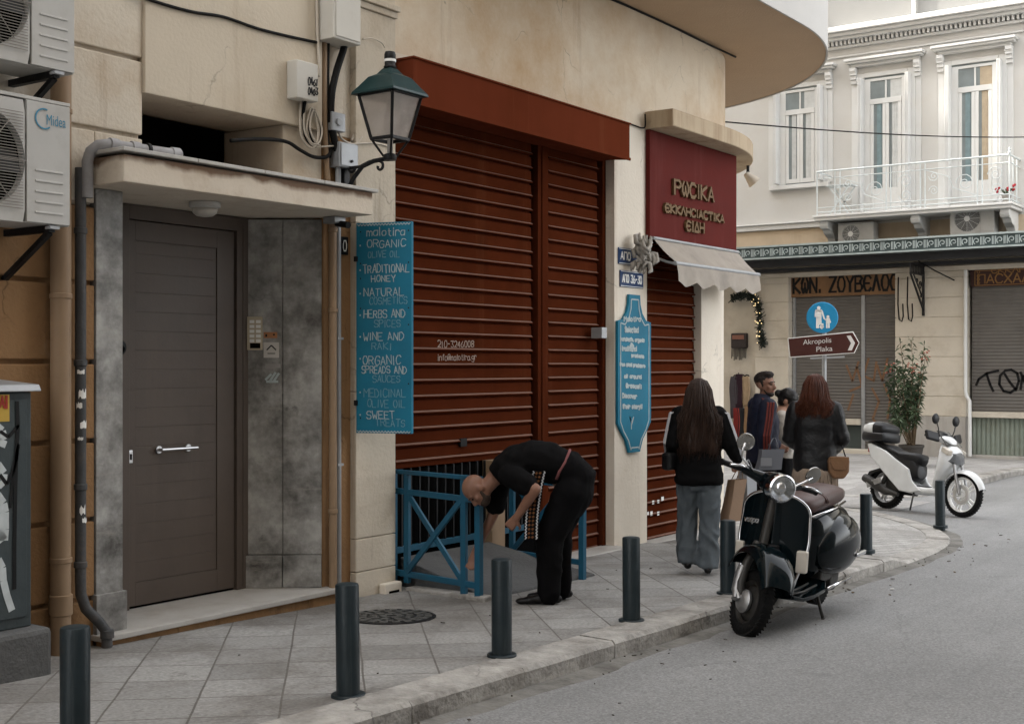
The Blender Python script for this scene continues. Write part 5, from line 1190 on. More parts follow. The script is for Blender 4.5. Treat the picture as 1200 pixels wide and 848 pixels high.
# upper floor: string course, cornice, attic
b = MB(); yb(b, 4.4, YL, 4.745, 4.865, FX-0.09, FX-0.003); yb(b, 4.4, YL, 4.866, 4.90, FX-0.13, FX-0.003); b.build('string_course', M['whitetrim'], fb, bevel=0.01)
b = MB(); yb(b, YR, YL, 8.62, 8.66, FX-0.05, FX-0.003); yb(b, YR, YL, 8.82, 8.88, FX-0.10, FX-0.003); yb(b, YR, YL, 8.98, 9.05, FX-0.26, FX-0.003); yb(b, YR, YL, 9.051, 9.13, FX-0.34, FX-0.003); yb(b, YR, YL, 9.131, 9.22, FX-0.42, FX-0.003); b.build('cornice', M['whitetrim'], fb, bevel=0.012)
b = MB(); y = 8.5
while y > -3: yb(b, y-0.05, y, 8.882, 8.978, FX-0.17, FX-0.003); y -= 0.10
b.build('dentils', M['whitetrim'], fb)
b = MB(); y = Yf(1072); b.cyl((FX-0.06,y,9.22),(FX-0.06,y,12.4),0.045,None,12); b.build('rain_pipe', M['whitetrim'], fb, autosmooth=40)
b = MB(); yb(b, YR, YL, 9.222, 9.34, FX-0.10, FX-0.003); yb(b, YR, YL, 11.9, 12.52, FX-0.12, FX+0.5); b.build('attic_band', M['whitetrim'], fb, bevel=0.01)
def window(yc, z0, z1, cur, door=True):
    w2 = 0.50
    t_ = MB()
    for s_ in (-1, 1):
        yb(t_, yc+s_*w2, yc+s_*(w2+0.17), z0-0.02, z1+0.10, FX-0.05, FX-0.002); yb(t_, yc+s_*(w2+0.171), yc+s_*(w2+0.30), z0-0.02, z1+0.25, FX-0.03, FX-0.002)
    yb(t_, yc-w2+0.001, yc+w2-0.001, z1, z1+0.10, FX-0.05, FX-0.002); yb(t_, yc-0.78, yc+0.78, z1+0.252, z1+0.32, FX-0.14, FX-0.002); yb(t_, yc-0.86, yc+0.86, z1+0.322, z1+0.37, FX-0.24, FX-0.002); yb(t_, yc-0.90, yc+0.90, z1+0.372, z1+0.43, FX-0.28, FX-0.002)
    sur = t_.build('window', M['whitetrim'], fb, bevel=0.01)
    t_ = MB()
    for s_ in (-1, 1):
        for q in range(4): yb(t_, yc+s_*0.66, yc+s_*0.80, z1+0.24-q*0.09-0.085, z1+0.24-q*0.09, FX-0.19+q*0.035, FX-0.034)
        t_.cyl((FX-0.10, yc+s_*0.655, z1+0.16),(FX-0.10, yc+s_*0.805, z1+0.16),0.075,None,14)
    t_.build_each('scroll_console', M['whitetrim'], sur, bevel=0.008)
    t_ = MB(); yb(t_, yc-w2+0.001, yc+w2-0.001, z0, z1-0.001, FX-0.004, FX-0.0025); t_.build('opening', M['glass'], sur)
    zt_ = z1 - 0.55; t_ = MB()
    for s_ in (-1, 1): yb(t_, yc+s_*0.499, yc+s_*0.36, z0, z1-0.04, FX-0.03, FX-0.005); yb(t_, yc+s_*0.355, yc+s_*0.28, z0+0.02, zt_-0.08, FX-0.036, FX-0.005); yb(t_, yc+s_*0.002, yc+s_*0.075, z0+0.02, zt_-0.08, FX-0.036, FX-0.005)
    yb(t_, yc-0.358, yc+0.358, zt_-0.075, zt_+0.045, FX-0.04, FX-0.005); yb(t_, yc-0.358, yc+0.358, z1-0.10, z1-0.04, FX-0.03, FX-0.005); 
    kick = 0.62 if door else 0.12
    for s_ in (-1, 1): yb(t_, yc+s_*0.28, yc+s_*0.075, z0+0.02, z0+kick, FX-0.032, FX-0.005)
    yb(t_, yc-0.02, yc+0.02, zt_+0.046, z1-0.101, FX-0.03, FX-0.005)
    t_.build('frame', M['whitetrim'], sur, bevel=0.006)
    for ya_, yb2, cm in ((yc+0.10, yc+0.21, cur[0]), (yc-0.28, yc-0.14, cur[1])):
        t_ = MB(); q_ = [ya_ + (yb2-ya_)*k/12 for k in range(13)]
        t_.add([(FX-0.012+0.006*math.sin(k*1.7+yc), y_, z0+kick) for k, y_ in enumerate(q_)] + [(FX-0.012+0.006*math.sin(k*1.7+yc+0.5), y_, zt_-0.08) for k, y_ in enumerate(q_)], [(k, k+1, k+14, k+13) for k in range(12)])
        t_.build('curtain', cm, sur, smooth=True)
    t_ = MB(); yb(t_, yc-0.355, yc-0.10, zt_+0.046, z1-0.102, FX-0.0085, FX-0.0045); t_.build('curtain', cur[2], sur)
    for s_ in (-1, 1):
        t_ = MB(); 
        for q in range(3): yb(t_, yc+s_*(0.505+q*0.028), yc+s_*(0.505+q*0.028+0.02), z0+0.02, z1-0.03, FX-0.26, FX-0.055)
        t_.build('folded_shutter', M['whitetrim'], sur, bevel=0.004)
    if not door:
        t_ = MB(); yb(t_, yc-0.74, yc+0.74, z0-0.12, z0-0.022, FX-0.14, FX-0.002); t_.build('window_sill', M['whitetrim'], sur, bevel=0.01)
window(Yf(1143), 4.915, 8.10, (M['curtaint'], M['curtaino'], M['curtaino']))
window(Yf(1038.5), 4.915, 8.08, (M['curtaint'], M['curtain'], M['curtain']))
window(Yf(938), 5.80, 8.06, (M['curtain'], M['curtain'], M['curtain']), False)
window(-1.2, 4.915, 8.10, (M['curtain'], M['curtain'], M['curtain']))
# balcony
BX, Y0, Y1 = 27.72, 0.17, 4.36
b = MB(); yb(b, Y0-0.05, Y1+0.05, 4.79, 4.86, BX-0.05, FX-0.004); yb(b, Y0-0.08, Y1+0.08, 4.861, 4.91, BX-0.09, FX-0.004); b.build('balcony', M['whitetrim'], fb, bevel=0.01); bal = fb.children[-1]
for y in (Y0+0.12, (Y0+Y1)/2-0.1, Y1-0.12):
    b = MB()
    prof = [(FX-0.004,4.788),(BX+0.08,4.788),(BX+0.06,4.70),(BX+0.12,4.62),(BX+0.25,4.60),(BX+0.33,4.52),(BX+0.55,4.44),(BX+0.62,4.34),(FX-0.004,4.30)]
    b.prism([V((x,y-0.09,z)) for x, z in prof], (0,0.18,0)); b.cyl((BX+0.15,y-0.10,4.70),(BX+0.15,y+0.10,4.70),0.075,None,14); b.cyl((BX+0.52,y-0.10,4.52),(BX+0.52,y+0.10,4.52),0.06,None,14)
    b.build('console', M['whitetrim'], bal, bevel=0.01)
M['ironwhite'] = mat('pale_painted_iron', (0.56,0.60,0.60), 0.5, 0.12, 6, dirt=(0.35,0.37,0.36), dscale=6, damt=0.4)
b = MB(); zt_, zb_ = 5.90, 4.98
pc = [(BX,Y1),(BX,Y0),(FX-0.01,Y0)]
b.tube([(FX-0.01,Y1,zt_),(BX,Y1,zt_)], 0.016, 8)
for (xa, ya), (xb, yb_) in zip(pc, pc[1:]):
    for z, r_ in ((zt_,0.022),(zt_-0.16,0.012),(zb_+0.10,0.012),(zb_,0.014)): b.tube([(xa,ya,z),(xb,yb_,z)], r_, 6)
posts = [Y0, Y0+0.55, Y0+0.65, Y0+1.75, Y0+1.85, Y0+2.5, Y0+2.6, Y0+3.65, Y1-0.42, Y1]
for y in posts: b.tube([(BX,y,4.91),(BX,y,zt_)], 0.015, 6)
def spiral(cy, cz_, r_, dir_, turns=1.7, st=0):
    n = 18; b.tube([(BX, cy + (r_*(1-0.9*q/n))*math.cos(R(st + dir_*360*turns*q/n)), cz_ + (r_*(1-0.9*q/n))*math.sin(R(st + dir_*360*turns*q/n))) for q in range(n+1)], 0.010, 5)
for pa, pb_ in ((Y0,Y0+0.55),(Y0+0.65,Y0+1.75),(Y0+1.85,Y0+2.5),(Y0+2.6,Y0+3.65),(Y0+3.65,Y1-0.42)):
    w_ = pb_-pa; c_ = (pa+pb_)/2
    if w_ > 0.9:
        spiral(c_-w_*0.27, 5.39, 0.20, 1); spiral(c_+w_*0.33, 5.58, 0.11, -1); spiral(c_+w_*0.33, 5.27, 0.11, 1)
        b.tube([(BX,pa,5.1),(BX,c_-0.05,5.3),(BX,c_+0.05,5.55),(BX,pb_,5.73)], 0.010, 5)
    else:
        spiral(c_, 5.52, min(w_*0.42,0.17), 1); spiral(c_, 5.22, min(w_*0.42,0.15), -1)
for xx in (BX+0.3, BX+0.6): b.tube([(xx,Y0,4.91),(xx,Y0,zt_)], 0.012, 6)
b.lathe([(0.02,5.9),(0.035,5.94),(0.02,5.98),(0.03,6.0),(0.005,6.06)], (BX,Y0,0)); b.build('balcony_railing', M['ironwhite'], bal)
b = MB()
for y, r_ in ((Y0+0.12,1),(Y0-0.02,1),(Y0+0.3,1)):
    for k in range(5): b.ball((BX+0.25+random.uniform(-.05,.05), y+random.uniform(-.05,.05), 5.22+random.uniform(-.06,.08)), 0.028, 8, 5)
tt = thing('flower_pot', 'small pot with red flowers at the right corner of the balcony', 'flower pot', (BX+0.25,Y0+0.12,4.91)); b.build('flowers', mat('red_petals',(0.35,0.02,0.03),0.6,0.2), tt, smooth=True)
b = MB(); b.lathe([(0.07,4.911),(0.10,5.09),(0.11,5.10),(0.09,5.10)], (BX+0.25,Y0+0.12,0)); b.build('pot', M['plinth'], tt, autosmooth=40)
b = MB()
for k in range(14): a = k*2.4; b.tube([(BX+0.25,Y0+0.12,5.08),(BX+0.25+0.05*math.cos(a),Y0+0.12+0.07*math.sin(a),5.16),(BX+0.25+0.09*math.cos(a),Y0+0.12+0.13*math.sin(a),5.2+0.02*(k%3))],0.007,5)
M['leaf'] = mat('dark_green_leaf', (0.045,0.075,0.028), 0.5, 0.35, 8); b.build('stems', M['leaf'], tt)
tt = thing('bistro_table', 'small pale metal folding table behind the left end of the balcony railing', 'table', (28.1,3.95,4.91))
b = MB(); b.box(27.88,28.3,3.62,4.22,5.58,5.605); b.build('table_top', M['ironwhite'], tt, bevel=0.004)
for s_ in (-1,1):
    for e in (-1,1): b = MB(); b.bar((28.09+s_*0.18,3.92+e*0.24,4.912),(28.09+s_*0.18,3.92-e*0.24,5.58),0.025); b.build('leg', M['ironwhite'], tt)
# air conditioners standing on the street canopy
ya = Yf(1113, 28.0); aircon('air_conditioner', 'white air conditioner with a big dark fan under the balcony above the right shop', (28.02, ya, 4.285), R(-90), 0.92, 0.74, 0.36, 0.27, 0.36, group='air conditioners on the street canopy', dark=True)
ya = Yf(981, 28.0); aircon('air_conditioner', 'smaller grey white air conditioner below the left end of the balcony', (28.05, ya, 4.235), R(-90), 0.82, 0.50, 0.34, 0.2, 0.30, group='air conditioners on the street canopy', dark=True)
# hanging goods by the left pier
t = thing('garland', 'dark tinsel garland with tiny lights hanging by the left stone pier', 'garland', (FX-0.15, Yf(884), 2.0))
b = MB(); rng = random.Random(9); path = [onX(u, v, FX-0.2) for u, v in ((858,350),(866,347),(876,346),(884,349),(889,358),(891,370),(890,385),(893,398),(894,405))]
for a_, c_ in zip(path, path[1:]):
    for k in range(90):
        p = a_.lerp(c_, rng.random()); d_ = V((rng.uniform(-1,1), rng.uniform(-1,1), rng.uniform(-1,1)))*0.12
        b.bar(p, p + d_, 0.018, 0.010)
b.build('tinsel', mat('dark_tinsel',(0.02,0.026,0.02),0.6,0.3), t)
b = MB()
for k in range(26): p = path[rng.randrange(3,8)] + V((-0.09, rng.uniform(-0.09,0.09), rng.uniform(-0.2,0.2))); b.ball(p, 0.010, 6, 4)
b.build('fairy_lights', mat('fairy_light',(0.6,0.5,0.3),0.5,0.1,emit=(1.0,0.72,0.35),emit_s=0.35), t)
t = thing('hanging_bag', 'dark brown leather bag with fringes hanging on the wall beside the left stone pier', 'bag', onX(866,420,FX-0.1))
a = onX(857,408,FX-0.1); c = onX(875,390,FX-0.1); b = MB(); b.box(FX-0.14,FX+0.01,a.y,c.y,a.z,c.z); b.build('body', mat('dark_leather',(0.035,0.028,0.026),0.5,0.3), t, bevel=0.03)
b = MB()
for k in range(12): y = a.y + (c.y-a.y)*(k+0.5)/12; b.bar((FX-0.10,y,a.z+0.01),(FX-0.10,y+0.01,a.z-0.18-0.12*rng.random()),0.016,0.01)
b.build('fringe', M['black'], t)
b = MB(); b.box(FX-0.155,FX-0.141,a.y-0.05,c.y+0.05,c.z-0.15,c.z-0.05); b.build('strap', mat('red_brown_leather',(0.22,0.10,0.07),0.5,0.2), t)
b = MB(); p = onX(859,446,FX+0.005); strokes(b, 'alos', (FX+0.008, p.y, p.z), (0,-1,0), UP, (-1,0,0), 0.42, 0.20, 0.026, jit=0.08); gr = b.build('wall_graffiti', M['black'], fb)
cols = [('grey',(0.10,0.09,0.10),860,441,490),('dark plum',(0.05,0.025,0.035),866,438,486),('tan',(0.33,0.24,0.15),874,441,476),('red',(0.26,0.035,0.03),863,478,527),('black',(0.02,0.02,0.022),868,478,522),('camel',(0.36,0.22,0.12),876,476,520)]
for nm, cc, u, v0, v1 in cols:
    X_ = FX-0.16 if v0 < 450 else FX-0.28
    a = onX(u, v0, X_); c = onX(u, v1, X_)
    b = MB(); rings = []
    for k in range(12):
        f = k/11; z = a.z + (c.z-a.z)*f; hw = 0.10*(0.55+0.45*math.sin(f*2.6+0.5))
        rings.append([V((X_ + 0.035*math.sin(q*3+u) , a.y - hw + 2*hw*q/8 + 0.01*math.sin(f*9+u), z)) + V((0.04 if q < 0 else 0,0,0)) for q in range(9)] + [V((X_ + 0.045 + 0.02*math.sin(q*2), a.y - hw + 2*hw*q/8, z)) for q in range(8,-1,-1)])
    b.loft(rings); o = b.build('hanging_scarf', mat(nm+' scarf cloth', cc, 0.9, 0.2, 12), smooth=True)
    tag(o, nm + ' scarf hanging on the wall behind the man in the blue jacket', 'scarf', 'scarves hung by the left stone pier')
# oleander in a pot
t = thing('potted_oleander', 'tall leafy oleander with small orange blossoms in a pot before the stone pier', 'plant', atT(1066, 545, 25.6))
base = atT(1068, 429, 25.6); base.z = G(base.x, base.y)
b = MB(); b.lathe([(0.17,0),(0.23,0.36),(0.25,0.37),(0.25,0.42),(0.21,0.42),(0.20,0.37),(0.0,0.37)], base); b.build('pot', mat('dark_pot',(0.05,0.045,0.04),0.8,0.15), t, autosmooth=40)
rng = random.Random(21); st, lv, fl = MB(), MB(), MB()
tops = [(1050,425),(1043,430),(1055,402),(1068,398),(1083,405),(1079,440),(1085,415),(1060,460),(1048,470),(1070,430),(1076,462),(1040,445),(1058,435),(1063,480),(1052,490),(1072,480),(1046,482),(1066,445)]
for (u, v) in tops:
    tp = atT(u, v, 25.6 + rng.uniform(-0.45,0.45)); p0 = base + V((rng.uniform(-.05,.05), rng.uniform(-.05,.05), 0.36))
    mid = p0.lerp(tp, 0.55) + V((rng.uniform(-.08,.08), rng.uniform(-.08,.08), 0.12)); pts = []
    for k in range(9):
        f = k/8; pts.append((1-f)**2*p0 + 2*f*(1-f)*mid + f*f*tp)
    st.tube(pts, [0.016*(1-0.75*k/8) for k in range(9)], 5)
    dens = 100 if v > 420 else 50
    for k in range(dens):
        f = rng.uniform(0.45, 1.02); i = min(int(f*8), 7); p = pts[i].lerp(pts[i+1], min(f*8-i, 1)); 
        d_ = V((rng.uniform(-1,1), rng.uniform(-1,1), rng.uniform(-0.5,0.9))).normalized(); L = rng.uniform(0.11,0.21); w_ = 0.019
        s_ = d_.cross(V((rng.uniform(-1,1),rng.uniform(-1,1),1))).normalized()*w_; e = p + d_*L - V((0,0,L*0.25))
        m_ = p + d_*L*0.5
        lv.add([p, m_ + s_, e, m_ - s_], [(0,1,2,3)])
    if v in (440,415,462,430): 
        for k in range(14):
            q = pts[-1] + V((rng.uniform(-.09,.09), rng.uniform(-.09,.09), rng.uniform(-.12,.08))); fl.obox(q, V((0.016,0,0.006)), V((0,0.016,0.004)), V((0,0,0.006)))
st.build('stems', mat('brown_stem',(0.12,0.085,0.05),0.8,0.2), t, smooth=True); lv.build('leaves', mat('oleander_leaf',(0.042,0.066,0.030),0.5,0.4,6), t); fl.build('blossoms', mat('orange_blossom',(0.26,0.09,0.06),0.6,0.2), t)
# wire across the square
a, c = V((15.46,1.14,4.80)), atT(1250,160,27.0); pts = [a.lerp(c, k/30) - V((0,0,0.10*math.sin(math.pi*k/30))) for k in range(31)]
b = MB(); b.tube(pts, 0.011, 6); tag(b.build('overhead_wire', M['cable'], smooth=True), 'thin black wire strung across in front of the pale upper windows', 'cable')
# out of frame: the house opposite, and a block added to shade the far facade
def block(label, x0, x1, y0, y1, h_, col):
    t = thing('unseen_building', label, 'building', ((x0+x1)/2,(y0+y1)/2,-0.5)); b = MB(); b.box(x0,x1,y0,y1,-3,h_); w_ = b.build('wall', mat('facing_plaster', col, 0.9, 0.06), t)
    yf = y1 if abs(y1+9.6) < 1 else y0
    for fl_ in range(int((h_-3)/3.1)):
        x = x0+1.4
        while x < x1-1:
            b = MB(); z = 3.4+fl_*3.1; b.box(x-0.55,x+0.55,y1+0.002,y1+0.03,z,z+1.7); wn = b.build('window', M['glassd'], t); x += 2.6
block('added unseen block that shades the far facade and side street', 16.3, 28.3, 17, 30, 21.0, (0.55,0.5,0.43))
block('cream apartment block facing the brown shutters across the road', -30, 13, -22, -9.6, 26, (0.24,0.22,0.195))
# pedestrian and direction signs on one pole
SP = atT(966, 429, 20.0); SP.z = G(SP.x, SP.y)
t = thing('sign_pole', 'grey metal sign pole with white stickers behind the red haired woman', 'pole', SP)
b = MB(); b.cyl((SP.x,SP.y,SP.z-0.05),(SP.x,SP.y,2.46),0.035,None,14); b.build('pole', M['galv'], t, autosmooth=40)
b = MB(); b.lathe([(0.0365,0.45),(0.0365,1.15)], (SP.x,SP.y,0), cap=False); b.build('pole_stickers', mat('torn_white_paper',(0.5,0.5,0.5),0.7,0.5,14), t, autosmooth=40)
dirR = (RT*0.985 - FW*0.17).normalized(); nS = V((dirR.y, -dirR.x, 0)).normalized()
if nS.dot(FW) > 0: nS = -nS
def sgn(u, v, off): # on the plane of the signs
    d_ = ray(u, v); o = SP + nS*off; k = (o-CAM).dot(nS)/d_.dot(nS); return CAM + d_*k
t = thing('pedestrian_sign', 'round blue sign with a white adult and child above the brown direction sign', 'sign', sgn(963,391,0.05))
c_ = sgn(963.5, 372, 0.05); r_ = (sgn(963.5,354,0.05).z - sgn(963.5,390.5,0.05).z)/2
b = MB(); b.lathe([(r_-0.012,0.0),(r_,0.006),(r_,0.012),(r_-0.01,0.02)], c_, nS, 40); b.build('disc', mat('blue_sign_face',(0.02,0.24,0.46),0.4,0.08), t, autosmooth=30)
b = MB()
def sp(x, y): return c_ + dirR*((x-438)/63*r_) + V((0,0,-(y-303)/80*r_)) + nS*0.0215
def blobs(pts, rr):
    for p, q in zip(pts, pts[1:]): b.bar(sp(*p), sp(*q), rr, 0.003, nS)
def dot(x, y, rr): b.lathe([(rr,0),(rr,0.003)], sp(x,y), nS, 14)
dot(424,254,0.028); blobs([(424,264),(424,305)], 0.085); blobs([(424,262),(424,275)], 0.10); blobs([(412,268),(411,300)], 0.022); blobs([(436,268),(446,310)], 0.024); blobs([(420,300),(419,358)], 0.045); blobs([(429,300),(430,340)], 0.042)
dot(460,299,0.022); blobs([(460,306),(460,332)], 0.06); blobs([(456,330),(456,358)], 0.024); blobs([(464,330),(464,357)], 0.024); blobs([(446,310),(455,318)], 0.018); blobs([(466,312),(471,330)], 0.016); blobs([(430,345),(441,357)], 0.055); blobs([(438,333),(440,356)], 0.035)
b.build('figures', M['white'], t)
b = MB(); b.bar(c_ - nS*0.002, SP + V((0,0,c_.z-SP.z)), 0.05); b.build('clamp', M['galv'], t)
t = thing('direction_sign', 'brown arrow shaped direction sign reading Akropolis and Plaka', 'sign', sgn(965,418,0.07))
def dsp(x, y, off=0.07): return sgn(860 + x/4.24, 300 + y/4.24, off)
out = [(266,408),(593,374),(624,430),(600,482),(276,505)]
def inset(pts, f): 
    cx_ = sum(p[0] for p in pts)/len(pts); cy_ = sum(p[1] for p in pts)/len(pts)
    return [(cx_ + (x-cx_)*(1-f*0.45), cy_ + (y-cy_)*(1-f*1.5)) for x, y in pts]
b = MB(); b.prism([dsp(*p) for p in out], -nS*0.012); b.build('border', M['white'], t, bevel=0.004)
b = MB(); b.prism([dsp(*p, 0.0715) for p in inset(out, 0.055)], nS*0.002); b.build('panel', mat('brown_sign_face',(0.062,0.020,0.016),0.4,0.1), t)
def dtext(s_, x0_, y0_, x1_, y1_, hh):
    p, q = dsp(x0_, y0_, 0.0738), dsp(x1_, y1_, 0.0738); e = (q-p); wd = e.length; e.normalize(); hgt = dsp(x0_, y0_-hh, 0.0738).z - p.z
    font_text(b, s_, p, e, UP, nS, hgt, 0.002, wd)
b = MB(); dtext('Akropolis', 344, 440, 484, 428, 26); dtext('Plaka', 410, 475, 490, 470, 26)
arrow = [(560,396),(580,394),(602,431),(586,468),(566,468),(582,432)]
b.prism([dsp(*p, 0.0738) for p in arrow], nS*0.002); b.build('lettering', mat('sign_white',(0.62,0.60,0.58),0.6,0.05), t)
b = MB(); p0, p1 = dsp(380,508,0.05), dsp(550,500,0.05); b.bar(p0, p1, 0.035, 0.03); b.build('back_rail', M['galv'], t)
b = MB(); mid_ = SP + V((0,0,dsp(440,440).z - SP.z)); b.bar(mid_, mid_ + nS*0.058, 0.06); b.build('clamp', M['galv'], t)
# the far-side board behind the arrow sign
# ================================================================== scooters
def sec(c, hw, hh, n=20, p=2.4, ax='x', tilt=0.0):
    """superellipse section in the plane across the x axis (tilted about y)"""
    c = V(c); pts = []
    for k in range(n):
        a = 2*math.pi*k/n; ca, sa = math.cos(a), math.sin(a)
        y = hw*math.copysign(abs(ca)**(2/p), ca); z = hh*math.copysign(abs(sa)**(2/p), sa)
        if ax == 'x': pts.append(c + V((z*math.sin(tilt), y, z*math.cos(tilt))))
        else: pts.append(c + V((z, y, 0)))
    return pts
def sheet(grid, th=0.012):
    """double sided thick sheet from a grid of points"""
    n, m = len(grid), len(grid[0]); mbx = MB()
    def nor(i, j):
        a = grid[min(i+1,n-1)][j]-grid[max(i-1,0)][j]; b = grid[i][min(j+1,m-1)]-grid[i][max(j-1,0)]
        q = a.cross(b); return q.normalized() if q.length > 1e-9 else V((1,0,0))
    front = [grid[i][j] + nor(i,j)*th/2 for i in range(n) for j in range(m)]; back = [grid[i][j] - nor(i,j)*th/2 for i in range(n) for j in range(m)]
    N = n*m; fs = []
    for i in range(n-1):
        for j in range(m-1):
            a = i*m+j; fs.append((a,a+1,a+m+1,a+m)); fs.append((N+a,N+a+m,N+a+m+1,N+a+1))
    edge = [i*m for i in range(n)] + [(n-1)*m+j for j in range(1,m)] + [i*m+m-1 for i in range(n-2,-1,-1)] + [j for j in range(m-2,0,-1)]
    for a, b in zip(edge, edge[1:]+edge[:1]): fs.append((a,b,N+b,N+a))
    return mbx.add(front+back, fs)
def M_paint(name, col, rough=0.16, coat=0.8, dust_and_highlight=(0.10,0.10,0.10), damt=0.35):
    return mat(name, col, rough, 0.15, 3, coat=coat, dirt=dust_and_highlight, dscale=2.5, damt=damt)
M['vespa'] = mat('black_teal_scooter_paint', (0.0020,0.0052,0.0068), 0.10, 0.15, 3, coat=0.20, spec=0.12, dirt=(0.006,0.008,0.009), dscale=3.0, damt=0.4)
M['tyre'] = mat('tyre_rubber', (0.008,0.008,0.008), 0.85, 0.25, 12, 0.4, 60, dirt=(0.022,0.020,0.018), dscale=6, damt=0.5, spec=0.12)
M['seatbrown'] = mat('brown_seat_leather', (0.052,0.021,0.016), 0.42, 0.15, 6, 0.15, 90)
M['seatblack'] = mat('black_seat_vinyl', (0.008,0.008,0.009), 0.5, 0.15, 6, 0.15, 90)
M['mech'] = mat('dirty_dark_metal', (0.045,0.043,0.04), 0.5, 0.35, 9, 0.15, 40, metal=0.5)
M['alu'] = mat('dull_aluminium', (0.33,0.33,0.33), 0.45, 0.25, 9, metal=0.8, dirt=(0.08,0.075,0.07), dscale=7, damt=0.6)
M['mirrorback'] = mat('tarnished_chrome', (0.34,0.33,0.31), 0.25, 0.15, 12, metal=1.0)
M['lens'] = mat('headlamp_glass', (0.30,0.31,0.30), 0.06, 0.3, 60, coat=0.8, alpha=0.30)
M['amber'] = mat('pale_indicator_lens', (0.50,0.46,0.40), 0.2, 0.1, 20, coat=0.5)
M['redlens'] = mat('red_lens', (0.25,0.02,0.02), 0.2, 0.1, 20, coat=0.5)
def wheel(name, parent, c, axis, Rw, tw, hub, rimmat, spokes=0, rot=None):
    f = rot or (lambda p: V(p)); c = V(c); axis = V(axis)
    w_ = MB(); w_.torus(c, axis, Rw-tw*0.52, tw*0.52, 40, 12, 0.98)
    rng = random.Random(2)
    x = axis.cross(V((0,0,1))).normalized(); y = axis.cross(x)
    for k in range(44):
        a = 2*math.pi*k/44; d_ = x*math.cos(a)+y*math.sin(a); t_ = x*-math.sin(a)+y*math.cos(a)
        for s_ in (-1,1): w_.obox(c + d_*(Rw-0.0075) + axis*s_*tw*0.2, (t_ + axis*s_*0.6)*0.011, axis*tw*0.15, d_*0.0062)
    w_.v = [tuple(f(V(v))) for v in w_.v]; ty = w_.build('wheel', M['tyre'], parent, local=True, autosmooth=40)
    r_ = MB(); Ri = Rw - tw*0.95
    r_.lathe([(Ri+0.006,-tw*0.42),(Ri+0.012,-tw*0.40),(Ri-0.012,-tw*0.2),(Ri-0.018,0),(Ri-0.012,tw*0.2),(Ri+0.012,tw*0.40),(Ri+0.006,tw*0.42)], c, axis, 36, False)
    if spokes:
        for k in range(spokes):
            a = 2*math.pi*k/spokes; d_ = x*math.cos(a)+y*math.sin(a); t_ = x*-math.sin(a)+y*math.cos(a)
            for s_ in (-0.32, 0.32): r_.bar(c + d_*hub*0.7 + t_*s_*0.05, c + d_*(Ri-0.005) + t_*s_*0.10, 0.020, 0.028, axis)
        r_.lathe([(hub,-tw*0.35),(hub,tw*0.35)], c, axis, 24)
        r_.lathe([(Ri*0.62,tw*0.36),(Ri*0.62,tw*0.40),(Ri*0.42,tw*0.40),(Ri*0.42,tw*0.36)], c, axis, 30, False)
    else:
        r_.lathe([(Ri-0.015,-0.012),(Ri*0.72,-0.028),(Ri*0.5,-0.030),(0.02,-0.034)], c, axis, 30); r_.lathe([(Ri-0.015,0.012),(Ri*0.72,0.03),(Ri*0.5,0.032),(0.02,0.036)], c, axis, 30)
    r_.v = [tuple(f(V(v))) for v in r_.v]; r_.build('rim', rimmat, ty, local=True, autosmooth=40)
    return ty

# ---- black classic scooter at the kerb
pf = atT(889, 741, 2430/271.0); pr = atT(963, 712, 2430/242.0)
fwd = (pf - pr); fwd.z = 0; fwd.normalize(); mid = (pf + pr)/2 - RT*0.055; mid.z = 0
rz = math.atan2(fwd.y, fwd.x); zr = (G(pf.x,pf.y) + G(pr.x,pr.y))/2 - 0.119
vs_ = thing('vintage_scooter', 'glossy black vintage scooter with round headlamp and brown leather seat parked at the kerb', 'scooter', (mid.x, mid.y, zr), rz)
vs_.rotation_euler = (R(-5), R(1.2), rz)
vs_.scale = (1.06, 1.06, 1.06)
AX0 = V((0.62,0,0.235)); AXD = V((-0.34,0,0.94)).normalized(); SA = R(50)
RM = Matrix.Translation(AX0) @ Matrix.Rotation(SA, 4, AXD) @ Matrix.Translation(-AX0)
rot = lambda p: RM @ V(p)
def rb(mbx, name, m, parent, **k):
    mbx.v = [tuple(rot(v)) for v in mbx.v]; return mbx.build(name, m, parent, local=True, **k)
wheel('front_wheel', vs_, (0.62,0,0.225), (0,1,0), 0.225, 0.095, 0.05, M['mech'], rot=rot)
wheel('rear_wheel', vs_, (-0.62,0,0.225), (0,1,0), 0.225, 0.095, 0.05, M['mech'])
# front fender: a hooded shell above the wheel
grid = []
for i in range(17):
    a = R(24 + 140*i/16); row = []
    for j in range(13):
        b_ = -1 + 2*j/12; fr_ = math.sin(a)**0.7
        row.append(V((0.605 + math.cos(a)*(0.315 - 0.03*abs(b_)**2.5), 0.135*math.sin(b_*1.45)*(0.62+0.38*fr_), 0.315 + math.sin(a)*0.30 - 0.085*abs(b_)**2.6*(0.35+0.65*math.sin(a)) )))
    grid.append(row)
fd = sheet(grid, 0.008); rb(fd, 'front_fender', M['vespa'], vs_, autosmooth=60)
b = MB(); b.tube([(0.60,-0.085,0.235),(0.56,-0.10,0.32),(0.52,-0.09,0.44),(0.47,-0.04,0.60)], [0.030,0.032,0.030,0.03], 12); b.tube([(0.47,0,0.60),(0.36,0,0.95)], 0.032, 12)
rb(b, 'fork', M['mech'], vs_, autosmooth=50)
b = MB(); b.lathe([(0.075,0),(0.08,-0.02),(0.06,-0.045),(0.02,-0.055)], (0.62,-0.045,0.225),(0,1,0)); b.tube([(0.62,-0.10,0.225),(0.56,-0.115,0.27),(0.53,-0.11,0.36),(0.515,-0.105,0.43)], [0.026,0.03,0.034,0.028], 12); b.tube([(0.56,-0.115,0.27),(0.62,-0.13,0.225)],0.02,10)
rb(b, 'front_brake', M['alu'], vs_, autosmooth=50)
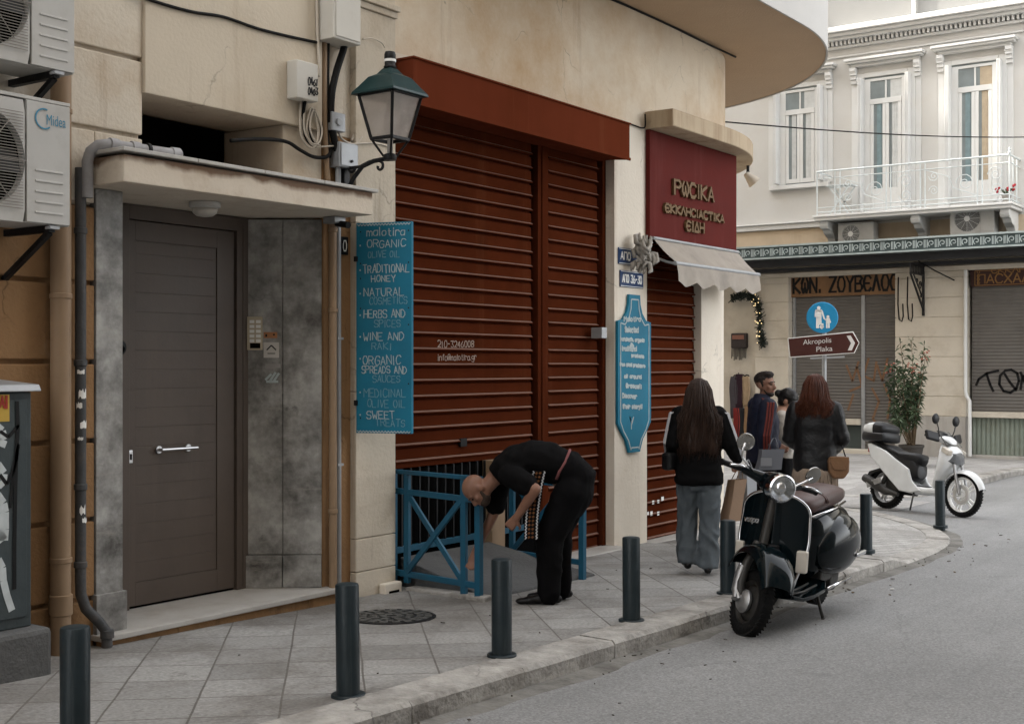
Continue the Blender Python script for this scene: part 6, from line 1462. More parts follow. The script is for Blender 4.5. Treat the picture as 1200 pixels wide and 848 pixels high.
# leg shield
def shield_w(z):
    f = (z-0.24)/0.70
    if f < 0.55: return 0.17 + 0.075*sst(0, 0.55, f)
    if f < 0.80: return 0.245 - 0.01*sst(0.55,0.80,f)
    return 0.235*math.sqrt(max(1-((f-0.80)/0.2001)**2*0.93, 0.0)) 
def shield_p(z, y, off=0.0):
    x = 0.36 + (z-0.24)*0.06*-1.0 + 0.05 - 1.3*y*y*(0.55+0.45*sst(0.3,0.9,z)) + off
    return V((x, y, z))
grid = []
for i in range(22):
    z = 0.24 + 0.70*(1-(1-i/21)**1.35); row = []
    w_ = shield_w(z)
    for j in range(21): row.append(shield_p(z, w_*(-1+2*j/20)))
    grid.append(row)
sheet(grid, 0.012).build('leg_shield', M['vespa'], vs_, local=True, autosmooth=60); shield = vs_.children[-1]
edge = [grid[i][0] for i in range(22)] + grid[-1][1:-1] + [grid[i][-1] for i in range(21,-1,-1)]
b = MB(); b.tube(edge, 0.011, 8); b.build('chrome_edge', M['chrome'], shield, local=True, smooth=True)
b = MB(); rings = []
for i in range(10):
    f = i/9; z = 0.40 + 0.50*f; hw = 0.075 - 0.02*f; d_ = 0.045*(1-0.35*f)
    x = shield_p(z,0).x; rings.append([V((x+0.002,-hw,z)), V((x+d_*0.75,-hw*0.85,z)), V((x+d_,-hw*0.45,z)), V((x+d_,hw*0.45,z)), V((x+d_*0.75,hw*0.85,z)), V((x+0.002,hw,z))])
b.loft(rings); b.build('horn_cover', M['vespa'], shield, local=True, autosmooth=50)
b = MB(); x = shield_p(0.56,0).x+0.05; b.box(x-0.02,x+0.012,-0.085,0.085,0.50,0.60); b.build('horn_grille', M['black'], shield, local=True, bevel=0.01)
b = MB()
for s_ in (-1,1):
    b = MB(); y = s_*0.222; p = shield_p(0.50, y); b.obox(p + V((0.008,0,0)), V((0.02,0,0)), V((-s_*0.012,0.034,0)), V((0,0,0.075))); b.build('indicator', M['amber'], shield, local=True, bevel=0.010)
b = MB(); p = shield_p(0.71,-0.215,0.010); q = shield_p(0.72,-0.10,0.010)
strokes(b, 'vespa', p, (q-p).normalized(), UP, V((1,0,0)), (q-p).length, 0.034, 0.008, slant=0.25, thick=0.004, gap=0.2); b.build('lettering', M['chrome'], shield, local=True)
# floor, spine, body
b = MB(); rings = [sec((x,0,z), hw, 0.018, 20, 6) for x, z, hw in ((0.40,0.26,0.20),(0.30,0.235,0.235),(0.1,0.225,0.24),(-0.12,0.23,0.235),(-0.22,0.26,0.20))]; b.loft(rings); b.build('footboard', M['vespa'], vs_, local=True, autosmooth=40)
b = MB()
for y in (-0.16,-0.10,0.10,0.16): b.tube([(0.33,y,0.262),(0.1,y,0.248),(-0.14,y,0.252)], 0.008, 6)
b.build('floor_strips', M['mech'], vs_, local=True, smooth=True)
b = MB(); rings = [sec((x,0,z), hw, hh, 24, 2.8) for x, z, hw, hh in ((-0.08,0.50,0.10,0.20),(-0.14,0.50,0.16,0.24),(-0.30,0.54,0.19,0.24),(-0.50,0.56,0.195,0.22),(-0.72,0.56,0.185,0.19),(-0.86,0.54,0.15,0.15),(-0.93,0.52,0.08,0.09))]; b.loft(rings); b.build('body', M['vespa'], vs_, local=True, autosmooth=50)
for s_ in (-1,1):
    b = MB(); rings = []
    for i in range(15):
        f = i/14; x = -0.13 - 0.80*f; e = math.sin(math.pi*(0.04+0.92*f))**0.55
        rings.append([V((x, s_*(0.14 + 0.145*e*max(math.cos(R(-90+180*k/14)),0)**0.8), 0.46 + 0.035*math.sin(f*3) + 0.215*e*math.sin(R(-90+180*k/14)))) for k in range(15)])
    b.loft(rings, True); b.build('side_cowl', M['vespa'], vs_, local=True, autosmooth=60); cow = vs_.children[-1]
    b = MB(); b.box(-0.80,-0.60,s_*0.27,s_*0.292,0.40,0.43); b.build('cowl_trim', M['chrome'], cow, local=True, bevel=0.006)
b = MB(); b.box(-0.86,-0.80,0.17,0.21,0.44,0.52); b.build('rear_indicator', M['redlens'], vs_, local=True, bevel=0.01)
b = MB(); rings = [sec((x,0,z), hw, hh, 24, 3.0) for x, z, hw, hh in ((0.02,0.785,0.05,0.03),(-0.01,0.795,0.095,0.055),(-0.12,0.80,0.125,0.065),(-0.28,0.815,0.145,0.07),(-0.42,0.825,0.15,0.075),(-0.60,0.835,0.15,0.07),(-0.70,0.83,0.13,0.055),(-0.74,0.82,0.08,0.03))]; b.loft(rings); b.build('seat', M['seatbrown'], vs_, local=True, autosmooth=60); seat = vs_.children[-1]
b = MB()
for x, hw in ((-0.26,0.150),(-0.285,0.151)): b.tube([(x, hw*math.cos(R(k*15)), 0.815 + 0.079*math.sin(R(k*15))) for k in range(13)], 0.006, 6)
b.build('seat_strap', M['seatbrown'], seat, local=True, smooth=True)
b = MB(); b.tube([(-0.01,0.14,0.745),(-0.4,0.165,0.765),(-0.72,0.13,0.775)], 0.008, 6); b.tube([(-0.01,-0.14,0.745),(-0.4,-0.165,0.765),(-0.72,-0.13,0.775)], 0.008, 6); b.build('seat_trim', M['chrome'], seat, local=True, smooth=True)
b = MB(); b.box(-0.72,-0.30,-0.13,0.13,0.22,0.42); b.cyl((-0.62,0.045,0.225),(-0.62,0.13,0.225),0.10); b.cyl((-0.45,-0.22,0.30),(-0.45,-0.10,0.30),0.09); b.build('engine', M['mech'], vs_, local=True, bevel=0.02)
b = MB(); b.tube([(-0.35,-0.05,0.17),(-0.5,-0.10,0.15),(-0.75,-0.13,0.19)], [0.03,0.05,0.03], 12); b.build('exhaust', M['mech'], vs_, local=True, autosmooth=50)
for s_ in (-1,1):
    b = MB(); b.tube([(-0.28,s_*0.10,0.22),(-0.24,s_*0.17,0.06),(-0.22,s_*0.20,0.004)], 0.012, 8); b.tube([(-0.25,s_*0.20,0.004),(-0.18,s_*0.21,0.004)],0.012,8); b.build('stand_leg', M['mech'], vs_, local=True, smooth=True)
b = MB(); b.tube([(-0.16,0.235,0.235),(-0.30,0.25,0.25),(-0.52,0.275,0.27)], 0.012, 8); b.build('side_trim', M['chrome'], vs_, local=True, smooth=True)
# handlebar, headlamp, mirrors
b = MB(); rings = [sec((x,0,z), hw, hh, 24, 2.3, tilt=0.15) for x, z, hw, hh in ((0.20,0.985,0.05,0.04),(0.24,0.985,0.10,0.062),(0.32,0.985,0.115,0.085),(0.375,0.985,0.108,0.09))]; b.loft(rings)
for s_ in (-1,1): b.tube([(0.30,s_*0.06,0.99),(0.27,s_*0.15,1.00),(0.24,s_*0.23,1.005)], [0.05,0.035,0.024], 14)
rb(b, 'headset', M['vespa'], vs_, autosmooth=60)
b = MB(); b.lathe([(0.098,-0.065),(0.096,-0.01),(0.097,0.012),(0.088,0.020),(0.084,0.012)], (0.435,0,0.985),(0.985,0,0.12),32,False); rb(b, 'headlight_rim', M['chrome'], vs_, autosmooth=50)
b = MB(); b.lathe([(0.086,0.006),(0.078,0.022),(0.05,0.035),(0.005,0.040)], (0.435,0,0.985),(0.985,0,0.12),32); rb(b, 'headlight', M['lens'], vs_, smooth=True)
b = MB(); b.lathe([(0.084,0.008),(0.07,-0.015),(0.045,-0.035),(0.02,-0.045)], (0.435,0,0.985),(0.985,0,0.12),32); rb(b, 'reflector', M['chrome'], vs_, smooth=True)
b = MB(); b.lathe([(0.016,-0.04),(0.018,0.0),(0.004,0.006)], (0.435,0,0.985),(0.985,0,0.12),16); rb(b, 'headlight_bulb', M['white'], vs_, smooth=True)
for s_ in (-1,1):
    b = MB(); b.tube([(0.245,s_*0.22,1.005),(0.22,s_*0.37,1.005)], 0.020, 12); b.lathe([(0.024,0),(0.024,0.012)], (0.22,s_*0.365,1.005),(0,s_,0)); rb(b, 'grip', M['black'], vs_, autosmooth=40)
    b = MB(); b.tube([(0.27,s_*0.20,1.02),(0.32,s_*0.27,1.035),(0.315,s_*0.36,1.02)], 0.008, 8); rb(b, 'brake_lever', M['chrome'], vs_, smooth=True)
    b = MB()
    if s_ < 0: st_, hd = [(0.29,-0.17,1.02),(0.27,-0.27,1.08),(0.25,-0.28,1.14),(0.245,-0.275,1.18)], V((0.235,-0.27,1.185))
    else: st_, hd = [(0.27,0.10,0.95),(0.30,0.14,0.99),(0.30,0.22,1.06),(0.28,0.27,1.10)], V((0.26,0.28,1.115))
    b.tube(st_, 0.008, 8); rb(b, 'mirror', M['chrome'], vs_, smooth=True); mir = vs_.children[-1]
    b = MB(); b.lathe([(0.058,-0.006),(0.062,0.0),(0.060,0.006),(0.045,0.011),(0.005,0.014)], hd, (0.95,0.2*s_,-0.12), 28); rb(b, 'mirror_head', M['mirrorback'], mir, smooth=False, autosmooth=50)

# ---- white modern scooter across the mouth of the side street
pm = atT(1081, 429, 18.2); hd = (RT*0.53 - FW*0.85).normalized()
ws = thing('modern_scooter', 'white modern scooter with a top box parked at the corner beyond the pavement tip', 'scooter', (pm.x, pm.y, G(pm.x,pm.y)-0.117), math.atan2(hd.y, hd.x))
ws.rotation_euler = (R(-7), 0, math.atan2(hd.y, hd.x))
M['sh'] = M_paint('white_scooter_paint', (0.58,0.59,0.59), 0.2, 0.5, (0.40,0.40,0.39), 0.2)
M['blackplastic'] = mat('black_plastic', (0.008,0.008,0.009), 0.4, 0.2, 5)
W2 = 0.67
wheel('front_wheel', ws, (W2,0,0.31), (0,-1,0), 0.31, 0.085, 0.045, M['white'], 5)
wheel('rear_wheel', ws, (-W2,0,0.31), (0,-1,0), 0.31, 0.10, 0.05, M['alu'], 5)
b = MB(); b.lathe([(0.13,0),(0.13,0.005),(0.085,0.005),(0.085,0)], (W2,-0.055,0.31),(0,-1,0),30,False); b.build('brake_disc', M['steel'], ws, local=True)
grid = []
for i in range(17):
    a = R(18 + 138*i/16); row = []
    for j in range(9):
        b_ = -1+2*j/8; rad = 0.345 - 0.035*b_*b_; row.append(V((W2 + rad*math.cos(a)*1.03, 0.085*b_*(0.65+0.35*math.sin(a)), 0.31 + rad*math.sin(a) - 0.02*b_*b_)))
    grid.append(row)
sheet(grid, 0.008).build('front_fender', M['sh'], ws, local=True, autosmooth=60)
for s_ in (-1,1):
    b = MB(); b.tube([(W2,s_*0.085,0.31),(W2-0.10,s_*0.085,0.62),(W2-0.16,s_*0.07,0.80)], [0.024,0.024,0.02], 10); b.build('fork', M['alu'], ws, local=True, autosmooth=50)
# front cowl / leg shield
b = MB()
rings = []
for z, xf, xb, hw in ((0.30,0.28,0.20,0.13),(0.42,0.36,0.235,0.17),(0.58,0.45,0.27,0.205),(0.72,0.535,0.285,0.215),(0.84,0.56,0.28,0.19),(0.93,0.515,0.275,0.15),(1.00,0.43,0.28,0.10)):
    cx_ = (xf+xb)/2; hx = (xf-xb)/2
    rings.append([V((cx_ + hx*math.copysign(abs(math.cos(a))**0.8, math.cos(a)), hw*math.copysign(abs(math.sin(a))**0.8, math.sin(a)), z)) for a in [2*math.pi*k/24 for k in range(24)]])
b.loft(rings); b.build('front_cowl', M['sh'], ws, local=True, autosmooth=60); cowl = ws.children[-1]
b = MB(); b.loft([[V((x + 0.004, s*hw, z)) for s, z in ((-1,zc-0.05),(-0.6,zc-0.085),(0.6,zc-0.085),(1,zc-0.05),(0.8,zc+0.06),(0,zc+0.085),(-0.8,zc+0.06))] for x, hw, zc in ((0.47,0.19,0.80),(0.555,0.125,0.80),(0.575,0.06,0.80))]); b.build('headlight', mat('dark_headlamp',(0.10,0.105,0.11),0.08,0.3,6,coat=0.8), cowl, local=True, autosmooth=40)
for s_ in (-1,1):
    b = MB(); b.obox((0.47,s_*0.165,0.89), V((0.06,0,-0.03)), V((-0.02,s_*0.025,0)), V((0.01,0,0.035))); b.build('indicator', M['amber'], cowl, local=True, bevel=0.012)
b = MB(); b.loft([sec((x,0,z),hw,hh,18,3.5) for x,z,hw,hh in ((0.34,0.33,0.15,0.06),(0.15,0.31,0.17,0.06),(-0.08,0.31,0.175,0.065),(-0.25,0.36,0.16,0.09))]); b.build('footboard', M['sh'], ws, local=True, autosmooth=50)
b = MB(); b.box(-0.12,0.26,-0.14,0.14,0.366,0.378); b.build('floor_mat', M['blackplastic'], ws, local=True)
# white side panels rising to the tail
for s_ in (-1,1):
    prof = [(0.10,0.30),(-0.12,0.26),(-0.30,0.28),(-0.46,0.40),(-0.64,0.54),(-0.88,0.74),(-0.96,0.92),(-0.90,0.93),(-0.62,0.84),(-0.40,0.72),(-0.16,0.60),(-0.10,0.45),(-0.02,0.38)]
    b = MB(); b.prism([V((x, s_*0.145, z)) for x, z in prof], V((0, s_*0.045, 0))); b.build('side_panel', M['sh'], ws, local=True, bevel=0.018)
b = MB(); b.loft([sec((x,0,z),hw,hh,20,3) for x,z,hw,hh in ((-0.06,0.58,0.10,0.10),(-0.14,0.60,0.145,0.17),(-0.35,0.66,0.15,0.15),(-0.60,0.72,0.15,0.12),(-0.85,0.82,0.13,0.08),(-0.98,0.90,0.08,0.03))]); b.build('under_seat', M['blackplastic'], ws, local=True, autosmooth=50)
b = MB(); b.loft([sec((x,0,z),hw,hh,22,3.0,tilt=t_) for x,z,hw,hh,t_ in ((-0.03,0.70,0.06,0.05,0.5),(-0.07,0.745,0.12,0.075,0.3),(-0.20,0.77,0.145,0.07,0),(-0.38,0.785,0.155,0.06,0),(-0.50,0.83,0.155,0.055,-0.4),(-0.62,0.875,0.15,0.05,0),(-0.80,0.885,0.13,0.045,0),(-0.88,0.88,0.09,0.03,0))]); b.build('seat', M['seatblack'], ws, local=True, autosmooth=60)
b = MB(); b.box(-0.62,-0.25,-0.11,0.11,0.26,0.46); b.box(-0.80,-0.25,0.10,0.19,0.22,0.42); b.tube([(-0.55,-0.10,0.62),(-0.67,-0.12,0.35)],0.035,12); b.build('engine', M['mech'], ws, local=True, bevel=0.02)
b = MB(); b.tube([(-0.35,-0.13,0.22),(-0.55,-0.17,0.25),(-0.75,-0.19,0.34),(-0.95,-0.19,0.42)], [0.03,0.055,0.07,0.06], 14); b.build('exhaust', M['mech'], ws, local=True, autosmooth=50)
b = MB(); b.obox((-0.72,-0.245,0.36), V((0.13,0,0.05)), V((0,0.006,0)), V((-0.015,0,0.04))); b.build('heat_shield', M['alu'], ws, local=True, bevel=0.008)
b = MB(); b.prism([V((x,-0.08,z)) for x, z in ((-0.72,0.60),(-0.98,0.52),(-1.06,0.36),(-1.0,0.34),(-0.92,0.48),(-0.70,0.56))], (0,0.16,0)); b.build('rear_mudguard', M['blackplastic'], ws, local=True, bevel=0.01)
b = MB(); b.box(-1.02,-0.97,-0.10,0.10,0.80,0.90); b.build('tail_light', M['redlens'], ws, local=True, bevel=0.015)
b = MB(); b.bar((-0.70,0,0.90),(-1.02,0,0.96),0.2,0.03); b.build('luggage_rack', M['blackplastic'], ws, local=True)
# top box
b = MB(); b.loft([sec((x,0,1.035),hw,hh,24,4) for x,hw,hh in ((-0.66,0.16,0.05),(-0.68,0.20,0.075),(-0.85,0.22,0.08),(-1.05,0.21,0.08),(-1.09,0.17,0.06))]); b.build('top_box', M['blackplastic'], ws, local=True, autosmooth=50); tbx = ws.children[-1]
b = MB(); b.loft([sec((x,0,1.15),hw,hh,24,3.2) for x,hw,hh in ((-0.67,0.14,0.03),(-0.70,0.195,0.075),(-0.86,0.215,0.11))]); b.build('lid_front', M['blackplastic'], tbx, local=True, autosmooth=50)
b = MB(); b.loft([sec((x,0,1.15),hw,hh,24,3.2) for x,hw,hh in ((-0.862,0.218,0.112),(-0.96,0.215,0.10),(-1.05,0.195,0.075),(-1.09,0.15,0.03))]); b.build('lid', M['sh'], tbx, local=True, autosmooth=50)
b = MB(); b.box(-1.095,-1.06,-0.13,0.13,1.06,1.10); b.build('reflector', M['redlens'], tbx, local=True, bevel=0.008)
# handlebars
b = MB(); b.loft([sec((x,0,z),hw,hh,20,2.6) for x,z,hw,hh in ((0.22,1.05,0.06,0.03),(0.26,1.06,0.14,0.05),(0.34,1.05,0.15,0.055),(0.42,1.02,0.10,0.04),(0.45,1.00,0.05,0.02))]); b.build('handlebar_cowl', M['sh'], ws, local=True, autosmooth=60)
b = MB(); grid = [[V((0.47-0.22*f - 0.5*(y*y), y*(1-0.25*f), 0.97 + 0.20*f)) for y in [-0.17+0.34*j/10 for j in range(11)]] for f in [i/6 for i in range(7)]]; sheet(grid, 0.006).build('windscreen', mat('smoked_screen',(0.02,0.021,0.022),0.1,0.1,5,coat=0.5), ws, local=True, autosmooth=60)
for s_ in (-1,1):
    b = MB(); b.tube([(0.28,s_*0.12,1.075),(0.22,s_*0.34,1.09)], 0.019, 10); b.build('grip', M['blackplastic'], ws, local=True, autosmooth=40)
    b = MB(); b.obox((0.285,s_*0.27,1.085), V((0.02,0,0.012)), V((-0.03,s_*0.10,0.015)), V((-0.02,0,0.062))); b.build('hand_guard', M['blackplastic'], ws, local=True, bevel=0.02)
    b = MB(); b.tube([(0.29,s_*0.13,1.08),(0.30,s_*0.17,1.20),(0.285,s_*0.20,1.29)], 0.008, 8); b.build('mirror', M['blackplastic'], ws, local=True, smooth=True); mir = ws.children[-1]
    b = MB(); b.ball((0.275,s_*0.215,1.33), (0.03,0.07,0.075), 18, 10); b.build('mirror_head', M['blackplastic'], mir, local=True, smooth=True)
b = MB(); b.tube([(-0.05,-0.15,0.30),(-0.02,-0.24,0.02)], 0.013, 8); b.build('side_stand', M['mech'], ws, local=True, smooth=True)
# ================================================================== people
def cap(mbx, p0, p1, r0, r1, n=14):
    p0, p1 = V(p0), V(p1); d = p1 - p0; L = d.length
    if L < 1e-5: mbx.ball(p0, r0); return
    d.normalize(); x = d.cross(V((0,0,1)))
    if x.length < 1e-3: x = d.cross(V((1,0,0)))
    x.normalize(); y = d.cross(x); rings = []
    for a in (-85,-60,-30,0): rings.append((p0 + d*r0*math.sin(R(a)), r0*math.cos(R(a))))
    for a in (0,30,60,85): rings.append((p1 + d*r1*math.sin(R(a)), r1*math.cos(R(a))))
    mbx.loft([[c + (x*math.cos(2*math.pi*k/n)+y*math.sin(2*math.pi*k/n))*r_ for k in range(n)] for c, r_ in rings])
def chain(mbx, pts, rs):
    for (p, q), (a, b) in zip(zip(pts, pts[1:]), zip(rs, rs[1:])): cap(mbx, p, q, a, b)
def ell(mbx, c, r_, rotm=None):
    b = MB(); b.ball((0,0,0), r_, 18, 12); m_ = Matrix.Translation(V(c)) @ (rotm.to_4x4() if rotm else Matrix())
    mbx.add([m_ @ V(v) for v in b.v], b.f)
def trunk(mbx, secs, lat=(1,0,0), n=24, p=2.3):
    lat = V(lat); rings = []; cs = [V(s_[0]) for s_ in secs]
    for i, s_ in enumerate(secs):
        d = (cs[min(i+1,len(cs)-1)] - cs[max(i-1,0)]).normalized(); dep = d.cross(lat).normalized()
        ring = []
        for k in range(n):
            a = 2*math.pi*k/n; ca, sa = math.cos(a), math.sin(a)
            ring.append(cs[i] + lat*s_[1]*math.copysign(abs(ca)**(2/p), ca) + dep*s_[2]*math.copysign(abs(sa)**(2/p), sa))
        rings.append(ring)
    mbx.loft(rings)
def organic(name, mbx, m, parent, voxel=0.012, it=5, wr=None, kind=None):
    me = mbx.mesh(); o = bpy.data.objects.new('tmp', me); COL.objects.link(o)
    r_ = o.modifiers.new('r', 'REMESH'); r_.mode = 'VOXEL'; r_.voxel_size = voxel*1.25
    s_ = o.modifiers.new('s', 'SMOOTH'); s_.factor = 0.5; s_.iterations = it
    bpy.context.view_layer.update(); dg = bpy.context.evaluated_depsgraph_get()
    m2 = bpy.data.meshes.new_from_object(o.evaluated_get(dg)); bpy.data.objects.remove(o); bpy.data.meshes.remove(me)
    if wr:
        amp, sc_ = wr
        for v in m2.vertices:
            c = v.co; q = V((c.x*sc_[0], c.y*sc_[1], c.z*sc_[2])); n1 = mnoise.noise(q + V((mnoise.noise(q*0.6)*1.5, 0, 3)))
            n1 = (1-abs(n1)*2.2); n2 = mnoise.noise(q*2.3)
            v.co = c + v.normal*(amp*(n1*0.7 - 0.35 + n2*0.35))
    return link_mesh(name, m2, m, parent, smooth=True, local=True)
def hand(mbx, wrist, dirv, palm_n, side, curl=0.5, s=1.0):
    """palm, four unequal fingers and a thumb; dirv from the wrist to the knuckles, palm_n out of the palm"""
    w_ = V(wrist); d = V(dirv).normalized(); n = V(palm_n); n = (n - d*n.dot(d)).normalized(); t = d.cross(n)*side
    L = 0.088*s; kn = w_ + d*L
    for o_ in (-0.028,-0.010,0.010,0.028): cap(mbx, w_ + t*o_*0.55*s + d*0.012, kn + t*o_*s*0.95, 0.016*s, 0.0135*s, 10)
    for o_, fl in ((-0.029,0.062),(-0.010,0.076),(0.010,0.080),(0.029,0.070)):
        p = kn + t*o_*s; a = curl*0.6; e = d
        for k, f in enumerate((0.45,0.32,0.23)):
            e = (d*math.cos(a) + n*math.sin(a)); q = p + e*fl*f*s; cap(mbx, p, q, 0.0096*s, 0.0088*s, 8); p = q; a += curl*0.75
    p = w_ + d*0.025*s + t*0.024*s; q = p + (d*0.45 + t*0.75 + n*0.35).normalized()*0.045*s; cap(mbx, p, q, 0.0135*s, 0.011*s, 8)
    e = q + (d*0.85 + t*0.1 + n*0.45*curl).normalized()*0.034*s; cap(mbx, q, e, 0.011*s, 0.0095*s, 8)
def head(mbx, c, up, face, s=1.0, beard=False):
    up = V(up).normalized(); f = V(face); f = (f - up*f.dot(up)).normalized(); sd_ = f.cross(up)
    m_ = Matrix((sd_, f, up)).transposed(); P_ = lambda x, y, z: V(c) + (sd_*x + f*y + up*z)*s
    ell(mbx, P_(0,-0.012,0.035), (0.077*s,0.098*s,0.088*s), m_); ell(mbx, P_(0,0.022,-0.035), (0.064*s,0.070*s,0.080*s), m_); ell(mbx, P_(0,0.055,-0.088), (0.030*s,0.028*s,0.026*s), m_)
    cap(mbx, P_(0,0.085,0.012), P_(0,0.108,-0.028), 0.011*s, 0.017*s, 10); ell(mbx, P_(0,0.086,-0.055), (0.024*s,0.012*s,0.009*s), m_); ell(mbx, P_(0,0.084,-0.068), (0.021*s,0.012*s,0.008*s), m_)
    for k in (-1,1):
        ell(mbx, P_(k*0.078,-0.015,-0.012), (0.012*s,0.022*s,0.034*s), m_); cap(mbx, P_(k*0.018,0.086,0.026), P_(k*0.050,0.072,0.026), 0.010*s, 0.009*s, 8); ell(mbx, P_(k*0.045,0.06,-0.02), (0.022*s,0.022*s,0.02*s), m_)
    return P_, m_
def face_parts(parent, P_, m_, s=1.0, brow=None):
    b = MB()
    for k in (-1,1): ell(b, P_(k*0.031,0.0815,0.006), (0.0125*s,0.008*s,0.0075*s), m_)
    b.build('eyes', M['eye'], parent, local=True, smooth=True)
    b = MB()
    for k in (-1,1): cap(b, P_(k*0.016,0.094,0.031), P_(k*0.050,0.080,0.030), 0.0055*s, 0.004*s, 8)
    b.build('eyebrows', brow or M['hairdark'], parent, local=True, smooth=True)
    b = MB(); ell(b, P_(0,0.094,-0.0615), (0.020*s,0.006*s,0.004*s), m_); b.build('lips', M['lip'], parent, local=True, smooth=True)
def strands(mbx, roots_fn, n, path_fn, r0=0.006, r1=0.002, seed=1, k=9):
    rng = random.Random(seed)
    for i in range(n):
        p = path_fn(rng, i/n); mbx.tube(p, [r0 + (r1-r0)*(j/(len(p)-1))**2 for j in range(len(p))], 5)
def shoe(mbx, ankle, dirv, L=0.27, hgt=0.075, w_=0.045):
    a = V(ankle); d = V(dirv); d.z = 0; d.normalize(); sd_ = d.cross(V((0,0,1))); z0 = a.z - hgt
    heel = a - d*0.06; heel.z = z0; rm = Matrix((sd_, d, V((0,0,1)))).transposed()
    for f, hw, hh in ((0.02,0.036,0.036),(0.22,0.038,0.038),(0.45,0.042,0.036),(0.68,0.047,0.029),(0.88,0.040,0.023)):
        ell(mbx, heel + d*(f*L*0.95) + V((0,0,hh)), (hw, 0.055, hh), rm)
    cap(mbx, a + V((0,0,-0.025)), a + V((0,0,0.03)), 0.044, 0.042)
M['skin'] = mat('skin', (0.34,0.19,0.13), 0.5, 0.10, 9, 0.05, 60)
M['skintan'] = mat('tanned_skin', (0.195,0.098,0.064), 0.5, 0.10, 9, 0.05, 60)
M['eye'] = mat('dark_eye', (0.02,0.014,0.010), 0.2, 0.1); M['lip'] = mat('lip', (0.32,0.13,0.11), 0.5, 0.1)
M['hairdark'] = mat('black_hair', (0.005,0.004,0.0035), 0.45, 0.3, 20); M['hairbrown'] = mat('brown_hair', (0.028,0.0135,0.008), 0.42, 0.4, 14); M['hairred'] = mat('auburn_hair', (0.065,0.017,0.0065), 0.42, 0.4, 14); M['stubble'] = mat('short_dark_hair', (0.014,0.009,0.0065), 0.7, 0.3, 40); M['greyhair'] = mat('cropped_grey_hair', (0.075,0.055,0.043), 0.8, 0.3, 60)
M['blackcloth'] = mat('black_cotton', (0.0042,0.004,0.0042), 0.9, 0.25, 9, 0.25, 150, spec=0.08); M['blacktrousers'] = mat('black_trouser_cloth', (0.0038,0.0036,0.004), 0.9, 0.25, 9, 0.25, 150, spec=0.08)
M['leather'] = mat('black_leather', (0.005,0.005,0.0056), 0.48, 0.25, 7, 0.25, 40)
M['denim'] = mat('grey_blue_denim', (0.075,0.088,0.098), 0.9, 0.22, 7, 0.3, 220, dirt=(0.145,0.16,0.17), dscale=4.5, damt=0.6)
M['navy'] = mat('navy_tracksuit', (0.004,0.0055,0.018), 0.7, 0.2, 8, 0.15, 120); M['redstripe'] = mat('red_stripe', (0.11,0.018,0.012), 0.8, 0.1, 9); M['whitestripe'] = mat('white_stripe', (0.42,0.42,0.43), 0.8, 0.06, 9)
M['whitetop'] = mat('white_knit', (0.40,0.37,0.33), 0.9, 0.08, 9, 0.25, 120); M['shoeblack'] = mat('black_shoe', (0.006,0.0055,0.0055), 0.5, 0.2, 9); M['fringe'] = mat('beige_fringe', (0.24,0.185,0.14), 0.9, 0.2, 14); M['tanbag'] = mat('tan_leather', (0.17,0.09,0.045), 0.5, 0.2, 10, 0.15, 60)
def person(label, u, v_foot, t, facing, group=None):
    q = atT(u, 429, t); f = V(facing).normalized(); o = thing('person', label, 'person', (q.x, q.y, G(q.x, q.y)), math.atan2(-f.x, f.y), group); return o
def stand_body(root, J, skin, hs=1.0, men=False):
    """continuous bare figure from the joints J"""
    b = MB(); sh = 0.17 if not men else 0.20
    trunk(b, [((0,0,0.84),0.14,0.10),((0,0,0.92),0.155,0.11),((0,0.005,1.05),0.125,0.09),((0,0.01,1.22),0.145 if not men else 0.17,0.105),((0,0,1.37),0.15 if not men else 0.18,0.09),((0,-0.005,1.44),0.09,0.06)])
    cap(b, (0,-0.005,1.42), J['head'] + V((0,0,-0.05)), 0.056, 0.05)
    for s_ in ('l','r'):
        chain(b, [J['sh'+s_], J['el'+s_], J['wr'+s_]], [0.046, 0.036, 0.026]); chain(b, [J['hip'+s_], J['kn'+s_], J['an'+s_]], [0.085, 0.052, 0.036])
        d = J['wr'+s_] - J['el'+s_]; side = 1 if s_ == 'r' else -1
        hd_ = J.get('hd'+s_, d); hand(b, J['wr'+s_], hd_, J.get('pn'+s_, V((-side,0.2,0))), side*-1, J.get('curl'+s_, 0.9))
    P_, m_ = head(b, J['head'], J.get('up', V((0,0,1))), J.get('face', V((0,1,0))), hs)
    o = organic('body', b, skin, root, 0.0075, 3); return o, P_, m_
def jn(**k): return {a: (V(b) if hasattr(b, '__len__') else b) for a, b in k.items()}

# ---- woman with long brown hair, walking away with shopping bags
w1 = person('woman with long dark brown hair in black striped jacket and grey jeans walking away', 819, 672, 11.15, FW*0.97 + RT*0.12)
J = jn(head=(0,0.0,1.565), shl=(-0.165,0,1.385), shr=(0.165,0,1.385), ell=(-0.225,-0.05,1.13), elr=(0.262,-0.03,1.13), wrl=(-0.235,0.17,1.03), wrr=(0.335,0.16,0.985), hipl=(-0.085,0,0.87), hipr=(0.085,0,0.87), knl=(-0.105,0.07,0.48), knr=(0.095,-0.02,0.47), anl=(-0.100,0.02,0.12), anr=(0.078,-0.03,0.09), curlr=1.5, hdr=(0.1,0.35,-0.8), pnr=(-1,0.1,0.0), face=(0.1,1,-0.05))
bd, P_, m_ = stand_body(w1, J, M['skin']); face_parts(w1, P_, m_)
b = MB(); trunk(b, [((0,0,0.775),0.205,0.155),((0,0,0.83),0.215,0.165),((0,0,0.95),0.20,0.14),((0,0.005,1.10),0.19,0.13),((0,0.01,1.25),0.195,0.135),((0,0,1.37),0.175,0.11),((0,-0.005,1.44),0.085,0.07),((0,-0.005,1.475),0.066,0.06)])
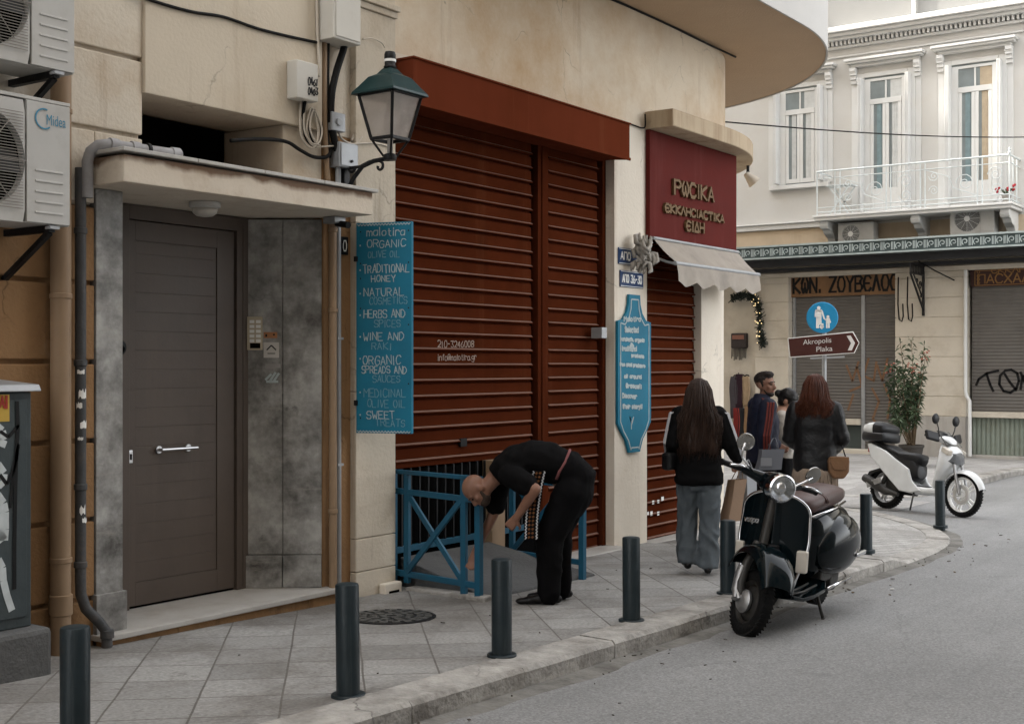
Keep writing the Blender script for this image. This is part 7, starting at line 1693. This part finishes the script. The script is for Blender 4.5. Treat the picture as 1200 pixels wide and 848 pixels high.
for s_ in ('l','r'): chain(b, [J['sh'+s_], J['el'+s_], J['wr'+s_]], [0.078,0.066,0.050])
organic('track_jacket', b, M['blackcloth'], w1, 0.011, 5, (0.010,(7,7,11))); jk = w1.children[-1]
b = MB()
for s_, oo in (('r',1),('l',-1)):
    for k in (-1,0,1):
        pts = [V((oo*0.075,0.0,1.46)), J['sh'+s_] + V((oo*0.074,0,0.03)), J['sh'+s_].lerp(J['el'+s_],0.5) + V((oo*0.081,0,0)), J['el'+s_] + V((oo*0.074,-0.012,0)), J['el'+s_].lerp(J['wr'+s_],0.5) + V((oo*0.064,-0.005,-0.012)), J['wr'+s_] + V((oo*0.054,-0.02,-0.006))]
        d_ = V((oo*0.28,0.95,0.05))*0.022*k; cen_ = [V((oo*0.02,0,1.46)), J['sh'+s_], J['sh'+s_].lerp(J['el'+s_],0.5), J['el'+s_], J['el'+s_].lerp(J['wr'+s_],0.5), J['wr'+s_]]; rr_ = [0.05,0.088,0.085,0.078,0.066,0.056]; od_ = V((oo*0.95,-0.30,0.12)); q = [c_ + od_*r2 + d_ for c_, r2 in zip(cen_, rr_)]; fine = []
        for i in range(len(q)-1):
            for g_ in range(5): fine.append(q[i].lerp(q[i+1], g_/5))
        fine.append(q[-1])
        for p0, p1 in zip(fine, fine[1:]): b.bar(p0, p1, 0.010, 0.007, (oo*0.95,-0.3,0))
b.build('sleeve_stripes', M['whitestripe'], jk, local=True)
b = MB(); trunk(b, [((0,0,0.99),0.150,0.115),((0,-0.01,0.88),0.168,0.125),((0,-0.005,0.80),0.172,0.125),((0,0,0.74),0.168,0.12)])
for s_, oo in (('l',-1),('r',1)):
    cap(b, J['hip'+s_] + V((oo*0.005,0,-0.04)), J['kn'+s_], 0.106, 0.086); b.cyl(J['kn'+s_], J['an'+s_] + V((0,-0.01,-0.035)), 0.086, 0.092)
organic('jeans', b, M['denim'], w1, 0.011, 3, (0.026,(9,9,5)))
for s_ in ('l','r'):
    b = MB(); shoe(b, J['an'+s_], (0.05 if s_ == 'r' else -0.05,1,0), 0.25); organic('shoe', b, M['shoeblack'], w1, 0.008, 3)
def long_hair(root, hc, m, length, width, n, seed, wav=0.012, back=0.105, part=0.0):
    b = MB(); hc = V(hc)
    ell(b, hc + V((0,-0.012,0.035)), (0.092,0.112,0.100)); trunk(b, [(hc + V((0,-0.02,0.07)),0.07,0.085),(hc + V((0,-0.035,-0.02)),0.098,0.085),(hc + V((0,-0.065,-0.12)),0.12,0.075),(hc + V((0,-0.085,-0.12-length*0.35)),width*0.88,0.06),(hc + V((0,-0.095,-0.12-length*0.72)),width*0.98,0.045),(hc + V((0,-0.095,-0.10-length)),width*0.70,0.02)])
    h_ = organic('hair', b, m, root, 0.011, 3, (0.010,(30,22,3.0)))
    b = MB()
    def path(rng, f):
        a = rng.uniform(-1,1)*2.0; top = hc + V((rng.uniform(-0.02,0.02)+part, rng.uniform(-0.03,0.05), 0.130)); ph = rng.uniform(0,6.28)
        e1 = hc + V((0.098*math.sin(a), -0.014-0.118*math.cos(a)*(1 if abs(a) < 1.6 else 0.6), 0.035)); e2 = hc + V((0.118*math.sin(a), -0.035-0.12*max(math.cos(a),-0.1), -0.10))
        L = length*rng.uniform(0.80,1.06)
        pts = [top, hc + V((0.06*math.sin(a), -0.012-0.075*math.cos(a), 0.112)), e1, e2]
        for k in range(1,6): q = k/5; pts.append(V((hc.x + width*1.0*math.sin(a)*(0.92+0.10*q)*(1-0.25*q**3) + wav*math.sin(ph+q*7), hc.y - 0.075 - 0.075*max(math.cos(a),0)*(1-0.3*q) + wav*math.cos(ph+q*6), hc.z - 0.12 - L*q)))
        return pts
    strands(b, None, n, path, 0.0065, 0.0015, seed)
    def fly(rng, f):
        p = path(rng, f); k_ = rng.uniform(1.02,1.16); return [hc + V(((q - hc).x*k_, (q - hc).y*k_, (q - hc).z)) + V((rng.uniform(-1,1), rng.uniform(-1,1), 0))*0.012*i_/5 for i_, q in enumerate(p)]
    strands(b, None, n, fly, 0.0028, 0.0010, seed+50); b.build('hair_strands', m, h_, local=True, smooth=True); return h_
long_hair(w1, (0,0,1.565), M['hairbrown'], 0.46, 0.172, 150, 4)
# her bags
def paper_bag(label, c, wv, dv, hgt, m, tilt=0.0, handle=True, cat='shopping bag', hh=0.16, hm=None):
    """c is the centre of the bottom; wv and dv are half width and half depth vectors"""
    c, wv, dv = V(c), V(wv), V(dv); t = thing('shopping_bag', label, cat, c); up = V((0,0,1)) + wv.normalized()*tilt
    b = MB(); r0 = [c - wv - dv, c + wv - dv, c + wv + dv, c - wv + dv]; top = [p + up*hgt + (-dv*0.25 if i < 2 else dv*-0.25)*(-1 if i < 2 else 1) for i, p in enumerate(r0)]
    mid = [p.lerp(q, 0.5) + (wv.normalized()*-0.008 if i in (1,2) else wv.normalized()*0.008) for i, (p, q) in enumerate(zip(r0, top))]
    inn = [p.lerp(c + up*hgt, 0.06) for p in top]; low = [p.lerp(c + up*0.05, 0.08) - up*hgt*0.0 for p in r0]; low = [p + up*0.02 for p in low]
    b.loft([r0, mid, top, inn, low]); b.build('bag_body', m, t, bevel=0.004)
    if handle:
        for s_ in (-1, 1):
            b = MB(); a = c + up*hgt*0.98 + wv*0.42 + dv*0.7*s_; e = c + up*hgt*0.98 - wv*0.42 + dv*0.7*s_; tp = c + up*(hgt+hh)
            b.tube([a, a.lerp(tp,0.55) + wv*0.12, tp + wv*0.10, tp - wv*0.10, e.lerp(tp,0.55) - wv*0.12, e], 0.004, 6); b.build('handle', hm or m, t, smooth=True)
    return t
M['kraft'] = mat('brown_paper', (0.22,0.145,0.095), 0.85, 0.10, 6, 0.15, 30); M['greypaper'] = mat('pale_grey_paper', (0.30,0.31,0.325), 0.8, 0.08, 6, 0.12, 30); M['greybag'] = mat('grey_card', (0.11,0.113,0.125), 0.6, 0.08, 6)
paper_bag('brown paper shopping bag held by the long haired woman', atT(855,610,11.3) , (RT*0.75+FW*0.65)*0.085, (FW*0.75-RT*0.65)*0.055, 0.36, M['kraft'], 0.30, hh=0.12)
paper_bag('pale grey paper shopping bag held by the long haired woman beside the brown one', atT(876,606,11.55), (RT*0.55+FW*0.83)*0.115, (FW*0.55-RT*0.83)*0.05, 0.42, M['greypaper'], 0.02, hh=0.10)
hb_ = thing('handbag', 'small black handbag hanging at the left hip of the long haired woman', 'handbag', atT(785,549,11.1)); c = atT(785,540,11.1)
b = MB(); b.loft([sec(V((0,0,0)), 0.01,0.01)]*1) if False else None
b = MB(); b.obox(c, RT*0.05+FW*0.06, FW*0.04-RT*0.03, V((0,0,0.075))); b.build('bag_body', M['leather'], hb_, bevel=0.025)
b = MB(); b.tube([c + V((0,0,0.07)) - RT*0.03, atT(786,515,11.1), atT(792,490,11.13), atT(803,474,11.2), atT(815,470,11.25)], 0.007, 8); b.build('strap', M['leather'], hb_, smooth=True)

# ---- man in navy track jacket
m2 = person('bearded man in navy track jacket with red sleeve stripes looking to the right', 893, 600, 13.0, RT*0.985 + FW*0.12)
J = jn(head=(0.0,0.035,1.665), shl=(-0.20,0,1.47), shr=(0.20,0.0,1.47), ell=(-0.25,0.02,1.18), elr=(0.25,-0.06,1.17), wrl=(-0.20,0.22,1.05), wrr=(0.235,-0.045,0.935), hipl=(-0.10,0,0.93), hipr=(0.10,0,0.93), knl=(-0.10,0.03,0.50), knr=(0.10,0.02,0.50), anl=(-0.10,-0.02,0.085), anr=(0.10,-0.02,0.085), face=(0.72,0.68,-0.14), curlr=1.5, hdr=(0,0.1,-1), pnr=(-1,0,0))
bd, P_, m_ = stand_body(m2, J, M['skintan'], 1.02, True); face_parts(m2, P_, m_, 1.02)
b = MB(); ell(b, P_(0,-0.022,0.055), (0.082,0.102,0.082), m_); ell(b, P_(0,0.02,0.105), (0.068,0.07,0.036), m_); cap(b, P_(-0.072,0,0.03), P_(-0.07,0.005,-0.015), 0.016, 0.012); cap(b, P_(0.072,0,0.03), P_(0.07,0.005,-0.015), 0.016, 0.012); organic('hair', b, M['stubble'], m2, 0.009, 2, (0.008,(60,60,60)))
b = MB(); ell(b, P_(0,0.052,-0.092), (0.046,0.042,0.030), m_); cap(b, P_(-0.060,0.018,-0.05), P_(-0.046,0.045,-0.085), 0.008, 0.012); cap(b, P_(0.060,0.018,-0.05), P_(0.046,0.045,-0.085), 0.008, 0.012); cap(b, P_(-0.022,0.097,-0.047), P_(0.022,0.097,-0.047), 0.006, 0.006); organic('beard', b, M['stubble'], m2, 0.007, 1, (0.003,(80,80,80)))
b = MB(); trunk(b, [((0,0,0.86),0.185,0.14),((0,0,0.92),0.20,0.155),((0,0.005,1.10),0.20,0.15),((0,0.01,1.30),0.215,0.15),((0,0,1.43),0.20,0.12),((0,-0.005,1.51),0.10,0.09),((0,0.0,1.575),0.076,0.078)])
for s_ in ('l','r'): chain(b, [J['sh'+s_] + V((0,0,-0.02)), J['el'+s_], J['wr'+s_]], [0.092,0.076,0.054])
organic('track_jacket', b, M['navy'], m2, 0.011, 5, (0.010,(7,7,10))); jk = m2.children[-1]
b = MB()
for k in (-1,0,1):
    pts = [V((0.10,0,1.53)), J['shr'] + V((0.085,0,0.02)), J['shr'].lerp(J['elr'],0.5) + V((0.092,0,0)), J['elr'] + V((0.082,0,0)), J['wrr'] + V((0.062,0,0.01))]
    for i in range(len(pts)-1):
        for g_ in range(4): b.bar(pts[i].lerp(pts[i+1], g_/4) + V((0,0.028*k,0)), pts[i].lerp(pts[i+1], (g_+1.1)/4) + V((0,0.028*k,0)), 0.018, 0.010, (1,0,0))
b.build('sleeve_stripes', M['redstripe'], jk, local=True)
b = MB(); trunk(b, [((0,0,1.0),0.16,0.12),((0,-0.005,0.90),0.185,0.14),((0,0,0.78),0.18,0.125)])
for s_ in ('l','r'): chain(b, [J['hip'+s_], J['kn'+s_], J['an'+s_]], [0.115,0.085,0.075])
organic('trousers', b, M['blacktrousers'], m2, 0.012, 4, (0.010,(8,8,5)))
for s_ in ('l','r'):
    b = MB(); shoe(b, J['an'+s_], (0,1,0), 0.29); organic('shoe', b, M['shoeblack'], m2, 0.009, 3)
gb_ = paper_bag('glossy grey gift bag with a pale card held by the man in navy jacket', atT(900,550,12.66), (RT*0.96+FW*0.25)*0.125, (FW*0.96-RT*0.25)*0.045, 0.20, M['greybag'], 0.22, hh=0.11)
b = MB(); c = atT(898,541,12.595); b.obox(c, RT*0.055, FW*0.002, V((0,0,0.04))); b.build('card', mat('pale_card',(0.25,0.255,0.27),0.6,0.05), gb_)

# ---- woman with a dark bun and white top
w3 = person('woman with black hair in a bun and white top looking down', 917, 600, 13.6, RT*0.93 - FW*0.30)
J = jn(head=(0,0.06,1.50), shl=(-0.16,0.01,1.345), shr=(0.16,0.01,1.345), ell=(-0.20,0.06,1.10), elr=(0.20,0.04,1.10), wrl=(-0.12,0.27,1.05), wrr=(0.12,0.26,1.03), hipl=(-0.085,0,0.86), hipr=(0.085,0,0.86), knl=(-0.085,0.03,0.47), knr=(0.085,0.02,0.47), anl=(-0.085,-0.02,0.08), anr=(0.085,-0.02,0.08), face=(0.05,0.86,-0.52), up=(0,0.5,0.86), hdl=(0.3,0.8,0.1), hdr=(-0.3,0.8,0.1), pnl=(0.3,0,1), pnr=(-0.3,0,1))
bd, P_, m_ = stand_body(w3, J, M['skin'], 0.98); face_parts(w3, P_, m_, 0.98)
b = MB(); ell(b, P_(0,-0.02,0.045), (0.086,0.106,0.095), m_); ell(b, P_(0,-0.05,-0.02), (0.078,0.06,0.07), m_); ell(b, P_(0,-0.135,0.02), (0.045,0.042,0.045), m_); cap(b, P_(-0.075,0.02,0.05), P_(-0.07,0.03,-0.02), 0.016, 0.008); cap(b, P_(0.075,0.02,0.05), P_(0.07,0.03,-0.02), 0.016, 0.008); organic('hair', b, M['hairdark'], w3, 0.009, 3, (0.005,(40,15,40)))
b = MB(); trunk(b, [((0,0,0.90),0.165,0.125),((0,0.005,1.02),0.155,0.115),((0,0.015,1.20),0.165,0.13),((0,0.01,1.32),0.155,0.105),((0,0.01,1.40),0.08,0.07),((0,0.02,1.43),0.062,0.06)])
for s_ in ('l','r'): chain(b, [J['sh'+s_], J['el'+s_], J['wr'+s_]], [0.068,0.056,0.042])
organic('white_top', b, M['whitetop'], w3, 0.011, 5, (0.009,(8,8,10)))
b = MB(); trunk(b, [((0,0,0.96),0.145,0.11),((0,-0.01,0.87),0.175,0.13),((0,0,0.75),0.165,0.115)])
for s_ in ('l','r'): chain(b, [J['hip'+s_], J['kn'+s_], J['an'+s_]], [0.10,0.075,0.065])
organic('trousers', b, M['blacktrousers'], w3, 0.012, 4, (0.008,(8,8,5)))
for s_ in ('l','r'):
    b = MB(); shoe(b, J['an'+s_], (0,1,0), 0.24); organic('shoe', b, M['shoeblack'], w3, 0.009, 3)

# ---- red haired woman, back turned
w4 = person('red haired woman in black leather jacket and beige fringe seen from behind', 955, 600, 12.1, FW*0.95 + RT*0.30)
J = jn(head=(0.0,0.015,1.625), shl=(-0.18,0,1.42), shr=(0.18,0,1.42), ell=(-0.24,0.02,1.15), elr=(0.255,0.0,1.15), wrl=(-0.16,0.24,1.04), wrr=(0.16,0.25,1.03), hipl=(-0.09,0,0.91), hipr=(0.09,0,0.91), knl=(-0.09,0.03,0.49), knr=(0.09,0.02,0.49), anl=(-0.09,-0.02,0.085), anr=(0.09,-0.02,0.085), face=(-0.1,1,-0.1))
bd, P_, m_ = stand_body(w4, J, M['skin']); face_parts(w4, P_, m_)
b = MB(); trunk(b, [((0,0,0.83),0.20,0.145),((0,0,0.92),0.205,0.15),((0,0.005,1.08),0.195,0.135),((0,0.01,1.28),0.205,0.14),((0,0,1.40),0.19,0.115),((0,-0.005,1.475),0.095,0.08),((0,0.0,1.515),0.075,0.07)])
for s_ in ('l','r'): chain(b, [J['sh'+s_], J['el'+s_], J['wr'+s_]], [0.084,0.072,0.054])
organic('leather_jacket', b, M['leather'], w4, 0.011, 4, (0.010,(6,6,8)))
b = MB(); rng = random.Random(6)
for k in range(86):
    a = 2*math.pi*k/86; x, y = 0.198*math.cos(a), 0.148*math.sin(a); L = rng.uniform(0.15,0.27)
    b.tube([(x*0.97,y*0.97,0.87),(x*1.02+rng.uniform(-.006,.006),y*1.04,0.80),(x*1.04+rng.uniform(-.012,.012),y*1.05+rng.uniform(-.01,.01),0.80-L*0.55),(x*1.02+rng.uniform(-.02,.02),y*1.05+rng.uniform(-.02,.02),0.80-L)], [0.010,0.010,0.008,0.003], 5)
b.build('fringe_shawl', M['fringe'], w4, local=True, smooth=True)
b = MB(); trunk(b, [((0,0,1.0),0.15,0.115),((0,-0.01,0.91),0.185,0.135),((0,0,0.79),0.175,0.12)])
for s_ in ('l','r'): chain(b, [J['hip'+s_], J['kn'+s_], J['an'+s_]], [0.11,0.085,0.08])
organic('trousers', b, M['blacktrousers'], w4, 0.012, 4, (0.008,(8,8,5)))
for s_ in ('l','r'):
    b = MB(); shoe(b, J['an'+s_], (0,1,0), 0.26); organic('boot', b, M['shoeblack'], w4, 0.009, 3)
long_hair(w4, (0.0,0.015,1.625), M['hairred'], 0.17, 0.155, 150, 14, 0.014)
tb_ = thing('handbag', 'tan woven handbag at the right hip of the red haired woman', 'handbag', atT(983,559,12.0)); c = atT(982,546,11.95)
b = MB(); b.loft([[c + RT*x*sx + FW*y*0.05 + V((0,0,z)) for x, y in ((-1,-1),(1,-1),(1,1),(-1,1))] for z, sx in ((-0.115,0.05),(-0.05,0.095),(0.05,0.10),(0.09,0.085))]); b.build('bag_body', M['tanbag'], tb_, bevel=0.02)
b = MB(); b.loft([[c - FW*0.056 + RT*x + FW*yy + V((0,0,z)) for x, yy in ((-w_,-0.006),(w_,-0.006),(w_,0.006),(-w_,0.006))] for z, w_ in ((0.09,0.088),(0.04,0.09),(-0.03,0.05))]); b.build('flap', M['tanbag'], tb_, bevel=0.004)
b = MB(); b.tube([c + RT*0.07 + V((0,0,0.09)), atT(986,520,12.0), atT(984,500,12.02), atT(978,480,12.05), atT(968,466,12.0)], 0.006, 8); b.build('strap', M['leather'], tb_, smooth=True)

# ---- man bending down into the basement entrance (local x to the camera's right, y away)
q = atT(630, 429, 9.60); m1 = thing('person', 'bald man in black clothes bending down into the blue railing with an embroidered strap', 'person', (q.x, q.y, G(q.x,q.y)), math.atan2(RT.y, RT.x))
J = jn(pel=(0.25,0,0.90), ch=(-0.14,0,1.02), nk=(-0.31,0,0.94), hd=(-0.455,-0.01,0.835), shn=(-0.22,-0.175,0.965), shf=(-0.27,0.17,0.955), eln=(-0.025,-0.36,0.875), elf=(-0.335,0.16,0.635), wrn=(-0.155,-0.27,0.665), wrf=(-0.462,0.13,0.375), hn=(0.245,-0.095,0.865), hf=(0.255,0.095,0.865), knn=(0.075,-0.10,0.475), knf=(0.15,0.11,0.475), ann=(0.075,-0.09,0.085), anf=(0.165,0.13,0.085))
b = MB(); L_ = (0,1,0)
trunk(b, [((0.29,0,0.83),0.14,0.10),((0.26,0,0.90),0.16,0.12),((0.12,0,0.99),0.145,0.10),((-0.10,0,1.02),0.165,0.115),((-0.25,0,0.975),0.16,0.095),((-0.33,0,0.93),0.075,0.06)], L_)
cap(b, J['nk'], J['hd'] + V((0.05,0,0.0)), 0.062, 0.056)
chain(b, [J['shn'], J['eln'], J['wrn']], [0.056,0.044,0.030]); chain(b, [J['shf'], J['elf'], J['wrf']], [0.056,0.042,0.029])
chain(b, [J['hn'], J['knn'], J['ann']], [0.095,0.058,0.04]); chain(b, [J['hf'], J['knf'], J['anf']], [0.095,0.058,0.04])
hand(b, J['wrn'], (-0.35,0.15,-0.45), (0.3,0.9,0.1), 1, 1.7, 1.08); hand(b, J['wrf'], (-0.25,-0.05,-0.9), (-0.3,-0.8,0), -1, 0.6, 1.08)
P_, m_ = head(b, J['hd'], (-0.90,-0.05,0.36), (-0.36,-0.22,-0.90), 0.98)
organic('body', b, M['skintan'], m1, 0.0078, 3); face_parts(m1, P_, m_, 0.98, M['greyhair'])
b = MB(); ell(b, P_(0,0.045,-0.085), (0.058,0.055,0.042), m_); cap(b, P_(-0.07,0.01,-0.03), P_(-0.05,0.04,-0.08), 0.013, 0.018); cap(b, P_(0.07,0.01,-0.03), P_(0.05,0.04,-0.08), 0.013, 0.018); organic('beard', b, mat('greying_beard', (0.040,0.026,0.019), 0.8, 0.35, 60), m1, 0.008, 2, (0.004,(80,80,80)))
b = MB(); trunk(b, [((0.20,0,0.99),0.178,0.135),((0.10,0,1.04),0.185,0.155),((-0.04,0,1.055),0.19,0.155),((-0.17,0,1.03),0.195,0.14),((-0.26,0,0.985),0.175,0.11),((-0.325,0,0.94),0.085,0.075)], L_)
chain(b, [J['shn'] + V((0.01,0,0)), J['shn'].lerp(J['eln'],0.72)], [0.088,0.084]); chain(b, [J['shf'], J['shf'].lerp(J['elf'],0.80)], [0.088,0.080])
organic('t_shirt', b, M['blackcloth'], m1, 0.011, 5, (0.012,(9,8,9)))
b = MB(); trunk(b, [((0.13,0,1.03),0.165,0.125),((0.215,0,1.005),0.18,0.145),((0.295,0,0.92),0.185,0.155),((0.275,0,0.80),0.175,0.14),((0.215,0,0.69),0.165,0.12)], L_)
for a_, k_, n_ in (('hn','knn','ann'),('hf','knf','anf')): chain(b, [J[a_] + V((0.01,0,-0.02)), J[k_] + V((0.01,0,0.02)), J[n_] + V((0.01,0,-0.01))], [0.135,0.108,0.088])
organic('trousers', b, M['blacktrousers'], m1, 0.011, 4, (0.012,(8,8,5))); tr = m1.children[-1]
for n_ in ('ann','anf'):
    b = MB(); shoe(b, J[n_], (-1,-0.05,0), 0.30, 0.085, 0.05); organic('shoe', b, M['shoeblack'], m1, 0.009, 3)
b = MB(); b.tube([(0.135,-0.165,0.93),(0.155,-0.180,0.985),(0.195,-0.170,1.05),(0.225,-0.12,1.11),(0.24,-0.06,1.14)], 0.011, 8); b.build('belt', mat('dusty_pink_belt',(0.16,0.055,0.055),0.8,0.15), m1, local=True, smooth=True)
# embroidered strap hanging from the waist
b = MB(); xs0 = 0.012; n_ = 14; grid = [[V((-0.105 + 0.105*j/6 + (0.06*(1-i/n_)**2), -0.285 + 0.012*math.sin(i*0.8) - 0.02*(i/n_) + 0.006*math.sin(j*2.0), 1.00 - 0.49*i/n_)) for j in range(7)] for i in range(n_+1)]
sheet(grid, 0.006).build('embroidered_strap', M['blackcloth'], m1, local=True, smooth=False); es = m1.children[-1]
bw_, bo_ = MB(), MB()
def gp_(fi, fj): i = min(int(fi), n_-1); j = min(int(fj), 5); p = grid[i][j].lerp(grid[i+1][j], fi-i); q2 = grid[i][j+1].lerp(grid[i+1][j+1], fi-i); return p.lerp(q2, fj-j) + V((0,-0.006,0))
for k in range(44):
    f0, f1 = n_*k/44.0, n_*(k+1)/44.0
    for c_ in (0.7, 5.2): bw_.bar(gp_(f0, c_ + (0.35 if k % 2 else -0.35)), gp_(min(f1,n_-0.01), c_ + (-0.35 if k % 2 else 0.35)), 0.007, 0.003, (0,-1,0))
for k in range(17):
    f = n_*(k+0.5)/17
    for c_ in (2.0, 3.5): bo_.obox(gp_(f, c_), V((0.006,0,0.006)), V((0,0.002,0)), V((-0.005,0,0.005)))
bw_.build('white_stitching', M['whitestripe'], es, local=True); bo_.build('orange_motifs', mat('ochre_thread',(0.13,0.05,0.016),0.8,0.2), es, local=True)
